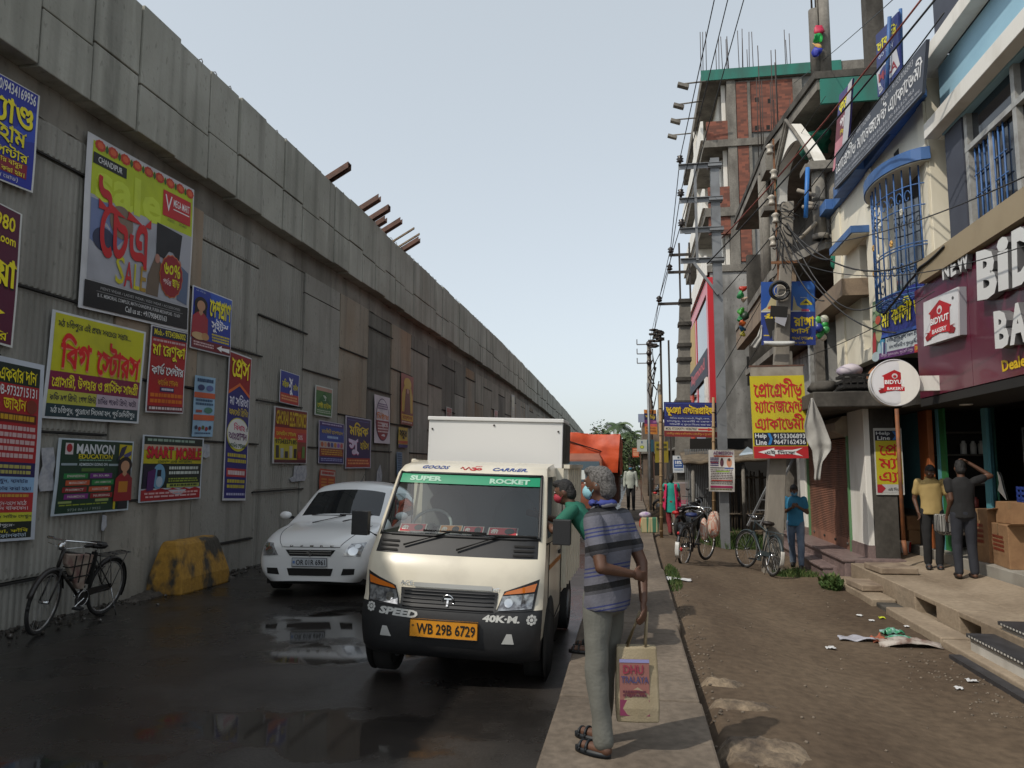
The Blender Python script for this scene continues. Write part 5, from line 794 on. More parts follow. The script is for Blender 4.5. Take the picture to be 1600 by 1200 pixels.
# upper storey: window band, ledges, blue wall
ub = MB(); ub.bx(4.78,9,5,12.25,6.86,7.95,BLUE); ub.build('upper_wall',bak)
b = MB(); b.bx(4.78,9,5,12.3,8.2,12.5,SLATE); b.bx(4.8,9,11.62,12.22,4.6,6.86,SLATE); b.build('slate_wall',bak)
b = MB(); b.bx(4.58,4.777,5,12.42,6.88,7.12,WHITE); b.bx(4.778,6,12.251,12.42,6.86,7.14,WHITE); b.bx(4.54,4.777,5,12.75,7.97,8.2,WHITE); b.bx(4.778,6,12.31,12.75,7.97,8.2,WHITE); b.build('ledge',bak,bevel=.008)
MB().bx(4.9,9,5,11.6,4.6,6.86,TINT).build('window',bak)
wf = MB()
ysz = [11.6,10.2,8.9,7.8,6.6]
for y in ysz: wf.bx(4.82,4.9,y - .1,y,4.6,6.86,ALU)
wf.bx(4.815,4.895,5,11.6,6.3,6.38,ALU)
for y in (10.9,): wf.bx(4.83,4.899,y - .05,y,4.6,6.3,ALU)
wf.build('window_frame',bak)
g = MB()
for i in range(7): g.cyl((4.865,11.4 - .14 * i,4.6),(4.865,11.4 - .14 * i,6.3),.012,TRIM,n=6)
for z in (5.2,5.6,5.9): g.cyl((4.866,10.5,z),(4.866,11.45,z),.012,TRIM,n=6)
g.build('window_grille',bak)
b = MB(); b.bx(4.35,4.78,5,12.35,4.57,4.9,BEIGE)
b.build('cladding_band',bak)
# maroon sign board with raised letters
ms = empty('bakery_sign',(4.45,9.5,2.85),0,'wide maroon sign board with silver letters over the bakery','shop sign')
b = MB()
for (a,c) in ((5,7.66),(7.67,9.16),(9.17,10.9),(10.91,12.82)): b.bx(4.45,4.6,a,c,2.85,4.555,MAROON)
b.build('sign_board',ms)
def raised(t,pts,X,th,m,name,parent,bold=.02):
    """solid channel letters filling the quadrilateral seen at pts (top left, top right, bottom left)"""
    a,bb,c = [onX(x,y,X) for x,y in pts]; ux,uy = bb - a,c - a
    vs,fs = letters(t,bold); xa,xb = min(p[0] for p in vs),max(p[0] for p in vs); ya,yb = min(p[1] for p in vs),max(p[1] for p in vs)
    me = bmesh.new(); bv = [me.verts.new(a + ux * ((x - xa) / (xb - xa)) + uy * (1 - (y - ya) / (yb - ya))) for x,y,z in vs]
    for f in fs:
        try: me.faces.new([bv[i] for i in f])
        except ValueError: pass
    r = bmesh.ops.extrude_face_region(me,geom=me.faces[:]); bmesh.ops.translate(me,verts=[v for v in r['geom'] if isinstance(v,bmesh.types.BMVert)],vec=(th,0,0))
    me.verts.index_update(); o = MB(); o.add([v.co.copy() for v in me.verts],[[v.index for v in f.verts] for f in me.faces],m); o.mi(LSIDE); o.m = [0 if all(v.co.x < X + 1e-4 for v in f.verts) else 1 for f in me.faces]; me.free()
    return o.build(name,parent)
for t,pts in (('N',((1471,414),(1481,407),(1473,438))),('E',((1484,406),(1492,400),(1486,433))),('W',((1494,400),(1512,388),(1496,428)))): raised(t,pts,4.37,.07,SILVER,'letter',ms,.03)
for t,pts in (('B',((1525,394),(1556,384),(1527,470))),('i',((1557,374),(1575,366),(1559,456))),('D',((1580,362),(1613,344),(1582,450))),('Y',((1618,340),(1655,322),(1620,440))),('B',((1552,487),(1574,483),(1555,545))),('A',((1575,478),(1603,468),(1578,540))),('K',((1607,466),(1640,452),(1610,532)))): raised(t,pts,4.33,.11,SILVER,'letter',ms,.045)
p = sheet((1564,563),(1640,540),(1566,583),MAROON,X=4.448,wave=0,th=.001); p.n = V((-1,0,0)); p.text('Dealer- 97',.02,.05,.98,.95,'#d8b414',2,.03); p.build('sign_text',parent=ms)
def rsheet(TL,TR,BL,base,X,th=.02,wave=0,seed=0,back=None):
    a,b_,c = onX(*TL,X),onX(*TR,X),onX(*BL,X); ux,uy = b_ - a,c - a
    return Panel(a,ux,uy,ux.length,uy.length,base,n=(-1,0,0),th=th,wave=wave,seed=seed,back=back)
def logo(p,u0,v0,u1,v1,L=2):
    """red house emblem with the shop's name and a ribbon"""
    U = lambda a: u0 + (u1 - u0) * a; W = lambda a: v0 + (v1 - v0) * a; Q = lambda pts: [(U(a),W(b_)) for a,b_ in pts]
    p.poly(Q([(.5,.0),(.88,.26),(.82,.30),(.82,.78),(.18,.78),(.18,.30),(.12,.26)]),'#b3121c',L)
    p.oval(U(.5),W(.27),(u1 - u0) * .085,(v1 - v0) * .115,'#d8d0d0',L + 1); p.oval(U(.5),W(.29),(u1 - u0) * .05,(v1 - v0) * .06,'#b3121c',L + 2)
    p.text('BIDYUT',U(.2),W(.44),U(.8),W(.62),'#f2f2f2',L + 2,.03)
    p.poly(Q([(.0,.9),(.1,.82),(.0,.78),(.22,.8),(.22,.98),(.05,1.02)]),'#8e0f18',L + 1); p.poly(Q([(1,.9),(.9,.82),(1,.78),(.78,.8),(.78,.98),(.95,1.02)]),'#8e0f18',L + 1)
    p.poly(Q([(.16,.76),(.5,.70),(.84,.76),(.84,.95),(.5,.89),(.16,.95)]),'#c01822',L + 2); p.text('BAKERY',U(.26),W(.755),U(.74),W(.875),'#f2f2f2',L + 3,.02)
    p.oval(U(.92),W(.1),(u1 - u0) * .03,(v1 - v0) * .04,'#555555',L)
lb_ = rsheet((1445,473),(1499,448),(1446,541),'#d8d8da',4.36,.02); logo(lb_,.06,.1,.94,.9)
bx_ = MB(); a,b_,c,d = [onX(x,y,4.36) for x,y in ((1445,473),(1499,448),(1500,523),(1446,541))]; bx_.prism([a,b_,c,d],(.085,0,0),mat('sign_box_side',(.30,.30,.33),.4))
bx_.v = [q + V((.003,0,0)) for q in bx_.v]; o_ = lb_.build('logo_box_sign','square white light box with a red house emblem on the maroon board','shop sign'); bx_.build('box_side',o_)
# round sign on an arm, facing the camera
rc = onY(1398,598,12.0); r_ = .34
rs = MB(); rs.cyl(rc + V((0,0,0)),rc + V((.02,.16,0)),r_,WHITE,n=48,smooth=False); rs.ring(rc + V((0,-.002,0)),(0,1,0),r_,.012,mat('sign_rim',(.5,.5,.52),.35),48,6)
pl = Panel(rc + V((-r_,-.003,r_)),(1,0,0),(0,0,-1),2 * r_,2 * r_,WHITE,n=(0,-1,0),th=.0005); pl.mb = rs
pl.oval(.5,.5,.47,.47,'#d9d9dc',1,48); pl.oval(.5,.5,.45,.45,'#c9c9ce',1.5,48); pl.oval(.5,.5,.445,.445,'#dcdcdf',2,48); logo(pl,.15,.22,.85,.72,3)
ro = pl.build('round_sign','round white bakery sign with a red house emblem on a short arm','shop sign')
MB().bx(rc.x + r_ - .01,4.6,rc.y + .03,rc.y + .13,rc.z - .12,rc.z + .1,WHITE).build('arm',ro)
# shelf of bottles inside, boxes outside
shf = empty('display_shelf',(5.7,14.2,.42),0,'dark display shelf of jars inside the bakery, behind the man in black','shelf')
b = MB()
for z in (1.1,1.5,2.0,2.38): b.bx(5.13,6.4,14.08,14.33,z - .03,z,DARKC)
b.bx(5.13,6.4,14.34,14.4,.42,2.6,BLACK); b.build('shelf_board',shf)
JAR = [mat('jar_white',(.5,.5,.48),.4),mat('jar_red',(.3,.06,.05),.4),mat('jar_green',(.08,.2,.12),.3),mat('jar_brown',(.12,.07,.04),.3)]
rj = random.Random(3); ji = 0
jb = None
for z in (1.1,1.5,2.0):
    y = 5.24
    while y < 6.3:
        if rj.random() < (.9 if z == 2 else .65):
            h = rj.uniform(.14,.24); m = JAR[0] if rj.random() < .6 else rj.choice(JAR)
            q = MB(); q.lathe((y,14.15,z),[(.045,0),(.05,.01),(.05,h * .75),(.03,h * .86),(.03,h),(.0,h)],m,10)
            q.build('jar',None,'small jar or bottle standing on the dark shelf inside the bakery','jar','jars on the bakery shelf')
        y += rj.uniform(.11,.17)
def carton(c,sx,sy,sz,rz,label,marks=None,open_=False,m=CARD):
    e = empty('cardboard_box',c,rz,label,'box','cardboard boxes outside the bakery')
    MB().bx(-sx / 2,sx / 2,-sy / 2,sy / 2,0,sz,m).build('body',e,local=True,bevel=.008)
    q = MB(); q.bx(-sx / 2,sx / 2,-.03,.03,sz,sz + .002,mat('packing_tape',(.24,.15,.08),.35)); q.bx(-sx / 2 - .002,-sx / 2,-.03,.03,sz * .7,sz,mat('packing_tape',(0,0,0))); q.build('tape',e,local=True)
    if open_:
        q = MB(); q.add([(-sx / 2,-sy / 2,sz),(sx / 2,-sy / 2,sz),(sx / 2,-sy / 2 - .18,sz + .04),(-sx / 2,-sy / 2 - .18,sz + .04)],[(0,1,2,3)],m); q.build('flap',e,local=True,solid=.006)
    if marks:
        pn = Panel(V((-sx / 2 - .001,sy * .36,sz * .78)),(0,-1,0),(0,0,-1),sy * .72,sz * .5,m,n=(-1,0,0),th=.001)
        scrib(pn,.1,.1,.9,.9,4,'#7a3420',marks); q = pn.mb; q.build('printing',e,local=True)
    return e
q = onZ(1543,882,.42); carton((q.x + .4,q.y - .2,.42),.62,.8,.58,-.12,'large brown cardboard box with red printing, nearest in front of the bakery glass',4,True)
carton((5.15,12.3,.42),.4,.5,.75,.1,'tall brown cardboard box behind the large printed one',5,True)
carton((q.x + .45,q.y - .25,1.005),.5,.6,.3,.2,'brown carton lying on top of the large printed box',None,True)
q = V((4.9,14.95,0)); carton((4.93,14.95,.421),.3,.45,.25,.05,'lower small carton of the two stacked against the blue wall',6)
carton((4.93,14.94,.675),.3,.46,.24,-.04,'upper small carton of the two stacked against the blue wall',7)
q = onX(1594,815,5.2); b = MB(); CR = mat('blue_crate',(.02,.05,.25),.5)
b.bx(q.x,q.x + .35,q.y - .5,q.y + .05,1.31,1.33,CR)
for z in (1.36,1.43,1.5): b.bx(q.x,q.x + .015,q.y - .5,q.y + .05,z - .02,z + .015,CR); b.bx(q.x,q.x + .35,q.y + .035,q.y + .05,z - .02,z + .015,CR)
for k in range(6): b.bx(q.x,q.x + .016,q.y - .5 + .107 * k,q.y - .48 + .107 * k,1.31,1.52,CR)
b.build('plastic_crate',None,'blue plastic crate on the cartons at the right edge','crate')
b = MB(); b.prism([onX(x,y,5.44) for x,y in ((1558,737),(1562,745),(1566,762),(1572,781),(1566,774),(1559,766),(1561,755))],(.01,0,0),WHITE); b.build('torn_notice',None,'torn strip of white paper stuck on the dark bakery glass','paper scrap')
# bucket and drain pipe
q = onZ(1413,866,.25); q = V((4.72,q.y * 4.72 / q.x,.27))
bu = empty('bucket',q,0,'red and white striped bucket at the foot of the orange pipe','bucket'); RED = P('#b01a1e',.5); b = MB(); b.lathe((0,0,0),[(.09,0),(.1,.01),(.125,.2),(.13,.21),(.115,.2),(.09,.015),(0,.015)],P('#c8c4c0',.5),20)
for k in range(7):
    t = 2 * pi * k / 7; b.add([(r * cos(t + s),r * sin(t + s),z) for r,z,s in ((.106,.02,-.2),(.106,.02,.2),(.129,.195,.2),(.129,.195,-.2))],[(0,1,2,3)],RED)
b.build('body',bu,local=True,fixn=False); b = MB(); b.tube([(.125 * cos(t),.02,.19 - .09 * sin(t)) for t in [pi * i / 10 for i in range(11)]],.005,P('#cfcfcf'),5); b.build('handle',bu,local=True)
a = onY(1401,640,13.24); b = MB(); RP = mat('rusty_orange_pipe',(.25,.09,.03),.7,(.13,.055,.03),5); b.cyl((a.x,13.24,2.72),(a.x,13.24,.62),.032,RP); b.cyl((a.x,13.24,.62),(a.x + .01,13.2,.4),.036,RP); b.build('drain_pipe',None,'orange drain pipe running down beside the blue wall','pipe')
# ------------------------------------------------------------------ cream building with blue trims
cr = empty('cream_building',(4.9,15,0),0,'cream house front with blue ledges and a caged bay window','building')
CY0,CY1 = 12.6,18.4
b = MB(); zb = 3.9
b.bx(4.7,9,CY0,16.0,zb,8.0,CREAM); b.bx(4.7,9,16.5,CY1,zb,8.0,CREAM); b.bx(4.7,9,16.0,16.5,zb,4.15,CREAM); b.bx(4.7,9,16.0,16.5,6.35,8.0,CREAM)
b.build('front_wall',cr,bevel=.01)
MB().bx(4.66,4.698,17.75,CY1 + .02,zb,7.6,CREAM).build('pilaster',cr)
b = MB(); b.bx(4.66,4.698,15.4,15.75,6.9,7.6,CREAM); b.bx(4.66,4.698,12.62,12.9,zb,7.6,CREAM); b.build('pilaster',cr)
b = MB(); b.bx(4.95,5.0,16.0,16.5,4.15,6.35,TINT); w1 = b.build('window',cr); b = MB()
for k in range(4): b.cyl((4.85,16.07 + .12 * k,4.15),(4.85,16.07 + .12 * k,6.35),.012,TRIM,n=5)
b.build('grille',w1)
b = MB(); b.prism([(4.35,15.75,6.42),(4.35,17.45,6.42),(4.699,17.45,6.42),(4.699,15.75,6.42)],(0,0,.14),TRIM); b.prism([(4.38,15.78,6.40),(4.38,17.42,6.40),(4.698,17.42,6.40),(4.698,15.78,6.40)],(0,0,.018),CREAM); b.build('window_canopy',cr)
b = MB()
for (ya,yb,xo) in ((12.5,13.9,4.45),(13.9,15.5,4.58),(15.5,17.2,4.42),(17.2,17.9,4.58),(17.9,18.7,4.42)): b.bx(xo,4.697,ya + .004,yb - .004,7.62,7.86,TRIM)
b.build('cornice',cr,bevel=.01)
MB().bx(4.7,9,CY0,CY1,8.01,8.1,GREYC).build('roof',cr)
MB().bx(4.695,4.72,13.9,14.15,7.25,7.36,BLACK).build('vent_hole',cr)
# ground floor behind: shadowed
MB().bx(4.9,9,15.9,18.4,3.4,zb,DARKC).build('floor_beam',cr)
# bay window: half round canopy and cage
byc,brad = 13.7,1.05
def arc(r,z,n=14,c=byc): return [(4.7 - r * .5 * sin(pi * i / n),c + r * cos(pi * i / n),z) for i in range(n + 1)]
bay = MB(); top = arc(brad * 1.12,6.62); bay.prism(top,(0,0,.2),TRIM); bay.prism(arc(brad * 1.08,6.6),(0,0,.018),CREAM); bay.build('bay_canopy',cr)
MB().bx(4.68,4.698,byc - .62,byc + .6,4.75,6.55,TINT).build('bay_window',cr)
g = MB()
for i in range(1,14): 
    a = arc(brad * .92,4.55)[i]; g.cyl(a,(a[0],a[1],6.6),.013,TRIM,n=5)
for z in (4.55,4.62,5.3,5.35,5.95,6.3): g.tube(arc(brad * .92,z),.012,TRIM,5)
for r in (.2,.4,.6,.8): g.tube(arc(brad * r,4.55),.010,TRIM,5)
for i in range(1,14): a = arc(brad * .92,4.55)[i]; g.cyl(a,(4.7,byc,4.55),.009,TRIM,n=4)
for i in range(12):
    for (z,s) in ((6.12,1),(5.0,-1)):
        a,c = V(arc(brad * .93,z)[i + 1]),V(arc(brad * .93,z)[i + 2] if i < 11 else arc(brad * .93,z)[i + 1]); d = (c - a)
        if d.length < .01: continue
        g.tube([a + d * .5 + d * .42 * cos(t) * (1 - t / 9) + V((0,0,s * .13 * sin(t) * (1 - t / 9))) for t in [k * .55 for k in range(12)]],.009,TRIM,4)
g.build('bay_cage',cr)
FL = [P('#d8d4c4'),P('#c79a52')]
for k,(s_,z) in enumerate(((-.15,5.85),(.3,5.6),(.0,5.35),(-.5,5.45),(-.75,5.9),(.55,5.2))):
    c = V((4.69 - brad * .92 * .5 * sqrt(1 - s_ * s_),byc + s_ * brad * .92,z)); g = MB()
    for t in range(6): g.ell(c + V((0,.035 * cos(t * pi / 3),.035 * sin(t * pi / 3))),(.02,.028,.028),FL[k % 2 if k != 5 else 1],6)
    g.build('flower_ornament',cr)
# sign under the bay window
p = rsheet((1366,472),(1446,437),(1366,564),'#1d2a86',4.62,.03)
p.rect(0,.0,.2,1,'#3f5a3a',1)
for u,v,ru,rv,c in ((.05,.12,.05,.06,'#a8b49a'),(.12,.2,.05,.06,'#7e9a6a'),(.05,.28,.04,.06,'#96a888'),(.13,.34,.06,.07,'#b8452a'),(.06,.42,.05,.07,'#7a8a5a'),(.15,.56,.07,.14,'#a8a87a'),(.15,.56,.055,.11,'#3c5232'),(.05,.72,.045,.2,'#b0242a'),(.16,.84,.04,.12,'#a8c4c8'),(.08,.94,.09,.08,'#b4c4c8')): p.oval(u,v,ru,rv,c,2 + ru)
p.text('সোনারায়-মঠচণ্ডীপুর',.22,.04,.62,.14,'#c8c8dc',3,.01); p.text('মা কালী ভ',.21,.12,.99,.5,'#e0d418',4,.03,shadow='#10102a'); p.rect(.2,.61,1,.68,'#2f55a8',2); p.rect(.28,.66,1,.9,'#c4ccd0',2); p.rect(.18,.66,.3,.9,'#3a8ab0',2)
p.text('এখানে সুলভে মূল্যে সকল প্রকার',.33,.68,.97,.77,'#23304a',4,.01); p.text('চাল,পাইকারী ও খুচরো বিক্রয়',.38,.79,.97,.88,'#23304a',4,.01); p.rect(.16,.9,1,1,'#5a1a66',3); p.rect(.86,.88,1,1,'#b8281c',3.5); p.text('চণ্ডীপুর, পুরাতন রোড, পূর্ব মেদিনীপুর',.2,.915,.84,.98,'#d0b8d4',4,.01); p.text('ফোন-',.87,.9,.97,.97,'#e0c428',4.5,.01)
for i in range(3): p.rect(.22 + .04 * i,.72 + .02 * i,.25 + .04 * i,.93,['#c8d0d8','#4a2a6a','#8aa0b8'][i],3.2)
p.build('grocery_sign','blue grocery sign with yellow Bengali letters under the caged window','shop sign')
# slate sign along the roof edge
p = rsheet((1310,240),(1453,61),(1307,296),'#3b3f4a',4.40,.05); lw = onX(1380,170,4.4)
p.rect(.0,.0,1,.02,'#6a6e78',1); p.rect(0,.97,1,1,'#7a7e88',1)
p.text('Mob. - 9647162436',.2,.06,.48,.2,'#a8aab0',2,.01); p.text('Mob. - 9153306893',.6,.06,.9,.2,'#a8aab0',2,.01); p.text('প্রোগ্রেসীভ ম্যানেজমেন্ট এ্যাকাডেমী',.02,.2,.985,.66,'#dcdcdc',3,.012)
p.text('অল ইণ্ডিয়া ( Distance ) রেজিস্টার্ড V.M.O.U.S.) এবং B.A, B.Com, B.Sc, M.Sc B.B.A, B.C.A, M.B.A',.02,.68,.93,.81,'#b4b6bc',2,.008); p.text('D.ED(D.EL.ED), B.LIBS, D.PHARM, B.SC IT, HOSPITALITY MGMT, L.L.B, P.HD প্রভৃতি কোর্সের জন্য',.02,.84,.98,.95,'#b4b6bc',2,.008)
p.build('roof_sign','long slate sign board with white Bengali letters along the cream roof edge','sign')
# two standing banners on the roof
p = rsheet((1371,55),(1406,18),(1374,152),'#24306e',4.6,.03,.006,3,'#a8a8b0'); p.text('চাকরি',.04,.1,.95,.3,'#d8cc20',3,.03); p.text('৬০ কম',.1,.36,.8,.44,'#b8c0d8',3,.01); p.poly([(0,.62),(.9,.5),(1,.78),(.1,.98)],'#c8c8cc',2); p.text('MCA',.1,.66,.9,.8,'#8e2a34',3,.02); p.text('D.ED, B.ED',.1,.86,.9,.95,'#3a4a8a',3,.01)
o_ = p.build('banner','blue banner with yellow letters on a blue post above the slate sign','banner','banners standing on the cream roof')
b = MB(); q = onX(1385,160,4.5); q2 = onX(1390,26,4.5); b.cyl(q,q2,.035,TRIM,n=8); q = onX(1409,120,4.63); q2 = onX(1407,14,4.63); b.cyl(q,q2,.03,TRIM,n=8); b.build('post',o_)
p = rsheet((1314,148),(1336,122),(1303,268),'#3a3470',4.5,.03,.01,5,'#c0c0c4'); p.rect(0,.3,1,.62,'#6a1c2c',2); p.rect(0,.62,1,1,'#c07a84',2); p.text('কম',.1,.12,.8,.28,'#d8cc20',3,.03); p.text('পর',.3,.36,.95,.5,'#d8d0d0',3,.03); p.text('শিখুন',.4,.52,.95,.61,'#d8c020',3,.02); p.rect(.66,0,1,.75,'#bcbcc0',4)
p.build('banner','torn maroon and white banner hanging at the far end of the slate sign','banner','banners standing on the cream roof')
# ------------------------------------------------------------------ shutter shop
sh = empty('shutter_shop',(4.2,15.5,0),0,'grimy concrete shop with a rusty roller shutter and white pillars','building')
RUSTP = mat('shutter_paint',(.27,.125,.08),.7,(.16,.08,.055),3,.42,.66,(1,1,.5),fine=.1)
SX = 3.95; q0,q1 = 18.38,15.09
s = MB(); n = 52; z0,z1 = .46,2.32
prof = []
for i in range(n):
    za = z0 + (z1 - z0) * i / n; h = (z1 - z0) / n
    prof += [(0,za),(-.022,za + h * .3),(-.022,za + h * .6),(.004,za + h * .95)]
s.add([(SX + a,y,z) for y in (q1,q0) for a,z in prof],[(i,i + 1,len(prof) + i + 1,len(prof) + i) for i in range(len(prof) - 1)],RUSTP)
s.build('roller_shutter',sh); MB().bx(SX - .02,SX + .02,q1,q0,.25,.459,RUSTP).build('shutter_foot',sh)
b = MB()
for t in (.08,.35,.62,.9): b.ell((SX - .03,q1 + (q0 - q1) * t,.36),(.02,.05,.03),DARKC,8)
b.build('shutter_lock',sh)
b = MB(); b.bx(SX - .06,SX + .05,q1 - .07,q1 - .005,.25,2.35,mat('green_rail',(.10,.22,.10),.6)); b.bx(SX - .06,SX + .05,q0 + .005,q0 + .06,.25,2.35,mat('green_rail',(0,0,0))); b.build('shutter_rail',sh)
b = MB(); b.bx(SX - .03,SX + .07,14.02,q1 - .08,.25,2.8,WHITE); b.bx(SX - .1,SX + .2,q0 + .07,q0 + .62,.3,2.8,WHITE); b.build('pillar',sh,bevel=.01)
b = MB(); b.bx(SX - .05,SX + .07,14.0,q1 - .078,.25,.46,GRANITE); b.bx(SX - .13,SX + .21,q0 + .068,q0 + .64,.25,.42,GRANITE); b.build('pillar_foot',sh)
b = MB(); c = [(SX - .1 + .25 * (1 - cos(t)) * .5 - .12 * sin(t),2.33 + .4 * t / pi) for t in [pi * i / 6 for i in range(7)]]
b.loft([[(SX + .19,y,2.34),(SX - .08,y,2.34),(SX - .24,y,2.45),(SX - .24,y,2.6),(SX - .1,y,2.72),(SX + .19,y,2.72)] for y in (q1 - .05,q0 + .04)],mat('shutter_housing',(.36,.30,.22),.6,(.25,.2,.15),3),smooth=False); b.build('shutter_housing',sh)
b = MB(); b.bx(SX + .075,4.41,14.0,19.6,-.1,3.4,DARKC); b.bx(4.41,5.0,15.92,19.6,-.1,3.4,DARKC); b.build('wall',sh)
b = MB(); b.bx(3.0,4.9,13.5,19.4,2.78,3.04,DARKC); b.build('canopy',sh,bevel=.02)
b = MB(); b.bx(3.45,4.42,13.75,19.8,-.2,.25,GRANITE); b.bx(3.2,3.449,14.2,19.6,-.2,.07,GRANITE); b.bx(3.41,3.6,13.73,19.82,.215,.252,GRANITE); b.bx(3.16,3.35,14.18,19.62,.04,.074,GRANITE); b.build('step',sh,bevel=.006)
MB().bx(3.62,3.88,19.45,19.8,-.2,4.6,GREYC).build('concrete_post',None,'square concrete post at the far end of the shutter shop','post')
# junk on the canopy
JK = MB(); rj = random.Random(9)
def lumpy(c,r,m,name,label,cat,sd,grp=None):
    b = MB(); b.ell(c,r,m,14); b.v = [p + (p - V(c)) * .35 * noise.noise(p * 5 + V((sd,0,0))) for p in b.v]; return b.build(name,None,label,cat,grp)
b = MB()
for z in (3.13,3.22,3.31):
    b.bx(3.55,4.0,13.7,13.71,z,z + .045,BLACK); b.bx(3.55,4.0,14.2,14.21,z,z + .045,BLACK); b.bx(3.55,3.56,13.71,14.2,z,z + .045,BLACK); b.bx(3.99,4.0,13.71,14.2,z,z + .045,BLACK)
b.bx(3.56,3.99,13.711,14.199,3.11,3.125,BLACK)
for k in range(5): b.bx(3.55 + .108 * k,3.57 + .108 * k,13.695,13.712,3.11,3.36,BLACK)
b.build('plastic_crate',None,'black plastic crate on the shutter shop canopy','crate')
lumpy((3.72,13.95,3.44),(.2,.18,.11),mat('pale_sack',(.5,.45,.48),.8,(.32,.28,.36),7),'sack','pale knotted sack lying on the black crate','sack',1)
lumpy((4.1,13.8,3.28),(.13,.14,.2),mat('orange_sack',(.38,.17,.07),.85,(.25,.11,.06),6),'sack','orange brown sack right of the black crate','sack',4)
lumpy((4.36,13.85,3.2),(.14,.12,.12),mat('brick_rubble',(.30,.12,.075),.9,(.2,.15,.12),8),'sack','reddish bundle at the right end of the canopy','sack',6)
lumpy((3.4,14.6,3.2),(.25,.4,.13),DARKC,'sack','dark heap on the far end of the canopy','sack',7)
for k in range(6):
    MB().bx(4.35 + .08 * (k % 2),4.55 + .08 * (k % 2),14.1 + .02 * k,14.33 + .02 * k,3.105 + .078 * k,3.105 + .078 * k + .072,BRICK).build('brick',None,'red brick in the small stack on the canopy','brick','bricks stacked on the canopy')
# poster on the dark end wall, cut by the pipe, and the hanging white cloth
a = onY(1364,669,13.99); p = Panel(a,(1,0,0),(0,0,-1),.45,onY(1364,669,13.99).z - onY(1364,773,13.99).z,'#b8b8b4',n=(0,-1,0),th=.012,wave=.003)
p.rect(.04,.04,.96,.19,'#141a28',1); p.text('Help',.08,.055,.58,.115,'#c8ccd0',3,.02); p.text('Line',.12,.12,.58,.18,'#c8ccd0',3,.02); p.poly([(.66,.05),(.76,.05),(.88,.115),(.76,.18),(.66,.18),(.77,.115)],'#2a6ab0',3); p.rect(.04,.19,.96,.845,'#b3a51c',1)
p.text('প্রো',.16,.24,.97,.42,'#b01c1c',3,.015); p.text('ম্যা',.14,.44,.97,.62,'#b01c1c',3,.015); p.text('এ্যা',.12,.645,.97,.82,'#b01c1c',3,.015); p.rect(.04,.845,.96,.97,'#b0b0ae',1); p.poly([(.04,.845),(.2,.845),(.34,.905),(.2,.97),(.04,.97)],'#a01c28',2); p.text('এই দিকে',.42,.89,.9,.94,'#20202c',3,.01)
p.build('academy_poster','yellow academy poster on the dark wall, half hidden by the orange pipe','poster')
CL = mat('white_cloth',(.42,.41,.38),.85,(.30,.29,.27),3,bump=.3,bsc=8)
def cloth(px,Y,m,name,label,cat,amp=.05,sd=0):
    L_,R_ = px; b = MB(); n = len(L_) - 1
    def fn(u,v):
        k = min(int(v * n),n - 1); t = v * n - k
        l = V(L_[k]).lerp(V(L_[k + 1]),t); r = V(R_[k]).lerp(V(R_[k + 1]),t); c = l.lerp(r,u)
        q = onY(c.x,c.y,Y); return q + V((0,amp * sin(u * 9 + v * 3 + sd) * v + amp * noise.noise((u * 3,v * 4,sd)),0))
    b.grid(fn,16,24,m); return b.build(name,None,label,cat,solid=.003)
cloth(([(1267,622),(1256,665),(1262,690),(1270,705),(1273,735),(1272,750)],[(1270,622),(1285,655),(1298,690),(1299,703),(1284,722),(1281,750)]),13.2,CL,'hanging_cloth','dirty white cloth hanging from the canopy over the shutter','cloth')

# ================================================================== unfinished buildings further along
REBAR = mat('rebar',(.06,.045,.038),.75,metal=.2)
PLAST = wall_mat('grey_plaster',(.15,.147,.138),(.37,.365,.35),(.085,.082,.075),.48,.6)
def rebars(b,c,n,sp,h,sd,r=.014):
    q = random.Random(sd)
    for i in range(n):
        p = V(c) + V((q.uniform(-sp,sp),q.uniform(-sp,sp),0)); hh = h * q.uniform(.45,1)
        b.cyl(p,p + V((q.uniform(-.05,.05),q.uniform(-.05,.05),hh)),r,REBAR,n=5)
ab = empty('arch_balcony_building',(4.6,22,0),0,'unfinished concrete building with an arched balcony and columns, rebar sticking out on top','building')
b = MB(); b.bx(5.9,9.5,18.8,34,0,10.9,DARKC); b.bx(5.0,5.9,33.7,34,0,10.9,DARKC); b.build('back_wall',ab)
b = MB(); b.prism([(4.56,18.75,10.9),(4.04,22.56,10.9),(4.04,30,10.9),(9.5,30,10.9),(9.5,18.75,10.9)],(0,0,.25),GREYC); b.prism([(4.5,18.7,11.16),(4.0,22.5,11.16),(4.0,30,11.16),(9.5,30,11.16),(9.5,18.7,11.16)],(0,0,.18),DARKC)
b.bx(3.92,4.5,22.3,23.2,10.3,10.89,GREYC); b.build('roof_slab',ab)
MB().bx(4.62,9.5,18.66,18.74,10.5,11.12,TEAL).build('green_fascia',ab)
b = MB(); b.prism([(4.55,18.6,6.9),(4.12,19.6,6.9),(3.78,21.5,6.9),(3.92,29.9,6.9),(6,29.9,6.9),(6,18.6,6.9)],(0,0,.22),GREYC)
b.build('balcony_slab',ab); b = MB(); b.prism([(3.9,20.2,6.2),(3.86,21.6,6.2),(3.96,30,6.2),(4.25,30,6.2),(4.2,20.2,6.2)],(0,0,.69),mat('brown_render',(.235,.175,.12),.85,(.17,.125,.09),1.5,fine=.1)); b.build('balcony_beam',ab)
b = MB(); b.bx(4.25,4.8,16.2,19.4,5.25,5.6,mat('brown_render',(0,0,0))); b.bx(4.25,6,19.41,30,5.2,5.4,GREYC); b.build('first_floor_beam',ab)
c = MB()
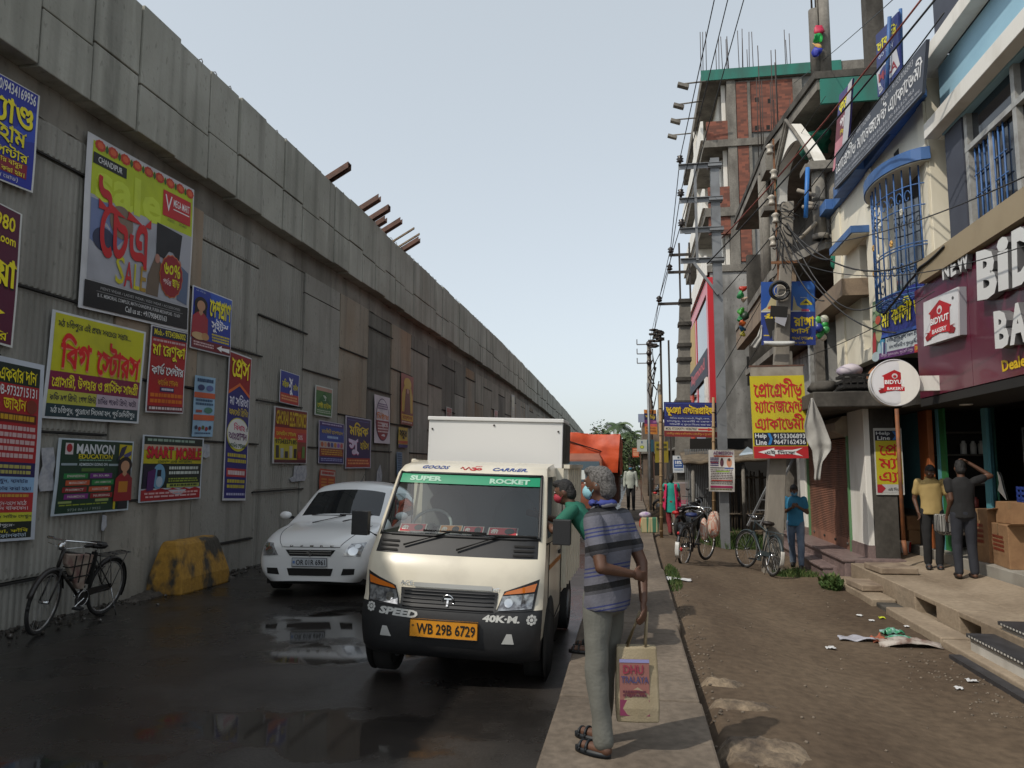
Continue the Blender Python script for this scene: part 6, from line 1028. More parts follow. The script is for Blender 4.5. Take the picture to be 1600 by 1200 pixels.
for (x,y,z0,z1,r) in ((4.45,18.6,7.12,8.75,.15),(4.85,18.7,7.12,8.75,.17),(3.95,21.4,6.0,8.7,.14)): c.cyl((x,y,z0),(x,y,z1),r,GREYC,n=16); c.cyl((x,y,z0),(x,y,z0 + .12),r * 1.25,GREYC,n=16); c.cyl((x,y,z0 + .9),(x,y,z0 + .98),r * 1.06,DARKC,n=16)
c.build('column',ab)
c = MB(); c.box((4.62,18.65,8.83),(1.0,.6,.14),GREYC); c.box((4.62,18.65,8.94),(.8,.5,.08),GREYC); c.box((3.92,21.4,8.78),(.6,.6,.14),GREYC); c.build('capital',ab)
# arched gable between the two capitals
A,B_ = V((3.9,21.35,8.86)),V((4.36,18.5,8.98)); d = B_ - A; L_ = d.length; U = V((d.x,d.y,0)).normalized(); Nn = V((-U.y,U.x,0))
if Nn.x > 0: Nn = -Nn
def ap(u,z): return A + U * u + V((0,0,z))
inn = [(L_ / 2 - (L_ / 2 - .28) * cos(pi * i / 20),1.18 * sin(pi * i / 20) ** .85) for i in range(21)]
out = []
for i in range(21):
    u = L_ * i / 20; out.append((u,.12 + 1.62 * (1 - abs(u / L_ - .5) * 2) ** .9))
g = MB(); fr = [ap(u,z) for u,z in inn]; fo = [ap(u,z) for u,z in out]; th = -Nn * .3
g.add(fr + fo + [p + th for p in fr] + [p + th for p in fo],[(i,i + 1,22 + i,21 + i) for i in range(20)] + [(42 + i,63 + i,64 + i,43 + i) for i in range(20)] + [(i,42 + i,43 + i,i + 1) for i in range(20)] + [(21 + i,22 + i,64 + i,63 + i) for i in range(20)],WHITE); g.build('arch_gable',ab)
g = MB()
for k,(o1,zz) in enumerate(((.14,.02),(.22,.10))):
    g.tube([ap(u,z + zz) + Nn * (.05 + .04 * k) for u,z in out],.045,GREYC,6)
g.build('gable_moulding',ab)
MB().prism([ap(.02,.0) + Nn * .004,ap(.3,.0) + Nn * .004,ap(.42,.7) + Nn * .004,ap(.36,.75) + Nn * .004],Nn * .004,TEAL).build('green_patch',ab)
c = MB()
for (x,y,h,r) in ((4.62,19.0,1.75,.13),(4.82,18.95,2.2,.15)): c.cyl((x,y,11.34),(x,y,11.34 + h),r,GREYC,n=14)
c.bx(5.95,6.35,19.3,19.7,11.34,13.9,DARKC)
for (x,y) in ((4.1,23.5),(4.15,24.3)): c.cyl((x,y,7.1),(x,y,10.88),.14,GREYC,n=12)
c.build('roof_column',ab)
r = MB(); rebars(r,(4.72,19,12.6),11,.14,4.2,1); rebars(r,(6.15,19.5,13.9),9,.16,2.6,2); rebars(r,(4.3,23.8,11.3),9,.3,3.8,3); rebars(r,(5.3,24.5,11.3),5,.3,2.6,6); r.tube([(4.72 + .16 * cos(t),19 + .16 * sin(t),13.9) for t in [k * .6 for k in range(11)]],.012,REBAR,4); r.build('rebar',ab)
# shop under it: shelf, posts, pale wall
b = MB(); b.bx(4.6,5.9,19.0,19.05,2.9,5.2,PLAST); b.bx(4.3,4.5,18.9,19.1,0,5.2,GREYC); b.bx(4.5,4.6,20.4,20.6,0,5.2,ALU); b.bx(4.9,5.89,21.5,33,.1,5.1,PLAST); b.build('shop_wall',ab)
NET = mat('green_netting',(.015,.19,.12),.8,(.008,.10,.07),4)
for i,(x,y,z,rx,ry,rz,lb) in enumerate(((5.0,20.9,10.4,.35,.8,.22,'green netting bundled under the top slab of the arch building'),(4.75,18.3,6.6,.16,.16,.34,'green plastic bundle hanging below the paired columns'))):
    b = MB(); b.ell((x,y,z),(rx,ry,rz),NET,18,k=12); b.v = [p + (p - V((x,y,z))) * (.6 * noise.noise(p * 3) + .3 * noise.noise(p * 9)) for p in b.v]; b.build('green_netting',None,lb,'netting')
b = MB(); q0,q1 = onY(1262,262,18.2),onY(1259,340,18.2); b.cyl(q0,q1,.05,mat('blue_pipe',(.02,.14,.42),.5),n=8); b.build('blue_pipe',None,'short bright blue pipe in front of the arch','pipe')
b = MB()
for (a,c_) in (((1246,297),(1273,305)),((1262,317),(1276,320)),((1254,323),(1275,324)),((1245,378),(1276,347))): b.cyl(onY(*a,18.6),onY(*c_,18.4),.045,mat('bamboo_grey',(.24,.21,.17),.8),n=8)
b.build('scaffold_prop',ab)
# things hanging on the top: bright kites / bags
b = MB()
for i,(px,py,s,c_) in enumerate(((1281,48,.13,'#b01840'),(1277,58,.1,'#10a050'),(1283,60,.08,'#18b048'),(1276,70,.07,'#d0a060'),(1277,80,.13,'#1a2a9a'))): b.ell(onY(px,py,18.7),(s,s * .6,s),P(c_),12)
b.v = [p + noise.noise_vector(p * 7) * .08 + noise.noise_vector(p * 19) * .03 for p in b.v]
b.build('cloth_bundle',None,'red, green and blue bundle tied to the round roof columns','bundle')
# ------------------------------------------------------------------ brick building
bb = empty('brick_building',(6,38,0),0,'tall unfinished brick building with balconies and a red shop front below','building')
Y0 = 34.75
w = MB(); w.bx(4.88,11,Y0,48,0,10.6,PLAST); w.bx(4.9,11,Y0 + .1,48,10.6,19.4,PLAST); w.bx(3.52,4.88,Y0,48,0,10.6,PLAST); w.build('side_wall',bb)
w = MB(); w.bx(4.92,5.4,Y0,Y0 + .3,10.9,19.3,BRICK); w.bx(5.55,7.4,Y0 + .04,Y0 + .25,16.9,19.3,BRICK); w.bx(3.55,4.5,Y0,Y0 + .2,16.6,17.5,BRICK); w.bx(3.55,4.5,Y0 + .02,Y0 + .2,12.2,14.4,BRICK); w.build('brick_infill',bb)
w = MB(); w.bx(4.5,4.89,Y0 - .02,Y0 + .4,10.6,19.4,GREYC); w.bx(5.41,5.54,Y0 - .01,Y0 + .3,10.6,19.3,GREYC); w.bx(7.4,7.8,Y0 - .02,Y0 + .3,10.6,19.3,GREYC); w.build('column',bb)
for z,t,m in ((19.4,.5,GREYC),(16.25,.33,GREYC),(13.0,.4,GREYC),(10.45,.3,GREYC)):
    w = MB(); w.bx(3.4,11,Y0 - .08,48,z,z + t,m); w.build('floor_slab',bb)
w = MB(); w.bx(3.36,9.5,Y0 - .14,Y0 - .085,19.42,19.92,TEAL); w.build('green_edge',bb)
w = MB(); w.bx(3.28,3.4,Y0 - .08,48,16.6,17.5,WHITE); w.bx(3.28,3.4,Y0 - .08,48,13.41,14.3,WHITE); w.bx(3.28,3.4,Y0 - .08,48,10.3,11.2,WHITE); w.bx(4.3,4.4,Y0 + 1.5,48,10.8,19.4,WHITE); w.bx(4.3,4.48,Y0 + .41,Y0 + .5,10.8,19.4,WHITE); w.build('balcony_wall',bb)
MB().bx(3.41,4.3,40,40.2,10.8,19.4,WHITE).build('balcony_partition',bb)
rr = MB(); q = random.Random(4)
for x in (3.5,4.3,4.7,5.3,5.7,7.3): rebars(rr,(x,Y0 + .4,19.9),3,.18,2.6,int(x * 10),.018)
rr.build('rebar',bb)
MB().bx(5.0,5.9,Y0 - .004,Y0 + .05,5.3,6.6,BLACK).build('window',bb)
w = MB()
for (x,z) in ((5.7,16.95),(6.2,16.95),(5.75,18.3),(6.3,18.2),(5.9,15.0),(5.8,11.5)): w.bx(x,x + .16,Y0 - .002 + (.04 if z > 16 else 0),Y0 + .1,z,z + .22,BLACK)
w.build('putlog_hole',bb)
# red shop front
RD = mat('red_cladding',(.50,.022,.03),.35,coat=.2); OR_ = mat('red_orange_panel',(.55,.06,.025),.4)
s = empty('clothes_shop_front',(3.4,40,0),0,'red framed clothes shop front with a slate name band, on the brick building','shop front')
w = MB(); w.bx(3.38,3.75,Y0 - .12,Y0 + .55,3.3,10.2,RD); w.bx(3.39,3.7,Y0 + .56,47,9.6,10.2,RD); w.bx(3.42,3.7,41.5,42.3,3.3,9.6,RD); w.bx(3.4,3.7,45,47,2.0,6.2,OR_); w.build('frame',s)
MB().bx(3.45,3.51,Y0 + .56,47,.5,9.6,TINT).build('show_window',s); MB().bx(3.40,3.5,42.31,47,6.3,9.6,mat('ochre_panel',(.42,.29,.10),.6)).build('ochre_panel',s)
MB().bx(3.36,3.6,Y0 + .57,46,5.9,7.1,SLATE).build('name_band',s)
p = Panel(V((3.359,45,6.9)),(0,-1,0),(0,0,-1),8.6,.8,SLATE,n=(-1,0,0),th=.002); p.text('Raymond',.02,.05,.98,.95,'#b84a52',2,.03); p.build('lettering',parent=s)
MB().bx(3.3,3.5,35.4,36.4,3.2,5.8,WHITE).build('window_poster',s)
# flood lamps on long arms at the roof edge
for i,(px,py,ex,ey) in enumerate(((1103,127,1068,131),(1096,158,1061,163),(1090,184,1056,187),(1083,208,1051,211))):
    Yd = (33.5,36,38.5,41.5)[i]; a,c_ = onY(px,py,Yd),onY(ex,ey,Yd); b = MB(); b.cyl(a,c_,.035,GREYC,n=6); o_ = b.build('flood_lamp',None,['topmost and nearest','second from the top','third from the top','lowest and farthest'][i] + ' flood lamp on a long arm from the brick building','lamp','flood lamps on arms along the brick building')
    MB().box(c_ + V((-.02,0,-.1)),(.5,.3,.14),GREYC,Matrix.Rotation(.35,3,'Y')).build('lamp_head',o_)
# ------------------------------------------------------------------ houses far down the street
def far_house(x0,x1,y0,y1,h,m,label,sd):
    e = empty('street_house',((x0 + x1) / 2,y0,0),0,label,'building','houses far down the street'); q = random.Random(sd)
    MB().bx(x0,x1,y0,y1,-.3,h,m).build('wall',e)
    n = int(h // 3); wn_ = MB(); sl_ = MB()
    for f in range(n):
        z = 3.1 * f
        for k in range(max(1,int((y1 - y0) / 2.6))): wn_.bx(x0 - .01,x0 + .03,y0 + .6 + 2.6 * k,y0 + 1.9 + 2.6 * k,z + .9,z + 2.3,BLACK if q.random() < .7 else TINT)
        for k in range(max(1,int((x1 - x0) / 2.4))): wn_.bx(x0 + .5 + 2.4 * k,x0 + 1.6 + 2.4 * k,y0 - .01,y0 + .03,z + .9,z + 2.2,BLACK if q.random() < .8 else BRICK)
        sl_.bx(x0 - .5,x1,y0 - .35,y1,z + 2.95,z + 3.1,GREYC)
    wn_.build('window',e); sl_.build('floor_slab',e); r = MB()
    for k in range(3): rebars(r,(q.uniform(x0,x1),q.uniform(y0,y1),h),4,.2,1.6,sd + k,.03)
    r.build('rebar',e)
far_house(3.3,9,49,58,7.2,GREYC,'grey unfinished house just past the red shop front',1)
far_house(2.9,8,59,72,6.2,DARKC,'dark house second past the red shop front',2)
far_house(.9,6,74,86,5.9,mat('brownish_wall',(.17,.125,.09),.9,(.1,.08,.065),1),'brown two storey house closing the view at the end of the street',3)
far_house(2.0,7,90,104,7.5,WHITE,'pale house barely seen behind the brown one',4)
MB().bx(.5,1.6,73.7,73.75,5.9,6.7,P('#7a8298')).build('roof_sign',None,'small greyish signboard on the brown house roof','sign')
# ------------------------------------------------------------------ trees at the end
LEAFM = [mat('leaf_dark',(.022,.042,.014),.7,(.04,.07,.02),2),mat('leaf_mid',(.05,.085,.025),.65,(.03,.055,.018),2),mat('leaf_light',(.085,.125,.04),.6)]
BARK = mat('bark',(.10,.08,.06),.9,(.06,.045,.035),4,bump=.5)
def tree(x,y,h,r,label,sd,n=900,low=.5):
    q = random.Random(sd); e = empty('tree',(x,y,0),0,label,'tree','trees at the end of the street'); t = MB()
    t.tube([(x,y,-.2),(x + .1,y,h * .3),(x - .05,y + .1,h * .6),(x,y,h * .85)],[h * .03,h * .025,h * .018,h * .006],BARK,8)
    for k in range(6): a = q.uniform(0,6.28); t.tube([(x,y,h * .4 + k * h * .06),(x + r * .4 * cos(a),y + r * .4 * sin(a),h * .6 + k * h * .05),(x + r * .75 * cos(a),y + r * .75 * sin(a),h * .68 + k * h * .05)],[h * .012,h * .008,h * .003],BARK,5)
    t.build('trunk',e); c = MB(); cl = [(V((q.uniform(-r,r) * .75,q.uniform(-r,r) * .75,h * q.uniform(low,.95))),r * q.uniform(.25,.5)) for _ in range(14)]
    for i in range(n):
        ce,cr_ = q.choice(cl); d = V((q.gauss(0,1),q.gauss(0,1),q.gauss(0,.8))).normalized() * cr_ * q.uniform(.5,1.05); p = V((x,y,0)) + ce + d; s_ = r * q.uniform(.05,.1)
        a = V((q.uniform(-1,1),q.uniform(-1,1),q.uniform(-.6,.6))).normalized() * s_; b_ = V((q.uniform(-1,1),q.uniform(-1,1),q.uniform(-1,1))).normalized() * s_ * .6
        c.add([p - a,p + b_,p + a,p - b_],[(0,1,2,3)],q.choice(LEAFM))
    c.build('crown',e,fixn=False)
def palm(x,y,h,label,sd):
    q = random.Random(sd); e = empty('palm_tree',(x,y,0),0,label,'palm tree','palms at the end of the street'); t = MB()
    t.tube([(x,y,-.2),(x + .1,y,h * .5),(x + .25,y,h)],[.2,.15,.12],BARK,8); t.build('trunk',e); c = MB()
    for k in range(16):
        a = k * 2.4; el = q.uniform(-.2,1.0); L0 = q.uniform(1.9,2.6); pts = []
        for i in range(9):
            s_ = i / 8; pts.append(V((x + .25,y,h)) + V((cos(a) * L0 * s_,sin(a) * L0 * s_,L0 * (s_ * el - s_ * s_ * (.6 + .4 * el)))))
        for i in range(8):
            for sgn in (-1,1):
                for w_ in (.0,.5):
                    p0 = pts[i].lerp(pts[i + 1],w_); sd_ = V((-sin(a),cos(a),-.45)).normalized() * (.55 * (1 - (i / 9) ** 2) + .1)
                    sd_ = V((sd_.x * sgn,sd_.y * sgn,sd_.z)); f = (pts[i + 1] - pts[i]) * .28; c.add([p0,p0 + f,p0 + sd_ + f * 1.6,p0 + sd_],[(0,1,2,3)],LEAFM[k % 2 + (k % 5 == 0)])
    c.build('crown',e,fixn=False)
palm(-2.0,92,6.6,'coconut palm with drooping fronds behind the orange truck',1)
palm(-.6,104,6.0,'smaller palm right of the tall one at the end of the street',2)
tree(-4.0,100,7.5,1.6,'thin tall tree with a few leaf clumps above the orange tarpaulin',11,260)
tree(.0,88,5.0,2.2,'low bushy tree at the foot of the palms',12,1500,.15)
tree(-7,112,6.2,4.4,'broad dark tree beyond the flyover end',13,1800,.12)
tree(-1.5,116,6.4,5,'broad green tree farthest down the street',14,2200,.1)
# ================================================================== poles and wires
STEEL = mat('galvanised_steel',(.23,.24,.25),.5,(.17,.175,.18),3,metal=.35)
INS = mat('insulator_brown',(.025,.018,.015),.3); PORC = mat('porcelain',(.42,.38,.32),.35)
BAMB = mat('bamboo',(.30,.20,.10),.6,(.22,.14,.07),6,stretch=(1,1,.4))
hp = empty('steel_pole',(2.06,18.6,0),0,'tall grey steel power pole with four cross arms','power pole')
b = MB(); z1 = 9.25
for (xa,xb,ya,yb) in ((1.96,2.17,18.52,18.535),(1.96,2.17,18.665,18.68),(2.055,2.075,18.536,18.664)): b.bx(xa,xb,ya,yb,-.1,z1,STEEL)
b.build('mast',hp)
for k,z in enumerate((9.05,8.2,7.45,6.7)):
    b = MB(); b.bx(1.2,2.22,18.49,18.515,z - .06,z + .06,STEEL); b.bx(1.2,2.22,18.43,18.489,z + .045,z + .06,STEEL); b.build('cross_arm',hp)
    b = MB(); b.bx(1.9,2.23,18.44,18.72,z - .03,z + .03,STEEL); b.build('clamp',hp)
    if k < 3: b = MB(); b.lathe((1.24,18.47,z + .065),[(.03,0),(.03,.05),(.09,.07),(.05,.1),(.09,.13),(.05,.16),(.07,.2),(.02,.22)],INS,12); b.build('insulator',hp)
b = MB(); b.bx(1.56,1.62,18.44,18.485,6.7,9.05,STEEL); b.beam((1.5,18.45,6.65),(2.05,18.45,5.85),.06,.06,STEEL); b.build('brace',hp)
# flex poster tied to it
p = Panel(V(onY(1107,703,18.35)),(1,0,-.02),(-.02,0,-1),.58,.95,'#c0bdb8',n=(0,-1,0),th=.004,wave=.035,seed=2); p.text('ADMISSION',.18,.03,.95,.11,'#6a3a6a',3,.02); p.rect(.2,.13,.92,.16,'#a8421c',2); scrib(p,.06,.18,.4,.4,5,'#44386a',3); scrib(p,.06,.28,.38,.33,1,'#8a2a2a',5)
p.oval(.52,.3,.07,.1,'#5a3440',2); p.oval(.52,.22,.04,.035,'#3a2420',3); p.oval(.8,.3,.1,.11,'#b07858',2); p.oval(.8,.23,.05,.04,'#4a3028',3); p.rect(.06,.42,.92,.44,'#26262e',2); p.rect(.62,.42,.95,.45,'#2a4a8a',3); scrib(p,.06,.47,.92,.84,9,'#5a4a4a',8,.5); p.rect(.3,.5,.8,.53,'#7a9a2a',3); p.rect(.1,.72,.9,.745,'#a8382a',3); p.rect(.06,.86,.92,.91,'#a02a5a',3); scrib(p,.06,.93,.92,.98,1,'#6a6a3a',4)
p.build('flex_poster','crumpled white admission poster tied to the steel pole','poster')
# block column with a steel frame on top
gc = empty('block_column',(1.3,21.8,0),0,'square concrete block column with dark bands and a black steel frame on top','pole')
b = MB(); b.loft([[(1.02,21.6,-.2),(1.45,21.6,-.2),(1.45,22.0,-.2),(1.02,22.0,-.2)],[(1.36,21.65,6.4),(1.66,21.65,6.4),(1.66,21.95,6.4),(1.36,21.95,6.4)]],GREYC,smooth=False); b.build('shaft',gc)
b = MB()
for z in (6.4,5.75,5.15,4.75,4.2,3.55,2.8,2.0,1.0): x = 1.235 + .275 * (z + .2) / 6.6; w_ = .24 - .06 * z / 6.4; b.bx(x - w_,x + w_,21.57,22.03,z - .05,z + .05,DARKC)
b.build('band',gc)
b = MB()
for x in (1.38,1.66): b.bx(x - .025,x + .025,21.75,21.8,6.45,8.1,LOOPM)
for z,x0 in ((7.75,1.1),(7.25,1.06),(6.35,.75)): b.bx(x0,1.7,21.72,21.749,z - .04,z + .04,LOOPM)
b.build('steel_frame',gc)
b = MB()
for z,x0 in ((7.8,1.1),(7.3,1.06),(6.4,.75)): b.lathe((x0 + .04,21.72,z),[(.03,0),(.09,.04),(.05,.08),(.09,.12),(.03,.18)],INS,10)
b.build('insulator',gc)
TB = MB(); q_ = random.Random(8)
for k in range(16): c_ = onY(1025 + q_.uniform(-7,7),527 + q_.uniform(-12,16),26); TB.box(c_,(.22,.2,.05),LOOPM,q_.uniform(0,3))
for k in range(8): TB.tube([onY(1026 + q_.uniform(-8,6),545 + 12 * k * .6,26),onY(1016 + q_.uniform(-4,8),560 + 10 * k,26),onY(1020 + q_.uniform(-4,8),580 + 10 * k,26)],.02,LOOPM,4)
TB.bx(.93,1.0,26,26.08,0,6.3,LOOPM); TB.bx(1.2,1.26,26,26.08,0,6.0,LOOPM)
TB.build('switch_frame',None,'dark tangle of switches and bars on a frame behind the block column','switch gear')
p = Panel(onY(1051,712,21.5),(1,0,0),(0,0,-1),.3,.46,'#c8ccd0',n=(0,-1,0),th=.02); p.rect(.08,.24,.92,.72,'#1c4a8c',1); p.text('18%',.2,.3,.8,.5,'#e0e4e8',2,.03); scrib(p,.2,.56,.8,.66,1,'#b0c0d8',3); p.rect(.42,.06,.58,.16,'#3a4a5a',2); scrib(p,.1,.8,.9,.9,1,'#8aa0b8',5); p.build('plate_sign','small blue and white plate reading 18 on the block column','sign')
p = Panel(onY(1050,753,21.45),(1,0,0),(0,0,-1),.42,.8,'#a8a0a2',n=(0,-1,0),th=.01,wave=.006); p.rect(.05,.3,.45,.62,'#b8b0b0',2); p.rect(.5,.05,.95,.6,'#8a7a74',2); scrib(p,.05,.55,.95,.75,3,'#b83a5a',3); scrib(p,.05,.8,.95,.95,3,'#4a4a5a',4); p.build('pasted_poster','pinkish grey poster low on the block column','poster')
# bamboo framed signboard
bs = empty('bamboo_signboard',(1.25,18.7,0),0,'blue signboard with yellow Bengali letters tied between two bamboo poles','sign')
def bamboo(b,p0,p1,r):
    p0,p1 = V(p0),V(p1); n = int((p1 - p0).length / .32); b.cyl(p0,p1,r,BAMB,r1=r * .85,n=10)
    for k in range(1,n): c_ = p0.lerp(p1,k / n); d_ = (p1 - p0).normalized() * .012; b.cyl(c_ - d_,c_ + d_,r * 1.16,BAMB,n=10)
for (x,xt,zt) in ((.62,.66,3.5),(1.82,1.9,3.42)): b = MB(); bamboo(b,(x,18.72,-.05),(xt,18.72,zt),.04); b.build('bamboo_post',bs)
p = Panel(onY(1037,628,18.78),(1,0,-.03),(0,0,-1),1.24,.83,'#1a1f63',n=(0,-1,0),th=.02,wave=.004)
p.rect(.02,.04,.98,.05,'#3a5aa8',1); p.rect(.02,.4,.98,.41,'#3a5aa8',1); p.rect(.02,.04,.03,.41,'#3a5aa8',1); p.text('ভূঞ্যা এন্টারপ্রাইজ',.04,.07,.965,.41,'#d8ba20',4,.03,shadow='#6a2a10'); p.text('বিভিন্ন প্রকার চকলেট, বিস্কুট, কেক,',.11,.43,.86,.5,'#b8bcd0',3,.01); p.text('চানাচুর, বেকারী ও কেক দব',.05,.515,.98,.59,'#b8bcd0',3,.01); p.text('পাইকারী ও খুচরো বিক্রয় করা হয়।',.1,.605,.88,.68,'#b8bcd0',3,.01)
p.rect(0,.71,1,.83,'#c0b8a8',2); p.text('MOB- 9732542979 / 9438679067',.03,.73,.62,.81,'#2a2420',3,.01); p.poly([(.64,.75),(.82,.75),(.82,.73),(.98,.775),(.82,.82),(.82,.8),(.64,.8)],'#b02a1c',3); p.rect(0,.83,1,1,'#7a1814',2); p.text('মঠচণ্ডীপুর বাজার ও কালিকাপাড় ও মঠচণ্ডীপুর ও পূর্ব মেদিনীপুর',.04,.87,.96,.955,'#c08a3a',3,.01)
p.build('board',parent=bs)
# concrete pole with the two big signs
pc = empty('concrete_pole',(2.42,14.75,-.1),0,'leaning concrete power pole carrying a yellow and a blue sign','power pole')
b = MB(); b.loft([[(2.24,14.55,-.4),(2.58,14.55,-.4),(2.58,14.8,-.4),(2.24,14.8,-.4)],[(2.86,14.62,6.75),(3.06,14.62,6.75),(3.06,14.8,6.75),(2.86,14.8,6.75)]],mat('pole_concrete',(.27,.245,.205),.9,(.19,.17,.145),2.5,stretch=(1,1,.3),bump=.4,bsc=20),smooth=False); b.build('shaft',pc,bevel=.015)
b = MB(); b.bx(2.72,2.75,14.66,14.72,5.0,8.0,mat('rust_strap',(.2,.09,.04),.8)); b.bx(2.6,3.1,14.6,14.62,5.55,5.6,mat('rust_strap',(0,0,0)))
b.build('strap',pc)
for k,z in enumerate((5.9,6.35,6.7,7.2,7.7)): b = MB(); b.lathe((2.66 + .06 * (k % 2),14.66,z),[(.05,0),(.075,.02),(.05,.06),(.05,.12),(.08,.15),(.05,.18),(.02,.2)],PORC,12); b.build('insulator',pc)
ys_ = Panel(onY(1171,588,14.42),(1,0,0),(.02,0,-1),.94,1.49,'#c4b41a',n=(0,-1,0),th=.03,wave=.004,seed=3)
ys_.text('প্রোগ্রেসীভ',.06,.03,.95,.27,'#b8141a',3,.02); ys_.text('ম্যানেজমেন্ট',.06,.25,.95,.46,'#b8141a',3,.02); ys_.text('এ্যাকাডেমী',.05,.46,.95,.665,'#b8141a',3,.02)
ys_.rect(.02,.69,.98,.845,'#14182c',2); ys_.text('Help',.04,.70,.25,.77,'#d4d8dc',3,.02); ys_.text('Line',.05,.775,.25,.84,'#d4d8dc',3,.02); ys_.poly([(.27,.7),(.32,.7),(.36,.768),(.32,.836),(.27,.836),(.31,.768)],'#2a78c0',3); ys_.text('9153306893',.38,.705,.96,.762,'#d4d8dc',3,.015); ys_.text('9647162436',.38,.775,.96,.832,'#d4d8dc',3,.015)
ys_.rect(0,.855,1,1,'#b01c24',2); ys_.poly([(.08,.925),(.38,.875),(.38,.9),(.7,.9),(.9,.875),(.76,.925),(.9,.975),(.7,.95),(.38,.95),(.38,.975)],'#d8d8d8',3); ys_.text('এই দিকে',.2,.9,.76,.955,'#1a1a22',4,.02)
ys_.build('yellow_sign','yellow academy sign with red Bengali letters hung on the concrete pole','sign')
b = MB(); b.bx(2.14,3.06,14.46,14.5,1.98,3.6,mat('sign_back',(.30,.27,.23),.8,(.2,.17,.14),4)); b.bx(2.12,3.08,14.455,14.51,3.6,3.63,RUST); b.build('sign_backing',None,'weathered board showing above the yellow sign','board')
bl = Panel(onY(1189,441,14.95),(1,0,-.02),(-.03,0,-1),.98,1.22,'#1d4e9e',n=(0,-1,0),th=.02,wave=.012,seed=1,back='#a8a8a8')
bl.poly([(.55,.02),(.98,.02),(.98,.5),(.6,.5)],'#2a66b4',1); bl.poly([(.0,.46),(.1,.4),(.2,.22),(.36,.2),(.4,.46)],'#b8ac84',2); bl.oval(.22,.42,.1,.05,'#b05a2a',3); bl.poly([(.6,.22),(.66,.38),(.8,.46),(.58,.46)],'#b8ac84',2); bl.rect(.0,.46,.9,.48,'#c0c0c0',3); bl.rect(.74,.44,.88,.475,'#b8445a',4); bl.poly([(.72,.35),(.83,.27),(.94,.35),(.94,.375),(.72,.375)],'#c8b41c',3); bl.poly([(.78,.345),(.83,.305),(.88,.345)],'#14344a',4); scrib(bl,.72,.25,.94,.27,1,'#b0b8c8',2)
bl.rect(0,.48,1,1,'#16307c',2); bl.text('রাঙ্গা',.6,.55,.98,.71,'#d8bc1c',4,.03); bl.text('লার্স',.55,.71,.9,.82,'#d8bc1c',4,.03); bl.text('গহনা শোরুম',.56,.87,.95,.92,'#d8bc1c',4,.015); bl.text('র নেই।',.62,.94,.82,.98,'#d8bc1c',4,.01); bl.text('শ্রী',.06,.5,.3,.62,'#d8bc1c',4,.03); bl.poly([(.06,.58),(.28,.58),(.34,.66),(.16,.9),(.1,.72)],'#1a1816',5); bl.poly([(.2,.78),(.36,.68),(.38,.9),(.2,.92)],'#6a6a68',6); scrib(bl,.04,.84,.16,.87,1,'#d8bc1c',6)
bl.build('blue_sign','torn blue sign with yellow letters behind the upper part of the concrete pole','sign')
b = MB(); c_ = onY(1218,455,14.55)
for k in range(7): b.ring(c_ + V((.01 * (k % 3) - .01,-.01 * k,.008 * (k % 2))),(.1,1,.1),.14 + .012 * (k % 4),.012,mat('black_cable',(.012,.012,.013),.5),28,6)
b.ring(c_ + V((0,-.05,0)),(.1,1,.1),.1,.01,PORC,20,5); b.build('cable_coil',None,'coil of black cable hanging on the concrete pole over the blue sign','cable coil')
b = MB(); b.box(onY(1217,487,14.5),(.3,.05,.2),BLACK,Matrix.Rotation(.12,3,'Y')); b.build('junction_box',None,'flat black box on the concrete pole below the cable coil','box')
b = MB(); b.prism([onY(x,y,14.48) for x,y in ((1212,487),(1231,493),(1226,510),(1211,503))],(0,.01,0),mat('grey_paper',(.33,.33,.36),.8)); b.build('paper_sheet',None,'grey sheet of paper stuck to the concrete pole under the black box','paper')
b = MB(); b.grid(lambda u,v: onY(1193 + 48 * u,533 + 9 * v * (1 - .3 * (2 * u - 1) ** 2),14.45) + V((0,-.06 * sin(pi * v),0)),8,4,mat('white_strip',(.5,.5,.48),.7)); b.build('paper_strip',None,'curled white strip across the foot of the blue sign','paper',solid=.004)
cloth(([(1189,508),(1183,525),(1172,541)],[(1191,508),(1190,530),(1183,545)]),14.9,CL,'cloth_strip','white flap hanging at the left edge of the blue sign','cloth',.02,2)
# far pole, banners and boards down the street
fp = empty('concrete_pole',(1.0,45,0),0,'thin far power pole with three round insulators against the sky','power pole'); b = MB(); b.cyl((.95,45,-.2),(1.0,45,8.9),.19,GREYC,r1=.12,n=10); b.build('shaft',fp)
for k in range(3): z = 8.85 - .55 * k; b = MB(); b.cyl((1.0,44.8,z),(1.0,44.7,z),.17,INS,n=14); b.build('insulator',fp); b = MB(); b.bx(.3,.9,44.9,44.95,z - .04,z + .02,STEEL); b.bx(.28,.34,44.9,44.95,z,z + .3,STEEL); b.build('cross_arm',fp)
b = MB(); b.cyl((1.62,46,0),(1.6,46,6.6),.13,GREYC,n=8); b.build('thin_pole',None,'plain grey pole right of the far power pole','pole')
b = MB(); b.cyl((.62,30,0),(.6,30,5.0),.05,STEEL,n=8); b.build('thin_pole',None,'thin steel rod beside the orange banner','pole')
p = Panel(onY(1006,640,32),(1,0,-.05),(.03,0,-1),.5,1.0,'#b8742c',n=(0,-1,0),th=.02,wave=.01); p.rect(0,.15,1,.42,'#1e1c4a',2); p.text('শাড়ি',.1,.18,.9,.4,'#c8a828',3,.03); p.rect(0,.42,1,.58,'#6a2a6a',2); scrib(p,.08,.45,.92,.56,1,'#b878a8',3); p.rect(0,.6,1,.68,'#b84a4a',2); scrib(p,.1,.72,.9,.95,2,'#8a4a1c',4); p.text('লাকি',.2,.02,.8,.13,'#5a1c14',3,.02); p.build('banner_sign','orange and purple banner on the pole left of the blue signboard','banner')
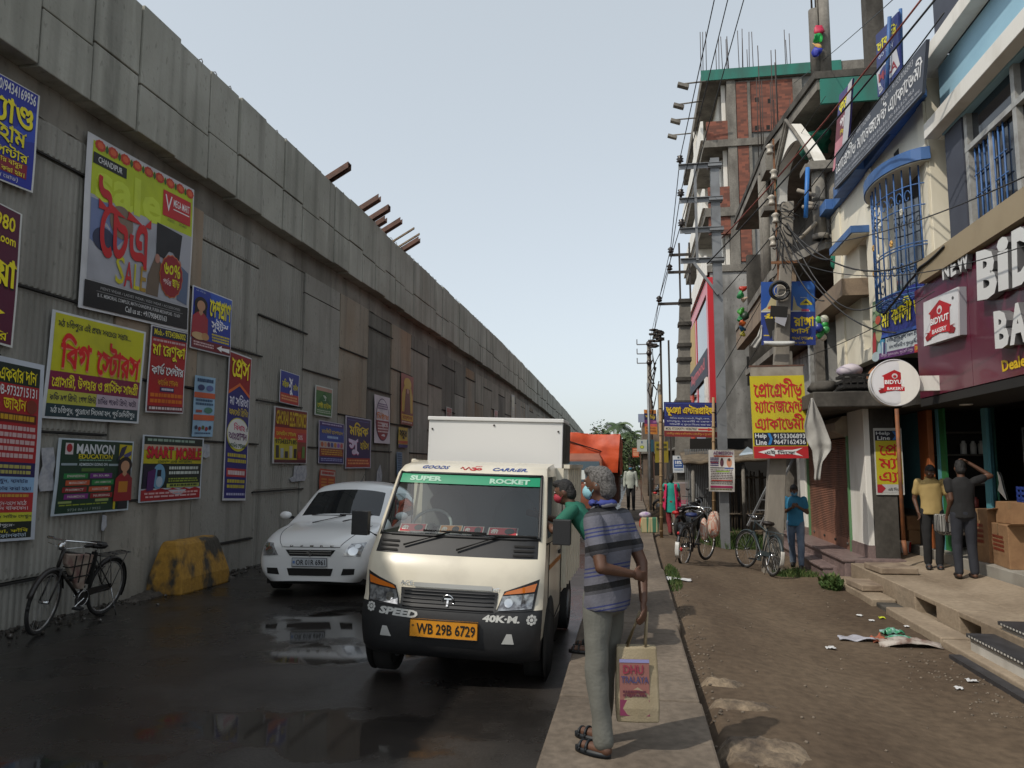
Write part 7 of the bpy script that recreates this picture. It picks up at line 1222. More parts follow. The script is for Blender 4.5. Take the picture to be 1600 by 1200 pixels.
p = Panel(onY(995,687,36),(1,0,0),(0,0,-1),.46,.55,'#b4bab4',n=(0,-1,0),th=.03); p.oval(.5,.62,.22,.14,'#8a9a2a',2); p.oval(.5,.62,.14,.08,'#c8c84a',3); p.rect(.44,.12,.56,.32,'#2a4a7a',2); p.build('board_sign','pale signboard with a yellow oval far down the street','sign')
p = Panel(onY(1009,687,36.1),(1,0,0),(0,0,-1),.36,.55,'#1c4a5a',n=(0,-1,0),th=.03); p.rect(.2,.2,.5,.8,'#8ab0b8',2); p.build('board_sign','teal signboard right of the pale one far down the street','sign')
b = MB()
for x in (.3,.9): b.bx(x,x + .05,36.2,36.25,0,3.0,RUST)
b.build('sign_stand',None,'two rusty legs holding the far signboards','sign stand')
p = Panel(onY(988,700,60),(1,0,0),(0,0,-1),.5,.7,'#b8502c',n=(0,-1,0),th=.03); scrib(p,.1,.1,.9,.9,4,'#e0b08a',3); p.build('shop_board','small orange shop board by the brown far house','sign')
p = Panel(onY(1023,690,30),(1,0,0),(0,0,-1),.5,.8,'#8a7a1c',n=(0,-1,0),th=.03); scrib(p,.1,.1,.9,.5,2,'#3a3a1a',3); p.build('shop_board','mustard shop board behind the left bamboo pole','sign')
p = Panel(onY(1089,683,26),(1,0,0),(0,0,-1),.28,.8,'#9aa0b4',n=(0,-1,0),th=.02); p.text('OK',.1,.15,.9,.85,'#2a3a8a',2,.05); p.build('shop_board','pale panel with blue strokes below the blue signboard','sign')
# ------------------------------------------------------------------ wires
WIRE = mat('black_wire',(.015,.015,.016),.5); REDW = mat('red_cable',(.22,.05,.035),.6)
def wire(pts,r,label,m=None,sag=.0,group=None):
    out = []
    for i in range(len(pts) - 1):
        a,c = V(pts[i]),V(pts[i + 1]); n = 14
        for k in range(n + (i == len(pts) - 2)): t = k / n; out.append(a.lerp(c,t) + V((0,0,-sag * 4 * t * (1 - t))))
    MB().tube(out,r,m or WIRE,5).build('overhead_wire',None,label,'wire',group)
far_ = [(1.02,44.8,8.9),(1.02,44.8,8.35),(1.02,44.8,7.8)]
for k,(px,z,zc,xc,nm) in enumerate(((1116,9.25,7.95,1.14,'leftmost'),(1137,8.4,7.45,1.1,'middle'),(1162,7.65,6.5,.79,'rightmost'))):
    p0 = V((1.24,18.47,z)); pe = onX(px,0,1.24 + .35 * (k + 1)); wire([pe + (pe - p0) * .6,p0,(xc,21.72,zc),far_[k]],.011,nm + ' of the three power lines running over the steel pole',group='power lines on the steel pole')
GW = 'cables strung to the concrete pole'
for (a,Ya,c_,Yc,sg,r,m,lb) in (((1128,372),18.2,(1445,-8),10.5,.12,.016,REDW,'red brown cable rising to the top right corner'),
      ((1105,412),18.3,(1462,-2),10.0,.1,.016,WIRE,'thick black cable just below the red one'),
      ((1128,460),18.2,(1475,20),10.0,.1,.011,WIRE,'black cable ending at the slate wall corner'),
      ((1120,590),18.4,(1345,190),13.4,.05,.008,WIRE,'thin wire crossing the grey plaster low down'),
      ((1118,650),18.4,(1310,330),15,.04,.007,WIRE,'thin wire ending below the slate sign'),
      ((1180,310),22,(1290,150),18.4,.05,.008,WIRE,'thin wire up to the arch building roof'),
      ((1290,380),14.7,(1610,272),8.0,.12,.009,WIRE,'thin wire crossing in front of the tinted window'),
      ((1222,345),14.7,(1441,405),12.0,.5,.014,WIRE,'drooping black cable to the bakery corner, upper'),
      ((1226,372),14.7,(1400,520),12.3,.45,.013,WIRE,'drooping black cable to the grocery sign'),
      ((1230,350),14.7,(1380,470),12.6,.7,.012,WIRE,'deepest drooping cable below the caged window'),
      ((1224,400),14.7,(1600,385),8.5,.35,.007,WIRE,'thin wire across the maroon sign'),
      ((1250,560),14.5,(1460,455),11.5,.1,.007,WIRE,'thin wire from the yellow sign up past the cream wall'),
      ((1225,340),14.7,(1300,405),13.5,.25,.016,WIRE,'short thick cable leaving the pole top to the right'),
      ((1218,360),14.6,(1288,470),14.0,.35,.013,WIRE,'short loop of cable right of the blue sign'),
      ((1240,130),23,(1400,-5),13,.05,.008,WIRE,'high thin wire near the rebar of the arch building')):
    wire([onY(*a,Ya),onY(*c_,Yc)],r,lb,m,sg,GW)
wire([onX(1380,492,4.3),onX(1420,440,4.3),onX(1437,418,4.33),onX(1475,385,4.34)],.02,'thick black cable bundle clipped along the bakery ledge',sag=.02)
tg = MB(); q_ = random.Random(12)
for k in range(16):
    a = onY(1218 + q_.uniform(-6,8),325 + q_.uniform(-15,50),14.62); c_ = a + V((q_.uniform(-.15,.7),q_.uniform(-.2,.1),q_.uniform(-.7,.1))); m_ = (a + c_) / 2 + V((q_.uniform(-.2,.2),0,q_.uniform(-.35,.1)))
    tg.tube([a.lerp(m_,t).lerp(m_.lerp(c_,t),t) for t in [i / 9 for i in range(10)]],.011,WIRE,5)
tg.build('cable_tangle',None,'tangle of loose black cables at the top of the concrete pole','cable')
# ------------------------------------------------------------------ hanging goods
def bunch(base,items,name,label,cat,grp=None):
    e = empty(name,base,0,label,cat,grp)
    for (px,py,Yd,s,c_) in items: b = MB(); b.ell(onY(px,py,Yd),(s,s * .8,s),P(c_,.35),12); b.v = [p + (noise.noise_vector(p * 8) * .07 if cat == 'toys' else V((0,0,0))) for p in b.v]; b.build('item',e)
    return e
bunch(onY(1160,520,20),[(1160,452,20,.09,'#b03a2a'),(1157,460,20,.09,'#2a8a4a'),(1162,468,20,.07,'#c8b09a'),(1158,487,20,.1,'#3a8a2a'),(1163,493,20,.11,'#2a3a2a'),(1155,498,20,.08,'#1a6a3a'),(1160,505,20,.08,'#c8602a'),(1160,514,20,.08,'#2a5a7a'),(1160,522,20,.07,'#c8b83a')],'toy_string','string of bright toy packets hanging left of the blue sign','toys')
bunch(onY(1281,530,17.5),[(1271,497,17.5,.08,'#c86a4a'),(1277,500,17.5,.09,'#5aa85a'),(1288,499,17.5,.1,'#b8b8a8'),(1289,507,17.5,.08,'#3a9a4a'),(1272,508,17.4,.09,'#a8b8b0'),(1279,512,17.4,.1,'#2a3a8a'),(1274,517,17.5,.09,'#7a4a8a'),(1290,515,17.5,.09,'#4a9a5a'),(1281,523,17.5,.1,'#3a8a4a'),(1286,527,17.5,.08,'#b8a898'),(1272,528,17.5,.08,'#8a6a5a')],'ball_bunch','net bunch of green, white and purple plastic balls hanging right of the blue sign','balls')
# ------------------------------------------------------------------ bamboo shed, ladder
sd_ = empty('bamboo_shed',(2.7,21.5,0),0,'dark shed of bamboo pickets under a rough roof behind the poles','shed')
b = MB(); q_ = random.Random(6); x = 2.05
while x < 3.95: h = q_.uniform(1.55,1.75); b.cyl((x,21.0 + q_.uniform(-.02,.02),-.1),(x + q_.uniform(-.04,.04),21.0,h),.022,mat('old_bamboo',(.085,.065,.045),.85,(.05,.04,.03),5),n=6); x += q_.uniform(.055,.1)
b.build('picket_wall',sd_); b = MB()
for z in (.55,1.5): b.cyl((1.95,20.95,z),(4.0,20.95,z),.03,mat('old_bamboo',(0,0,0)),n=6)
b.build('rail',sd_)
b = MB()
for k in range(26): x = 1.36 + .045 * k; b.bx(x,x + .024,21.1 - (.02 if k % 2 else 0),21.13 - (.02 if k % 2 else 0),-.1,2.25,STEEL)
b.build('tin_sheet',sd_)
b = MB(); b.grid(lambda u,v: V((1.25 + 2.6 * u,20.2 + 1.3 * v,1.86 + .28 * v + .04 * noise.noise((u * 9,v * 3,0)) + .12 * u)),24,6,mat('thatch',(.16,.125,.085),.95,(.09,.07,.05),6,bump=.5)); b.build('roof',sd_,solid=.08)
b = MB()
for x in (1.5,2.2,2.75,3.6): b.cyl((x,20.35,-.1),(x,20.35,1.85),.045,GREYC,n=8)
b.build('post',sd_)
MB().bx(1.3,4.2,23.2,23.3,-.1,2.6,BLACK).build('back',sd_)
ld = MB()
for sx in (0,.28): ld.beam(onY(1168,822,18.6) + V((sx,0,0)),onY(1240,692,18.6) + V((sx,.6,0)),.03,.05,STEEL)
for k in range(8): t = (k + .5) / 8; a = onY(1168,822,18.6).lerp(onY(1240,692,18.6) + V((0,.6,0)),t); ld.beam(a,a + V((.28,0,0)),.04,.02,STEEL)
ld.build('metal_ladder',None,'grey metal ladder leaning behind the concrete pole','ladder')
b = MB(); q_ = random.Random(2)
for k in range(16): x = 2.4 + q_.uniform(-.5,.9); b.beam((x,19.8 + q_.uniform(-.2,.2),.04 + .05 * (k % 4)),(x + q_.uniform(.5,.9),19.9 + q_.uniform(-.2,.2),.06 + .05 * (k % 4)),.06,.03,WOODB)
b.build('wood_pile',None,'low pile of broken planks in front of the bamboo shed','wood pile')
MB().add([onY(1150,716,20.6),onY(1202,716,20.6),onY(1195,700,20.9),onY(1180,706,20.9),onY(1168,698,20.9),onY(1158,708,20.9)],[(0,1,2,3,4,5)],mat('blue_plastic',(.35,.42,.48),.6)).build('plastic_sheet',None,'pale blue plastic sheet on the shed roof','plastic sheet',solid=.01)

MB.LOCAL = True                    # parts below are built in their thing's own space
# ================================================================== vehicles
def interp(t,x):
    for (a,b),(c,d) in zip(t[:-1],t[1:]):
        if x <= c: return b + (d - b) * max(0,(x - a) / (c - a))
    return t[-1][1]
class Skin:
    """lays flat outlines (x across, z up) on the front of a body by looking along its length"""
    def __init__(s,mb): s.t = BVHTree.FromPolygons([tuple(p) for p in mb.v],mb.f)
    def hit(s,x,z,off):
        for k in range(12):
            h = s.t.ray_cast(V((x * (1 - .01 * k),-3,z)),V((0,1,0)))
            if h[0] is not None: return h[0] + V((x - h[0].x,-off,0))
        return V((x,0,z))
    def quad(s,b,pts,m,off=.006,n=8,k=5):
        q = [V((p[0],p[1])) for p in pts]
        def fn(u,v): p = q[0].lerp(q[1],u).lerp(q[3].lerp(q[2],u),v); return s.hit(p.x,p.y,off)
        return b.grid(fn,n,k,m)
    def oval(s,b,x,z,rx,rz,m,off=.008,n=24):
        ring = [s.hit(x + rx * cos(2 * pi * i / n),z + rz * sin(2 * pi * i / n),off) for i in range(n)]
        return b.add([s.hit(x,z,off)] + ring,[(0,1 + i,1 + (i + 1) % n) for i in range(n)],m,True)
    def text(s,b,t,x0,z0,x1,z1,m,off=.006,bold=.02,slant=0,tilt=0):
        vs,fs = letters(t,bold); vs = [(x + slant * y,y) for x,y,_ in vs]; xa,xb = min(p[0] for p in vs),max(p[0] for p in vs); ya,yb = min(p[1] for p in vs),max(p[1] for p in vs)
        return b.add([s.hit(x0 + (x - xa) / (xb - xa) * (x1 - x0),z0 + (y - ya) / (yb - ya) * (z1 - z0) + tilt * (x - xa) / (xb - xa),off) for x,y in vs],fs,m)
CARP = mat('cream_car_paint',(.66,.605,.485),.32,(.55,.50,.40),3,.5,.75,coat=.5); WCAR = mat('white_car_paint',(.76,.76,.75),.25,coat=.6); BPL = mat('black_plastic',(.016,.016,.017),.5,fine=.1); RUB = mat('tyre_rubber',(.018,.017,.016),.85); CHR = mat('chrome',(.6,.6,.6),.15,metal=1); LENS = mat('lamp_glass',(.38,.39,.40),.08,(.12,.12,.13),26,metal=.6,coat=.5); AMBER_LAMP = mat('amber_lens',(.55,.14,.01),.15,coat=.5); WSG = glass('windscreen_glass',(.62,.70,.70),.02,.05); INT = mat('cab_interior',(.05,.055,.055),.8); GREENS = P('#0f8a62',.45); DGLASS = mat('dark_window_glass',(.012,.014,.016),.03,spec=.6)
def wheel(parent,x,y,r,w_,dz=0):
    z = r + dz; e = MB(); e.cyl((x - w_ / 2,y,z),(x + w_ / 2,y,z),r,RUB,n=28); e.ring((x + w_ / 2 - .02,y,z),(1,0,0),r - .03,.03,RUB,28,6); e.ring((x - w_ / 2 + .02,y,z),(1,0,0),r - .03,.03,RUB,28,6); o = e.build('wheel',parent)
    e = MB(); e.cyl((x - w_ / 2 - .006,y,z),(x + w_ / 2 + .006,y,z),r * .58,STEEL,n=20); e.build('rim',o); return o
# ---------------- cream mini truck
tk = empty('mini_truck',(-1.54,6.22,0),0,'cream mini truck with a green windscreen band parked beside the footpath','mini truck'); tk.rotation_euler = (0,.032,radians(-1))
zf = [(.24,.10),(.30,.02),(.42,.0),(.55,.0),(.66,.03),(.70,.06),(.9,.09),(1.0,.13),(1.05,.17),(1.2,.28),(1.72,.64),(1.79,.76),(1.82,.98),(1.84,1.45)]
zw = [(.24,.74),(.5,.765),(1.0,.765),(1.2,.75),(1.72,.70),(1.79,.68),(1.82,.67),(1.84,.665)]
zs = [.24,.30,.36,.42,.55,.66,.70,.8,.9,1.0,1.05,1.12,1.2,1.3,1.45,1.6,1.72,1.75,1.79,1.81,1.83,1.84]
us = [-1,-.995,-.985,-.965,-.925,-.8,-.6,-.3,0,.3,.6,.8,.925,.965,.985,.995,1]
def fp_(u,z): return V((u * interp(zw,z),interp(zf,z) + .035 * u * u + (.11 - .02 * z) * abs(u) ** 9,z))
body = MB(); gl_ = MB(); nu = len(us)
body.v = [fp_(u,z) for z in zs for u in us]; full = MB(); full.v = body.v
for j in range(len(zs) - 1):
    for i in range(nu - 1):
        f = [j * nu + i,j * nu + i + 1,(j + 1) * nu + i + 1,(j + 1) * nu + i]; full.f.append(f); z = (zs[j] + zs[j + 1]) / 2; u = (us[i] + us[i + 1]) / 2
        if 1.2 < z < 1.72 and abs(u) < .925: continue
        m = BPL if z < .66 or (1.05 < z < 1.2 and abs(u) < .93) else CARP
        body.f.append(f); body.m.append(body.mi(m)); body.s.append(True)
ts = [0,.07,.3,.5,.7,.9,1]
for sgn in (-1,1):
    o = len(body.v)
    for z in zs:
        p = fp_(sgn,z)
        for t in ts: body.v.append(V((p.x,p.y + (1.5 - p.y) * t,z)))
    for j in range(len(zs) - 1):
        for i in range(6):
            z = (zs[j] + zs[j + 1]) / 2
            if 1.2 < z < 1.72 and 1 <= i <= 4: continue
            body.f.append([o + j * 7 + i,o + j * 7 + i + 1,o + (j + 1) * 7 + i + 1,o + (j + 1) * 7 + i]); body.m.append(body.mi(BPL if z < .42 else CARP)); body.s.append(True)
body.build('cab',tk)
sk = Skin(full)
g = MB(); sk.quad(g,[(-.69,1.2),(.69,1.2),(.65,1.72),(-.65,1.72)],WSG,-.012,10,6); ws = g.build('windscreen',tk)
g = MB(); sk.quad(g,[(-.655,1.635),(.655,1.635),(.645,1.725),(-.645,1.725)],GREENS,.0,12,3); LG = P('#9fc4b0'); sk.text(g,'SUPER',-.55,1.655,-.24,1.70,LG,.004,.05); sk.text(g,'ROCKET',.2,1.65,.56,1.695,LG,.004,.05); g.build('sun_band',tk)
g = MB()
for a,c in (((-.7,1.19),(-.655,1.73)),((.7,1.19),(.655,1.73)),((-.7,1.2),(.7,1.2)),((-.655,1.725),(.655,1.725))): g.tube([sk.hit(a[0] + (c[0] - a[0]) * t,a[1] + (c[1] - a[1]) * t,.004) for t in [i / 12 for i in range(13)]],.014,BPL,6)
g.build('windscreen_seal',tk)
BLT = P('#1c3f8a'); RDT = P('#b8141c'); g = MB(); sk.text(g,'GOODS',-.47,1.765,-.21,1.795,BLT,.006,.03,.25); sk.text(g,'CARRIER.',.2,1.762,.52,1.792,BLT,.006,.03,.25); sk.text(g,'ॐ',-.02,1.758,.1,1.80,RDT,.006,.03); g.tube([sk.hit(-.1 + .012 * i,1.775 + .012 * sin(i * 1.3),.006) for i in range(8)],.006,RDT,5); g.build('roof_lettering',tk)
for sgn in (-1,1):
    g = MB(); P4 = lambda a: [(sgn * x,z) for x,z in a]
    sk.quad(g,P4([(.40,.64),(.70,.66),(.735,.90),(.46,.80)]),BPL,.008,8,6); sk.quad(g,P4([(.42,.655),(.685,.675),(.70,.79),(.45,.765)]),LENS,.016,8,5); sk.quad(g,P4([(.455,.775),(.70,.805),(.718,.87),(.48,.80)]),AMBER_LAMP,.018,8,3)
    h = g.build('headlight',tk); g = MB(); sk.oval(g,sgn * .60,.725,.05,.04,LENS,.024); sk.oval(g,sgn * .50,.715,.034,.034,CHR,.022); g.build('reflector',h)
g = MB(); sk.quad(g,[(-.4,.63),(.4,.63),(.41,.79),(-.41,.79)],BPL,.008,12,4)
for z in (.65,.68,.71,.745,.77):
    g.tube([sk.hit(x,z,.016) for x in [-.38 + .076 * i for i in range(11)]],.006,mat('grille_bar',(.03,.03,.032),.4),5)
g.build('grille',tk); g = MB(); sk.quad(g,[(-.3,.80),(.36,.80),(.36,.835),(-.3,.835)],mat('dull_chrome',(.42,.41,.38),.3,metal=.5),.012,10,2); sk.text(g,'ACE',-.42,.81,-.31,.845,CHR,.012,.02); sk.text(g,'HT',.37,.80,.42,.825,CHR,.012,.02); g.build('chrome_strip',tk)
g = MB(); g.ring(sk.hit(.0,.70,.02),(0,1,0),.05,.007,CHR,24,6); sk.quad(g,[(-.03,.715),(.03,.715),(.03,.725),(-.03,.725)],CHR,.02,2,1); sk.quad(g,[(-.008,.665),(.008,.665),(.008,.715),(-.008,.715)],CHR,.02,1,2); g.build('emblem',tk)
WT = P('#b8b8b4'); g = MB(); sk.text(g,'SPEED',-.58,.575,-.24,.635,WT,.006,.05,.15,-.02); sk.text(g,'40K·M.',.3,.565,.60,.62,WT,.006,.05,.1); g.build('bumper_lettering',tk)
for x,z in ((-.66,.62),(.69,.59)):
    g = MB()
    for k in range(8): sk.oval(g,x + .03 * cos(k * pi / 4),z + .03 * sin(k * pi / 4),.012,.012,WT,.006,8)
    sk.oval(g,x,z,.014,.014,WT,.006,10); g.build('bumper_flower',tk)
for s_ in (-1,1): g = MB(); sk.quad(g,[(s_ * .46,.40),(s_ * .56,.40),(s_ * .54,.48),(s_ * .50,.48)],WT,.006,2,2); g.build('bumper_mark',tk)
g = MB(); g.bx(-.29,.27,-.03,-.006,.42,.56,P('#d08a18',.5)); g.tube([(-.29,-.032,.42),(.27,-.032,.42),(.27,-.032,.56),(-.29,-.032,.56)],.004,BPL,4,True); pl_ = Panel(V((-.29,-.0305,.56)),(1,0,0),(0,0,-1),.56,.14,P('#d08a18',.5),n=(0,-1,0),th=.0005); pl_.mb = g; pl_.text('WB 29B 6729',.1,.2,.97,.82,'#14120e',1,.02); pl_.oval(.045,.35,.02,.06,'#6a4a1c',1,8); g.build('number_plate',tk)
g = MB()
for k in range(3):
    for sgn in (-1,1): sk.quad(g,[(sgn * .50,1.07 + .035 * k),(sgn * .67,1.07 + .035 * k),(sgn * .67,1.085 + .035 * k),(sgn * .50,1.085 + .035 * k)],BLACK,.012,3,1)
for (a,c,e) in (((-.45,1.12),(-.05,1.24),(.25,1.235)),((.02,1.10),(.38,1.225),(.68,1.22))): g.tube([sk.hit(*a,.03),sk.hit(*c,.03)],.01,BLACK,6); g.tube([sk.hit(c[0] - .25,c[1] - .0,.028),sk.hit(*c,.035),sk.hit(*e,.028)],.012,BLACK,6)
g.build('wiper',tk)
for sgn in (-1,1):
    g = MB(); g.tube([(sgn * .74,.42,1.15),(sgn * .85,.34,1.22),(sgn * .88,.32,1.26)],.014,BPL,6); g.bx(sgn * .89 - .075,sgn * .89 + .075,.30,.38,1.17,1.38,BPL); g.build('mirror',tk,bevel=.03)
    g = MB(); g.cyl((sgn * .762,.62,.34),(sgn * .77,.62,.34),.36,BLACK,n=28); g.build('wheel_arch',tk); g = MB(); g.bx(sgn * .766 - .003,sgn * .766 + .003,.5,1.4,.93,.97,P('#b8742c')); g.bx(sgn * .768 - .002,sgn * .768 + .012,1.2,1.32,1.0,1.03,BPL); g.build('side_stripe',tk); g = MB(); g.tube([(sgn * .768,y,z) for y,z in ((.5,1.16),(.48,.62),(.95,.45),(1.42,.5),(1.44,1.7))],.005,BLACK,4); g.build('door_gap',tk)
for x in (-.66,.66):
    wheel(tk,x,.62,.27,.15,x * .032); wheel(tk,x,2.6,.27,.15,x * .032)
MB().bx(-.6,.6,.25,3.2,.2,.38,BLACK).build('chassis',tk)
# cab interior
g = MB(); g.bx(-.66,.66,.36,.62,.9,1.17,INT); g.build('dashboard',tk); MB().bx(-.66,.66,1.42,1.48,.5,1.78,mat('cab_back',(.16,.17,.165),.8)).build('cab_back',tk)
for x in (-.34,.34): g = MB(); g.ell((x,1.2,1.25),(.22,.1,.34),mat('seat_vinyl',(.10,.105,.10),.6),14); g.ell((x,1.0,.92),(.24,.3,.1),mat('seat_vinyl',(0,0,0)),14); g.build('seat',tk)
g = MB(); c = V((-.36,.74,1.24)); g.ring(c,(0,-.75,.66),.185,.014,mat('steering_grey',(.45,.45,.42),.5),28,8); g.ell(c + V((0,.02,-.02)),(.05,.03,.05),INT,10); g.tube([c + V((-.17,0,0)),c,c + V((.17,0,0))],.012,INT,6); g.cyl(c,(-.36,.5,1.05),.03,INT); g.build('steering_wheel',tk)
for x,c_,wd in ((-.42,'#b02c34',.24),(.38,'#b02c34',.26),(.12,'#a83038',.18),(-.08,'#c07a3a',.2)):
    q_ = Panel(V((x - wd / 2,.40,1.28)),(1,0,.02),(0,-.75,-.6),wd,.1,'#c8c0b4',n=(0,-.6,.7),th=.002); q_.rect(.04,.06,.96,.94,c_,1); q_.text('শ্রী',.1,.25,.35,.8,'#d8d0c8',2,.03); q_.oval(.72,.5,.16,.36,'#2c2a2a',2); q_.mb.build('paper',tk)
# load body and the white box standing behind the cab
g = MB()
for sgn in (-1,1):
    g.bx(sgn * .76 - .02,sgn * .76 + .02,1.58,3.15,.62,1.78,CARP)
    for k in range(7): y = 1.6 + .25 * k; g.bx(sgn * .785 - .02,sgn * .785 + .02,y,y + .07,.62,1.80,CARP)
    g.bx(sgn * .79 - .03,sgn * .79 + .03,1.56,3.17,1.8,1.84,CARP)
g.bx(-.76,.76,1.56,1.6,.62,1.80,CARP); g.bx(-.76,.76,3.12,3.16,.62,1.3,CARP); g.bx(-.76,.76,1.6,3.12,.58,.62,CARP); g.cyl((-.84,1.6,1.82),(-.80,1.6,1.82),.03,CARP); g.build('load_body',tk)
g = MB(); g.bx(-.68,.735,1.62,2.15,1.2,2.26,mat('white_sheet_metal',(.66,.655,.64),.5)); g.bx(-.69,.745,1.60,2.17,2.262,2.30,mat('white_sheet_metal',(0,0,0))); bxo = g.build('cargo_box',tk,bevel=.006); g = MB()
for x in (-.64,.02,.69): g.cyl((x,1.618,2.22 if x == .02 else 2.17),(x,1.61,2.22 if x == .02 else 2.17),.01,DARKC,n=8)
g.build('rivet',bxo); g = MB(); g.bx(.736,.76,1.66,2.15,1.85,2.25,DARKC); g.build('box_side',bxo)  # dark plate on the white box: its side's shade put into the colour
# ---------------- white saloon
ca = empty('white_car',(-4.42,10.2,0),0,'white saloon car with a dark grille parked by the flyover wall','car'); ca.rotation_euler = (0,0,radians(2))
SEC = [(0.0,[(.40,.23),(.58,.30),(.62,.46),(.58,.60),(.50,.66),(.36,.69),(.2,.70),(0,.705)]),
(.06,[(.60,.20),(.74,.30),(.77,.48),(.72,.66),(.60,.735),(.42,.765),(.2,.775),(0,.78)]),
(.30,[(.70,.20),(.82,.34),(.84,.52),(.80,.75),(.69,.83),(.50,.865),(.25,.88),(0,.885)]),
(.62,[(.74,.20),(.84,.36),(.848,.55),(.82,.82),(.73,.90),(.54,.90),(.27,.92),(0,.925)]),
(1.02,[(.75,.20),(.845,.38),(.85,.58),(.82,.89),(.74,.925),(.60,.94),(.3,.955),(0,.96)]),
(1.10,[(.75,.20),(.845,.38),(.85,.58),(.82,.91),(.75,.945),(.69,.95),(.35,.985),(0,.995)]),
(1.80,[(.75,.20),(.845,.38),(.85,.58),(.82,.95),(.65,1.38),(.585,1.45),(.3,1.495),(0,1.505)]),
(1.92,[(.75,.20),(.845,.38),(.85,.58),(.82,.95),(.64,1.42),(.56,1.485),(.3,1.535),(0,1.545)]),
(2.7,[(.75,.20),(.845,.38),(.85,.58),(.82,.97),(.64,1.40),(.55,1.49),(.3,1.55),(0,1.56)]),
(3.25,[(.75,.22),(.84,.40),(.845,.6),(.81,.99),(.62,1.26),(.52,1.36),(.28,1.42),(0,1.43)]),
(3.55,[(.74,.24),(.83,.42),(.84,.62),(.80,.98),(.7,1.06),(.5,1.10),(.26,1.12),(0,1.125)]),
(4.05,[(.66,.3),(.78,.45),(.79,.65),(.74,.92),(.62,1.0),(.44,1.03),(.22,1.04),(0,1.045)])]
cb = MB()
for y,pr in SEC: cb.v += [V((x,y,z)) for x,z in pr] + [V((-x,y,z)) for x,z in pr[-2::-1]]
n = 15
for j in range(len(SEC) - 1):
    for i in range(n - 1):
        k = i if i < 7 else 13 - i
        m = WCAR
        if j == 5 and k >= 5: m = DGLASS
        if 5 <= j <= 8 and k == 3: m = DGLASS
        if j == 9 and k >= 5: m = DGLASS
        cb.f.append([j * n + i,j * n + i + 1,(j + 1) * n + i + 1,(j + 1) * n + i]); cb.m.append(cb.mi(m)); cb.s.append(True)
cb.f.append(list(range(n))); cb.m.append(0); cb.s.append(True); cb.f.append([len(cb.v) - 1 - i for i in range(n)]); cb.m.append(0); cb.s.append(True)
co = cb.build('body',ca,subsurf=2)
dg = bpy.context.evaluated_depsgraph_get(); ev = co.evaluated_get(dg); me = ev.to_mesh(); fm_ = MB(); fm_.v = [p.co.copy() for p in me.vertices]; fm_.f = [tuple(f.vertices) for f in me.polygons]; ev.to_mesh_clear(); sk = Skin(fm_)
CLENS = mat('clear_lamp',(.5,.51,.52),.1,(.2,.2,.21),22,metal=.5,coat=.6)
for sgn in (-1,1):
    g = MB(); sk.quad(g,[(sgn * .46,.575),(sgn * .70,.56),(sgn * .735,.74),(sgn * .56,.735)],CLENS,.008,8,6); h = g.build('headlight',ca)
    g = MB(); sk.oval(g,sgn * .60,.635,.065,.055,CHR,.016); sk.oval(g,sgn * .65,.70,.035,.03,CHR,.016); g.build('reflector',h)
    g = MB(); sk.quad(g,[(sgn * .44,.31),(sgn * .62,.32),(sgn * .63,.40),(sgn * .47,.40)],BLACK,.006,6,3); g.build('bumper_recess',ca)
g = MB(); sk.quad(g,[(-.29,.565),(.29,.565),(.36,.65),(-.36,.65)],BLACK,.006,12,3)
for z in (.592,.624): sk.quad(g,[(-.30,z),(.30,z),(.305,z + .012),(-.305,z + .012)],CHR,.014,10,1)
g.build('grille',ca); g = MB(); c = sk.hit(0,.608,.02); g.prism([c + V((x,0,z)) for x,z in ((-.05,.0),(.0,.05),(.02,.03),(-.01,.008),(.05,0),(0,-.05),(-.02,-.03),(.01,-.008))],(0,-.006,0),CHR); g.build('emblem',ca)
g = MB(); sk.quad(g,[(-.30,.30),(.30,.30),(.33,.40),(-.33,.40)],BLACK,.006,10,3); g.build('lower_intake',ca)
g = MB()
for k,ch in enumerate('DZIRE'): sk.text(g,ch,-.3 + .145 * k,.69,-.25 + .145 * k,.712,CHR,.006,.03)
g.build('bonnet_lettering',ca)
pl_ = Panel(V((-.25,-.012,.545)),(1,0,0),(0,0,-1),.5,.12,'#b4b8bc',n=(0,-1,0),th=.012); pl_.rect(0,0,1,.05,'#101010',1); pl_.rect(0,.95,1,1,'#101010',1); pl_.rect(0,0,.012,1,'#101010',1); pl_.rect(.988,0,1,1,'#101010',1); pl_.text('OR 01R 6961',.12,.2,.95,.82,'#14161a',2,.02); pl_.rect(.03,.35,.09,.65,'#5a7ab0',2); pl_.mb.build('number_plate',ca)
g = MB()
for (a,c,e) in (((-.35,.95),(.1,1.05),(-.45,1.05)),((.1,.97),(.5,1.06),(.0,1.06))): g.tube([sk.hit(*a,.02),sk.hit(*c,.02)],.009,BLACK,5); g.tube([sk.hit(*c,.016),sk.hit(*e,.016)],.008,BLACK,5)
g.build('wiper',ca)
g = MB()
for s_ in (-1,1): g.tube([sk.hit(s_ * (.42 + .2 * t),.70 + .22 * t,.002) for t in [i / 14 for i in range(15)]],.0045,BLACK,4)
g.tube([sk.hit(-.42 + .84 * t,.685,.002) for t in [i / 24 for i in range(25)]],.004,BLACK,4); g.build('bonnet_gap',ca)
for sgn in (-1,1): g = MB(); g.ell((sgn * .93,1.32,1.03),(.1,.06,.065),WCAR,14); g.bx(min(sgn * .80,sgn * .88),max(sgn * .80,sgn * .88),1.30,1.34,.98,1.02,BPL); g.build('mirror',ca)
g = MB(); g.cyl((0,2.15,1.515),(0,2.2,1.53),.03,BPL,n=10); g.cyl((0,2.18,1.53),(.01,2.32,1.66),.006,BPL,n=5); g.build('antenna',ca)
for x in (-.72,.72): wheel(ca,x,.78,.285,.19); wheel(ca,x,3.1,.285,.19)
g = MB(); g.bx(-.7,.7,.2,3.9,.16,.24,BLACK); g.build('underbody',ca)
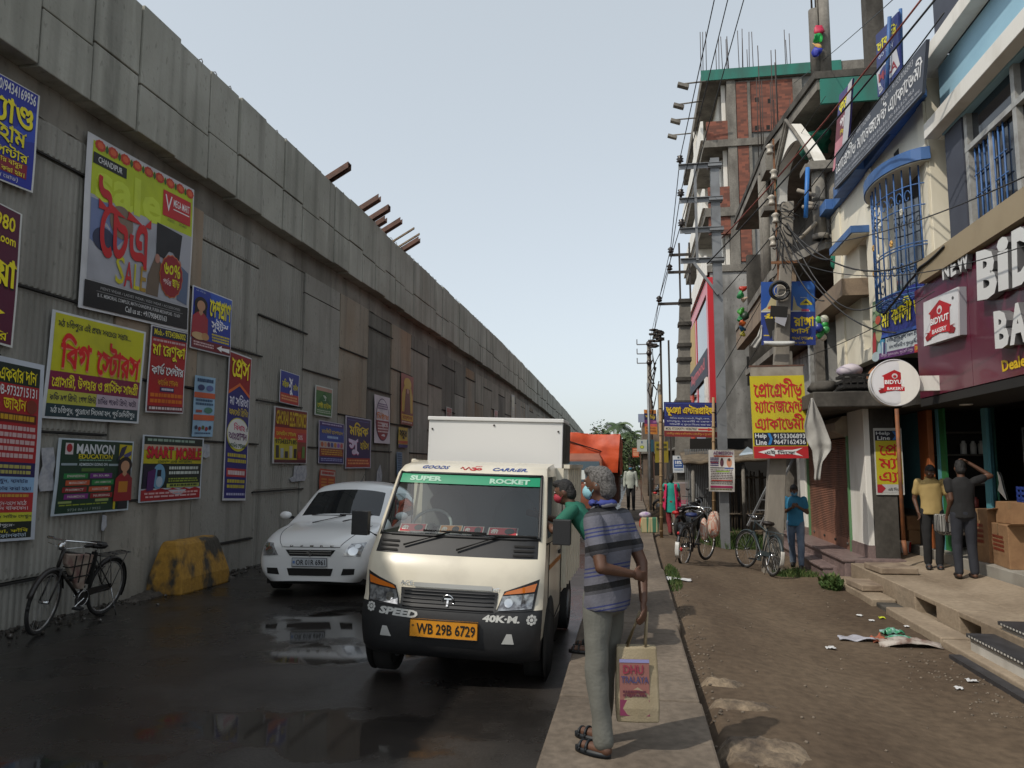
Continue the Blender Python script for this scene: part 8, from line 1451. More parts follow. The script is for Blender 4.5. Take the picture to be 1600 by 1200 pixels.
# ---------------- truck with the orange tarpaulin
tt = empty('tarpaulin_truck',(-1.6,21.8,0),0,'orange truck covered with a bright orange tarpaulin behind the mini truck','truck')
CAB_ORANGE = mat('faded_orange_paint',(.30,.10,.055),.6,(.22,.07,.04),3); TARP = mat('orange_tarpaulin',(.62,.085,.02),.55,(.45,.055,.015),2.2,bump=.35,bsc=7)
g = MB(); xl,xr = -1.05,.78
g.loft([[(xl,y0 + .05,z),(xl + .1,y0,z),(xr - .1,y0,z),(xr,y0 + .05,z),(xr,1.5,z),(xl,1.5,z)] for z,y0 in ((.5,.0),(1.2,.0),(1.3,.02))],CAB_ORANGE); g.loft([[(xl + .02,.07,1.3),(xr - .02,.07,1.3),(xr - .02,1.5,1.3),(xl + .02,1.5,1.3)],[(xl + .06,.2,1.98),(xr - .06,.2,1.98),(xr - .06,1.5,1.98),(xl + .06,1.5,1.98)],[(xl + .14,.32,2.16),(xr - .14,.32,2.16),(xr - .14,1.5,2.18),(xl + .14,1.5,2.18)]],CAB_ORANGE,smooth=False); g.build('cab',tt,bevel=.03)
g = MB(); g.add([(xl + .1,.085,1.36),(xr - .1,.085,1.36),(xr - .14,.185,1.93),(xl + .14,.185,1.93)],[(0,1,2,3)],mat('bluish_windscreen',(.05,.08,.10),.08)); g.v = [p + V((0,-.02,0)) for p in g.v]; g.build('windscreen',tt)
g = MB(); g.add([(.02,.06,1.42),(.25,.06,1.42),(.24,.11,1.68),(.02,.11,1.68)],[(0,1,2,3)],P('#d0d4d0')); g.build('window_notice',tt)
g = MB()
def tf(u,v):
    a = u * 3.2; x0,x1 = -1.15,1.2
    if a < .9: x,z = x0,1.6 + a / .9 * 1.08
    elif a < 2.3: x,z = x0 + (a - .9) / 1.4 * (x1 - x0),2.68 + .05 * sin((a - .9) / 1.4 * pi)
    else: x,z = x1,2.68 - (a - 2.3) / .9 * 1.15
    y = .55 + 4.6 * v; k = .06 * noise.noise((x * 2,y * 1.5,z * 2)) + .03 * noise.noise((x * 6,y * 5,z * 6))
    return V((x + k,y + (.08 * sin(z * 9 + x * 4) if v == 0 else 0),z + k * 1.2))
g.grid(tf,48,30,TARP)
def tfr(u,v): p,q = tf(.28 + .44 * u,0),V((-1.1 + 2.25 * u,.45,2.0 + .15 * sin(u * 5) - .25 * u)); r = p.lerp(q,v); return r + V((0,-.1 * sin(v * pi) + .06 * noise.noise((r.x * 3,r.z * 4,2)),0))
g.grid(tfr,30,10,TARP); g.build('tarpaulin',tt)
g = MB(); g.tube([(-.9,.42,2.72),(-.2,.36,2.5),(.6,.40,2.25),(1.22,.8,2.0)],.015,BLACK,5); g.build('rope',tt)
g = MB(); g.bx(-1.1,1.15,1.52,5.1,.7,1.62,mat('red_brown_planks',(.12,.05,.035),.8,(.07,.035,.025),4,stretch=(1,.3,4))); g.bx(-1.1,1.15,5.11,5.6,1.6,2.55,CAB_ORANGE); g.build('load_bed',tt)
for x in (-.85,.7): wheel(tt,x,.8,.42,.25); wheel(tt,x,4.2,.42,.25)
g = MB(); g.bx(xl,xr,-.06,.06,.42,.62,BPL); g.cyl((xr + .1,.5,1.15),(xr + .1,.5,1.65),.1,CAB_ORANGE,n=10); g.build('bumper',tt)
# ================================================================== bicycles
def bicycle(loc,rz,label,lean=0,col=(.02,.02,.022),saddle='#1a1412',guard=None,steer=0,extras=None,pitch=0):
    e = empty('bicycle',loc,rz,label,'bicycle','old roadster bicycles'); e.rotation_euler = (lean,pitch,rz)
    FR = mat('bike_frame_%d' % int(col[0] * 1000 + col[2] * 10000),col,.45,tuple(c * .6 + .01 for c in col),9); SPK = mat('spoke_steel',(.25,.25,.25),.35,metal=.8); RIM = mat('bike_rim',(.42,.42,.42),.3,(.2,.17,.15),12,metal=.6)
    bbk,st,ht,hb,rh,fh = V((-.06,0,.29)),V((-.2,0,.80)),V((.36,0,.90)),V((.40,0,.70)),V((-.54,0,.345)),V((.56,0,.345))
    b = MB()
    for p,q,r in ((bbk,st,.015),(st + V((.02,0,-.06)),ht + V((.01,0,-.03)),.015),(bbk,hb,.018),(ht,hb,.02)): b.cyl(p,q,r,FR,n=8)
    for s in (-1,1): b.cyl(bbk + V((0,s * .03,0)),rh + V((0,s * .055,0)),.009,FR,n=6); b.cyl(st + V((.01,s * .02,-.06)),rh + V((0,s * .055,0)),.008,FR,n=6)
    b.build('frame',e); S = Matrix.Translation(hb) @ Matrix.Rotation(steer,4,'Z') @ Matrix.Translation(-hb); b = MB()
    for s in (-1,1): b.tube([hb + V((0,s * .045,-.02)),hb + V((.03,s * .05,-.15)),fh + V((0,s * .05,0))],.011,FR,6)
    b.cyl(hb + V((0,-.05,-.02)),hb + V((0,.05,-.02)),.012,FR,n=6); b.move(S).build('fork',e)
    b = MB(); b.cyl(ht,ht + V((-.01,0,.09)),.012,CHR,n=8); b.tube([V((.06,-.27,.94)),V((.16,-.27,.96)),V((.33,-.2,.99)),V((.36,0,.985)),V((.33,.2,.99)),V((.16,.27,.96)),V((.06,.27,.94))],.011,CHR,8); b.tube([V((.3,-.2,.93)),V((.36,-.03,.9)),V((.36,.03,.9)),V((.3,.2,.93))],.005,CHR,5)
    for s in (-1,1): b.cyl((.05,s * .27,.938),(.17,s * .27,.962),.017,BPL,n=8)
    b.ell((.42,0,.93),(.05,.04,.045),CHR,10); b.move(S).build('handlebar',e)
    for c,nm in ((rh,0),(fh,1)):
        b = MB(); b.ring(c,(0,1,0),.325,.021,RUB,40,8); T = S if nm else Matrix(); w_ = b.move(T).build('wheel',e); b = MB(); b.ring(c,(0,1,0),.298,.011,RIM,40,6); b.cyl(c + V((0,-.05,0)),c + V((0,.05,0)),.018,CHR,n=8); b.move(T).build('rim',w_); b = MB()
        for k in range(18): a = k * pi / 9; b.cyl(c + V((0,.025 * (-1) ** k,0)),c + V((.297 * cos(a),0,.297 * sin(a))),.0022,SPK,n=4,caps=False)
        b.move(T).build('spokes',w_)
        b = MB(); lo,hi = (-.5,3.6) if not nm else (.3,2.9); pts = [(a,c + V((.365 * cos(a),0,.365 * sin(a)))) for a in [lo + (hi - lo) * i / 20 for i in range(21)]]
        if not nm: pts = [(a,p) for a,p in pts if a > .9]
        gd = FR
        b.loft([[p + V((0,s * .032,0)) + (c - p) * (.06 if abs(s) == 1 else 0) for s in (-1,-.5,.5,1)] for a,p in pts],gd,False,True,False); b.move(T).build('mudguard',e,solid=.003)
    if guard: b = MB(); b.loft([[rh + V((.372 * cos(a),s * .036,.372 * sin(a))) for s in (-1,-.5,.5,1)] for a in (3.6,3.4,3.2,3.0,2.85)],guard,False,True,False); b.build('mud_flap',e,solid=.006)
    b = MB(); b.lathe((-.22,0,.88),[(.0,-.04),(.09,-.03),(.115,0),(.09,.03),(0,.045)],P(saddle),14,(0,0,1)); b.ell((-.08,0,.885),(.12,.03,.025),P(saddle),10); b.cyl(st,st + V((-.015,0,.07)),.013,CHR,n=8); b.build('saddle',e)
    b = MB()
    for s in (-1,-.33,.33,1): b.cyl((-.80,s * .07,.745),(-.27,s * .07,.745),.006,FR,n=5)
    for x in (-.8,-.55,-.28): b.cyl((x,-.07,.745),(x,.07,.745),.006,FR,n=5)
    for s in (-1,1): b.cyl((-.72,s * .07,.745),rh + V((0,s * .065,0)),.005,FR,n=5); b.cyl((-.4,s * .07,.745),rh + V((0,s * .065,0)),.005,FR,n=5)
    b.build('carrier',e); b = MB(); b.loft([[V((bbk.x + x,.045,z)) for x,z in ((-.1,.36),(.1,.36),(.13,.29),(.1,.2),(-.1,.2))],[V((bbk.x + x,.05,z)) for x,z in ((-.1,.36),(.1,.36),(.13,.29),(.1,.2),(-.1,.2))]],FR,smooth=False); b.bx(-.55,-.1,.044,.05,.31,.39,FR); b.ring(bbk + V((0,.055,0)),(0,1,0),.09,.006,CHR,20,4); b.build('chain_guard',e)
    b = MB()
    for s in (-1,1): b.cyl(bbk + V((0,s * .06,0)),bbk + V((.15 * s,s * .07,-.08 * s)),.01,CHR,n=6); b.box(bbk + V((.15 * s,s * .12,-.08 * s)),(.09,.09,.025),BPL)
    b.build('pedal_crank',e); b = MB(); b.tube([rh + V((0,.06,0)),rh + V((-.06,.16,-.33))],.009,CHR,6); b.build('stand',e); return e
q0 = onX(58,935,-6.4)
bk = bicycle((-6.42,q0.y + .55,.0),radians(-88),'rusty black bicycle with a cloth pannier leaning on the flyover wall',radians(-9),(.022,.018,.016),'#14100e',None,radians(12))
b = MB(); CLP = mat('striped_pannier',(.36,.30,.24),.9,(.20,.10,.09),7); b.prism([(-.15,-.03,.78),(.33,-.03,.84),(.3,-.03,.72),(.02,-.03,.40),(-.08,-.03,.38)],(0,.06,0),CLP); bag = b.build('frame_bag',bk,bevel=.015)
b = MB()
for k in range(4): b.bx(-.2 + .12 * k,-.185 + .12 * k,-.036,.036,.42 + .03 * k,.8,BLACK)
for z in (.55,.68): b.bx(-.13,.27,-.037,.037,z - .006,z + .006,BLACK)
b.build('binding',bag)
q0,q1 = onZ(1073,888,.03),onZ(1099,878,.03); d = (q1 - q0); a2 = atan2(d.y,d.x)
c0 = (q0 + q1) / 2; bk = bicycle((c0.x,c0.y + .15,.045),radians(66),'black bicycle with a blue saddle and striped bags standing on the dirt beside the footpath',radians(3),(.018,.018,.02),'#1c2a5a',P('#c8c8c4'),radians(-8))
STB = mat('red_striped_bag',(.50,.45,.38),.75,(.40,.10,.05),9,.5,.54,(14,14,.3),detail=0)
for (x,y,z,rx,ry,rz) in ((.34,-.22,.68,.09,.13,.26),(.05,-.14,.62,.07,.08,.2)): b = MB(); b.ell((x,y,z),(rx,ry,rz),STB,14); b.v = [p + (p - V((x,y,z))) * .2 * noise.noise(p * 6) for p in b.v]; b.build('carry_bag',bk)
b = MB(); b.ell((-.86,0,.60),(.025,.025,.03),RED,8); b.ell((-.62,.03,.3),(.03,.03,.04),RED,8); b.build('reflector',bk)
q0,q1 = onZ(1194,903,-.09),onZ(1167,891,-.09); d = q1 - q0; c0 = (q0 + q1) / 2
bicycle((2.2,14.62,-.095),radians(104),'dusty bicycle with a white mud flap leaning against the concrete pole',radians(7),(.03,.045,.05),'#1c1410',P('#c4c0b8'),radians(14))
# parked motorcycle
mo = empty('motorcycle',(1.42,20.2,.0),radians(60),'dark motorcycle parked behind the bicycle with the blue saddle','motorcycle'); MB_ = mat('black_gloss',(.015,.015,.017),.25,coat=.5)
for x in (-.6,.62): b = MB(); b.ring((x,0,.3),(0,1,0),.25,.05,RUB,28,8); b.cyl((x,-.05,.3),(x,.05,.3),.13,STEEL,n=16); b.build('wheel',mo)
b = MB(); b.ell((.12,0,.78),(.26,.13,.12),MB_,14); b.build('fuel_tank',mo); b = MB(); b.ell((-.38,0,.76),(.36,.12,.06),BPL,12); b.build('seat',mo); b = MB(); b.ell((.02,0,.42),(.2,.14,.18),STEEL,12); b.cyl((-.1,.12,.3),(-.75,.14,.36),.04,CHR,n=10); b.build('engine',mo)
b = MB(); b.tube([(.25,-.36,1.02),(.42,-.2,1.0),(.45,0,.98),(.42,.2,1.0),(.25,.36,1.02)],.013,BPL,6)
for s in (-1,1): b.cyl((.45,s * .07,.95),(.62,s * .07,.3),.022,STEEL,n=8); b.cyl((.4,s * .2,1.0),(.4,s * .26,1.17),.006,BPL,n=5); b.ell((.4,s * .27,1.2),(.015,.06,.04),BPL,8)
b.ell((.52,0,.92),(.08,.09,.09),MB_,12); b.build('handlebar',mo); b = MB(); b.cyl((.44,0,.9),(-.5,0,.66),.03,BPL,n=8); b.cyl((-.2,0,.4),(-.6,0,.3),.025,BPL,n=8); b.ell((-.85,0,.66),(.06,.1,.05),RED,8); b.build('frame',mo)
MB.LOCAL = False
for x,y,rz,lb in ((-.98,27.5,75,'dark motorcycle standing beside the orange tarpaulin truck'),(1.5,29.0,200,'motorcycle parked far down the lane by the thin grey poles'),(1.0,33.5,80,'farthest motorcycle near the pale signboards')):
    c = copy_tree(mo); c.location = (x,y,0 if x < 0 else .02); c.rotation_euler = (0,0,radians(rz)); c['label'] = lb

# ================================================================== people
MB.LOCAL = True
SKINM = mat('brown_skin',(.10,.046,.027),.55,(.085,.04,.023),20); HAIRB = mat('black_hair',(.010,.009,.009),.6,bump=.6,bsc=120); HAIRG = mat('grey_hair',(.15,.142,.135),.8,(.045,.04,.037),90,bump=.5,bsc=220)
def caps(b,p0,r0,p1,r1,m,n=14):
    p0,p1 = V(p0),V(p1); d = p1 - p0; L0 = d.length; d = d.normalized(); u,v = frame_of(d); rings = []
    for i in range(5): a = -pi / 2 + i * pi / 8 + .02; rings.append((p0 + d * r0 * sin(a),r0 * cos(a)))
    for i in range(5): a = i * pi / 8 - .02 * (i == 4); rings.append((p1 + d * r1 * sin(a),r1 * cos(a)))
    b.loft([[c + (u * cos(2 * pi * k / n) + v * sin(2 * pi * k / n)) * max(r,1e-3) for k in range(n)] for c,r in rings],m)
def fuse(b,name,parent,m,vox,fold=0,fs=7,label=None,sm=2):
    """merge overlapping solids into one continuous skin, then add soft folds"""
    t = b.build('tmp',None,fixn=True); t.location = (0,0,0); T = V((0,0,0))
    xs = [p.x for p in b.v]; ys = [p.y for p in b.v]; T = V(((min(xs) + max(xs)) / 2,(min(ys) + max(ys)) / 2,min(p.z for p in b.v)))
    r = t.modifiers.new('r','REMESH'); r.mode = 'VOXEL'; r.voxel_size = vox; s = t.modifiers.new('s','SMOOTH'); s.iterations = sm; s.factor = .5
    dg = bpy.context.evaluated_depsgraph_get(); ev = t.evaluated_get(dg); me = ev.to_mesh(); o = MB()
    for p in me.vertices:
        c = p.co + T
        if fold: c = c + p.normal * fold * (noise.noise(V((c.x * fs,c.y * fs,c.z * fs * .55))) + .6 * noise.noise(V((c.x * fs * 2 + 5,c.y * fs * 2,c.z * fs * 1.4 + 3))))
        o.v.append(c)
    for f in me.polygons: o.f.append(list(f.vertices)); o.m.append(0); o.s.append(True)
    o.mats = [m]; ev.to_mesh_clear(); d = t.data; bpy.data.objects.remove(t); bpy.data.meshes.remove(d)
    return o.build(name,parent,label,fixn=False)
def person(loc,face,H,label,J={},shirt=None,pants=None,sleeve=.55,hem=.84,hair=HAIRB,vox=.011,head=(0,0),shoe=('#1a1614',.03),mask=None,hairlen=0,fold=.006,waistw=1,mate=None,collar=None):
    """stands at loc looking along face (x, y); J moves joints of the standing pose (metres for a 1.7 m figure, x = own left, -y = forward)"""
    e = empty('person',loc,atan2(face[0],-face[1]),label,'person'); e.scale = (H / 1.7,) * 3
    q = {'pel': (0,0,.94),'chest': (0,0,1.27),'neck': (0,.015,1.44),'head': (0,-.015,1.59)}
    for n_,s in (('L',1),('R',-1)): q.update({'sh' + n_: (s * .175,.01,1.39),'el' + n_: (s * .225,.03,1.10),'wr' + n_: (s * .235,-.05,.86),'hip' + n_: (s * .085,0,.92),'kn' + n_: (s * .095,-.02,.50),'an' + n_: (s * .10,.02,.09)})
    q.update(J); q = {k: V(v) for k,v in q.items()}; b = MB(); m = SKINM
    R = Matrix.Rotation(head[0],3,'Z') @ Matrix.Rotation(head[1],3,'X'); h = q['head']; X = lambda *p: h + R @ V(p)
    b.ell(h,(.073,.092,.105),m,18,R); b.ell(X(0,-.025,-.06),(.055,.065,.06),m,14,R); b.ell(X(0,-.095,-.015),(.013,.018,.022),m,8,R)
    for s in (-1,1): b.ell(X(s * .073,.008,-.015),(.01,.02,.03),m,8,R); b.ell(X(s * .03,-.082,.03),(.022,.012,.01),m,8,R)
    b.ell(X(0,-.085,-.055),(.022,.012,.012),m,8,R)
    caps(b,q['neck'] + V((0,.005,-.06)),.055,X(0,.015,-.06),.05,m); caps(b,q['pel'],.09,q['chest'],.09,m); caps(b,q['chest'],.07,q['neck'] + V((0,0,-.04)),.04,m); w_ = V((0,0,-.035)); caps(b,q['shL'] + w_,.03,q['shR'] + w_,.03,m)
    for s in 'LR':
        sh,el,wr = q['sh' + s],q['el' + s],q['wr' + s]; caps(b,sh,.048,el,.038,m); caps(b,el,.038,wr,.025,m); d = (wr - el).normalized(); u,v = frame_of(d)
        if q.get('palm' + s) is not None: u = (q['palm' + s] - d * q['palm' + s].dot(d)).normalized(); v = d.cross(u)
        pc = wr + d * .05; b.ell(pc,(.018,.036,.05),m,10,Matrix((u,v,d)).transposed())
        for k in range(4):
            L0 = (.036,.042,.040,.032)[k]; a = pc + d * .035 + v * (.026 - .0175 * k); c = a + d * L0 * .8 + u * .012; f = c + d * L0 * .55 + u * .028; caps(b,a,.0095,c,.009,m,8); caps(b,c,.009,f,.008,m,8)
        a = wr + d * .03 + v * .03; caps(b,a,.011,a + d * .03 + v * .022 + u * .008,.0095,m,8); caps(b,a + d * .03 + v * .022 + u * .008,.0095,a + d * .055 + v * .022 + u * .022,.008,m,8)
        an = q['an' + s]; caps(b,q['pel'],.08,q['hip' + s],.07,m); caps(b,q['hip' + s],.072,q['kn' + s],.05,m); caps(b,q['kn' + s],.05,an,.036,m); to = an + V((0,-.15,-.055)) if 'toe' + s not in q else q['toe' + s]; caps(b,an + V((0,.02,-.05)),.036,to,.028,m)
    body = fuse(b,'body',e,m,min(vox,.0095))
    b = MB()
    for s in (-1,1): b.ell(X(s * .03,-.083,.012),(.014,.008,.007),P('#d8d0c8'),8,R); b.ell(X(s * .03,-.090,.012),(.006,.004,.006),P('#120c0a'),8,R)
    b.build('eyes',e)
    b = MB(); b.ell(X(0,.014,.02),(.077,.09,.098),hair,16,R); b.ell(X(0,.05,-.03),(.07,.06,.07),hair,14,R); b.ell(X(0,-.045,.085),(.06,.05,.035),hair,12,R)
    if hairlen: b.ell(X(0,.09,-.05),(.05,.05,.09),hair,12,R)
    fuse(b,'hair',e,hair,.009,.004,45)
    if mask: b = MB(); b.ell(X(0,-.055,-.045),(.062,.062,.055),mask,16,R); b.build('face_mask',e); b = MB(); b.tube([X(-.055,-.06,-.02),X(-.08,.02,.0),X(-.055,-.05,-.075)],.003,mask,4); b.tube([X(.055,-.06,-.02),X(.08,.02,.0),X(.055,-.05,-.075)],.003,mask,4); b.build('mask_loop',e)
    sp = lambda z: q['pel'].lerp(q['chest'],(z - .94) / .33) if z < 1.27 else q['chest'].lerp(q['neck'],(z - 1.27) / .17)
    if pants:
        b = MB(); b.ell(q['pel'] + V((0,.005,-.02)),(.155 * waistw,.115 * waistw,.12),pants,18)
        for s in 'LR': caps(b,q['hip' + s],.092,q['kn' + s],.072,pants,16); caps(b,q['kn' + s],.070,q['an' + s] + V((0,0,.0)),.06,pants,16)
        fuse(b,'trousers',e,pants,vox * 1.1,fold * 1.4,6)
    if shirt:
        b = MB(); prof = [(hem,.168,.122),(.95,.165,.118),(1.08,.158,.112),(1.2,.168,.116),(1.30,.172,.115),(1.37,.165,.098),(1.42,.11,.08),(1.46,.06,.062)]; ax = (q['shL'] - q['shR']); ax = V((ax.x,ax.y,0)).normalized(); ay = V((-ax.y,ax.x,0)); rings = []
        for z,rx,ry in prof:
            c = sp(z); c = V((c.x,c.y,c.z)); rings.append([c + ax * rx * waistw * cos(2 * pi * k / 24) + ay * ry * waistw * sin(2 * pi * k / 24) for k in range(24)])
        b.loft(rings,shirt)
        for s in 'LR':
            sh,el,wr = q['sh' + s],q['el' + s],q['wr' + s]
            caps(b,sh + V((0,0,-.005)),.066,sh.lerp(el,min(1,sleeve)),.060,shirt)
            if sleeve > 1: caps(b,el,.055,el.lerp(wr,.92),.042,shirt)
        fuse(b,'shirt',e,shirt,vox,fold,8)
        if collar: b = MB(); c = q['neck']; b.tube([c + V((.07 * cos(t),.065 * sin(t) + .005,.015 + .015 * sin(t))) for t in [2 * pi * i / 16 for i in range(16)]],.018,collar,6,True); b.build('collar',e)
    for s in 'LR':
        an = q['an' + s]; to = q.get('toe' + s,an + V((0,-.15,-.055))); d = to - an; d = V((d.x,d.y,0)).normalized(); sd = V((-d.y,d.x,0)); z0 = min(an.z - .09,to.z - .035); sm_ = P(shoe[0]); b = MB()
        b.loft([[V((an.x,an.y,z)) + d * (.075 + .125 * cos(t)) + sd * .045 * sin(t) for t in [2 * pi * i / 20 for i in range(20)]] for z in (z0,z0 + shoe[1])],sm_)
        if shoe[1] < .05: b.tube([V((an.x,an.y,z0 + .02)) + d * .10 + sd * .046 * cos(t) + V((0,0,.05 * sin(t))) for t in [pi * i / 8 for i in range(9)]],.009,sm_,6); b.tube([V((an.x,an.y,z0 + .02)) + d * .15 + sd * .043 * cos(t) + V((0,0,.04 * sin(t))) for t in [pi * i / 8 for i in range(9)]],.009,sm_,6)
        else: b.ell(V((an.x,an.y,z0 + .045)) + d * .08,(.05,.05,.05),sm_,12); b.ell(V((an.x,an.y,z0 + .035)) + d * .15,(.045,.045,.035),sm_,12)
        b.build('sandal' if shoe[1] < .05 else 'shoe',e)
    return e,q
def stripes(name,base,bands,tilt,period):
    m = mat(name,base,.85,bump=.25,bsc=90); nt = m.node_tree; N,L = nt.nodes,nt.links; t = N.new('ShaderNodeTexCoord'); d = N.new('ShaderNodeVectorMath'); d.operation = 'DOT_PRODUCT'; d.inputs[1].default_value = tilt; L.new(t.outputs['Object'],d.inputs[0]); f = N.new('ShaderNodeMath'); f.operation = 'MULTIPLY'; f.inputs[1].default_value = 1 / period; L.new(d.outputs['Value'],f.inputs[0]); g = N.new('ShaderNodeMath'); g.operation = 'FRACT'; L.new(f.outputs[0],g.inputs[0])
    r = N.new('ShaderNodeValToRGB'); r.color_ramp.interpolation = 'CONSTANT'; r.color_ramp.elements[0].color = (*base,1); r.color_ramp.elements.remove(r.color_ramp.elements[1])
    for p,c in bands: el = r.color_ramp.elements.new(p); el.color = (*c,1)
    L.new(g.outputs[0],r.inputs[0]); L.new(r.outputs[0],N['Principled BSDF'].inputs['Base Color']); return m
Bs,Bk,Bb,Bd = (.115,.115,.14),(.010,.010,.012),(.03,.038,.13),(.06,.06,.07)
STR = stripes('striped_polo',Bs,[(.05,Bd),(.14,Bk),(.30,Bs),(.50,Bb),(.54,Bs),(.60,Bb),(.64,Bs),(.70,Bb),(.74,Bs)],(0,-.22,.97),.225)
GRT = mat('grey_trousers',(.135,.135,.118),.85,(.11,.11,.095),3,bump=.2,bsc=60); NAVY = mat('navy_cloth',(.018,.020,.028),.85,bump=.2,bsc=60); BLKC = mat('black_cloth',(.012,.012,.013),.9); GRN = mat('green_shirt',(.012,.13,.085),.8,(.01,.11,.07),4); MASKB = mat('pale_blue_mask',(.25,.48,.55),.7); REDM = mat('red_mask',(.35,.03,.05),.7)
p0 = onZ(948,1172,SZ)
mn,q = person(p0,(-.86,.50),1.585,'grey haired man in striped polo shirt holding a cloth bag on the footpath',{'pel': (0,.02,.94),'chest': (0,.03,1.27),'head': (0,-.03,1.60),'neck': (0,.0,1.45),'shL': (.17,.03,1.39),'shR': (-.17,.03,1.39),'elL': (.24,.13,1.12),'wrL': (.03,.21,1.07),'elR': (-.20,.15,1.11),'wrR': (-.09,.22,.90),'palmL': (0,-1,0),'palmR': (0,-1,0),'anL': (.10,.04,.09),'anR': (-.10,-.10,.09),'knL': (.10,.0,.50),'knR': (-.10,-.06,.50)},STR,GRT,.62,.85,HAIRG,.0085,(.12,.06),('#141a20',.028),MASKB,0,.010,1.07,collar=mat('polo_collar',(.16,.16,.18),.85))
b = MB(); b.tube([q['neck'] + V((.072 * cos(t),.068 * sin(t) - .005,.035)) for t in [2 * pi * i / 18 for i in range(18)]],[.022 + .003 * sin(i * 1.7) for i in range(18)],mat('blue_neckerchief',(.035,.05,.22),.8),8,True); b.build('neckerchief',mn)
# his cloth bag, hanging from the right hand
hand = world_of(mn) @ (q['wrR'] + V((0,.0,-.08))); bg = empty('cloth_bag',(hand.x - .045,hand.y + .04,SZ + .17),radians(4),'cream cloth bag with a printed pink panel held by the man in stripes','bag')
BAGM = mat('cream_canvas',(.32,.265,.175),.85,(.26,.21,.13),5,bump=.2,bsc=90); b = MB()
b.loft([[(x * wx,-ty,z),(x * wx * .5,-ty * 1.15,z),(0,-ty * 1.2,z),(-x * wx * .5,-ty * 1.15,z),(-x * wx,-ty,z),(-x * wx,ty,z),(0,ty * 1.1,z),(x * wx,ty,z)] for x,wx,ty,z in ((1,.118,.05,.0),(1,.122,.06,.08),(1,.118,.055,.25),(1,.112,.035,.41))],BAGM,smooth=False); b.build('bag_body',bg,bevel=.01)
pn = Panel(V((-.10,-.073,.35)),(1,0,0),(0,.04,-1),.165,.31,'#8f5f58',n=(0,-1,0),th=.001); pn.rect(0,.0,1,.06,'#8a8ab8',1); pn.text('DHU',.12,.1,.8,.26,'#8e3446',2,.03); pn.text('TRALAYA',.05,.3,.97,.42,'#45456e',2,.02); pn.oval(.55,.62,.3,.08,'#8a4a4a',1); pn.rect(0,.72,1,1,'#7a3050',1); scrib(pn,.1,.55,.9,.68,2,'#5a2a3a',3,.6,3); pn.mb.build('printed_panel',bg)
hl = world_of(bg).inverted() @ hand; b = MB()
for y in (-.03,.03): b.tube([(-.055,y,.40),tuple(hl + V((-.02,y * .3,.01))),tuple(hl + V((.02,y * .3,.01))),(.05,y,.40)],.008,BAGM,6)
b.build('bag_handle',bg)
p0 = onZ(893,1018,.2)
person((-.40,p0.y + .05,.2),(-1,.12),1.62,'man in a green shirt leaning into the side window of the mini truck',{'pel': (0,.12,.93),'chest': (0,-.06,1.18),'neck': (0,-.15,1.33),'head': (0,-.23,1.44),'shL': (.175,-.12,1.28),'shR': (-.175,-.12,1.28),'elL': (.25,-.28,1.10),'wrL': (.10,-.42,1.18),'elR': (-.25,-.3,1.14),'wrR': (-.16,-.5,1.2),'hipL': (.085,.11,.91),'hipR': (-.085,.11,.91),'knL': (.1,.07,.5),'knR': (-.1,.09,.5)},GRN,BLKC,.6,.84,HAIRB,.011,(0,.25),('#141414',.028),REDM)
p0 = onZ(1461,888,.245)
ym,q = person(p0,(-.25,-1),1.60,'man in a mustard polo shirt looking down into his striped bag outside the bakery',{'head': (0,-.085,1.56),'neck': (0,-.03,1.44),'elL': (.25,.0,1.12),'wrL': (.235,-.20,.99),'elR': (-.24,.06,1.11),'wrR': (-.2,-.03,.90),'anL': (.07,.0,.09),'anR': (-.09,.03,.09)},mat('mustard_polo',(.36,.26,.10),.8,(.32,.23,.085),5),BLKC,.62,.87,HAIRB,.012,(.1,.62),('#2a2c30',.028),collar=mat('mustard_collar',(.30,.21,.08),.8))
b = MB(); WV = mat('black_white_weave',(.34,.34,.32),.7,(.02,.02,.022),5,.49,.51,(22,22,.4),detail=0); c = world_of(ym) @ V((.27,-.26,.56)); bq = empty('woven_bag',(c.x,c.y,c.z),radians(8),'black and white woven bag held by the man in mustard','bag')
b.loft([[(-.25,-.08,z),(.25,-.08,z),(.25,.08,z),(-.25,.08,z)] if z > .02 else [(-.17,-.05,z),(.17,-.05,z),(.17,.05,z),(-.17,.05,z)] for z in (0,.06,.2,.31)],WV,smooth=False); b.build('bag_body',bq,bevel=.02); b = MB()
for y in (-.05,.05): b.tube([(-.08,y,.3),(-.06,y * .5,.4),(.02,0,.43),(.07,y * .5,.4),(.09,y,.3)],.007,BPL,6)
b.build('bag_handle',bq)
p0 = onZ(1511,903,.25)
person(p0,(.15,1),1.63,'man in a black shirt with his hand on his head facing the bakery counter',{'elR': (-.18,.05,1.12),'wrR': (-.2,-.1,.93),'elL': (.16,.06,1.13),'wrL': (.19,-.08,.9),'shR': (-.175,.01,1.40)} | {'elR': (-.40,-.06,1.47),'wrR': (-.14,-.10,1.66),'palmR': (1,0,-.4)},BLKC,NAVY,.5,.86,HAIRB,.012,(-.1,.0),('#1c1512',.03))
person((2.98,15.25,-.11),(-.25,-1),1.58,'boy in a blue t-shirt and jeans behind the concrete pole looking at his phone',{'head': (0,-.07,1.57),'elL': (.23,.05,1.12),'wrL': (.08,-.16,1.24),'elR': (-.22,.04,1.12),'wrR': (-.05,-.18,1.22),'anL': (.09,-.14,.10),'knL': (.095,-.10,.5),'anR': (-.08,.2,.12),'knR': (-.09,.04,.5)},mat('blue_tshirt',(.02,.15,.27),.8,(.018,.13,.23),4),mat('worn_jeans',(.075,.11,.17),.85,(.15,.19,.25),5),.55,.86,HAIRB,.013,(.15,.6),('#2a2420',.055),mat('blue_face_cloth',(.08,.22,.36),.8))
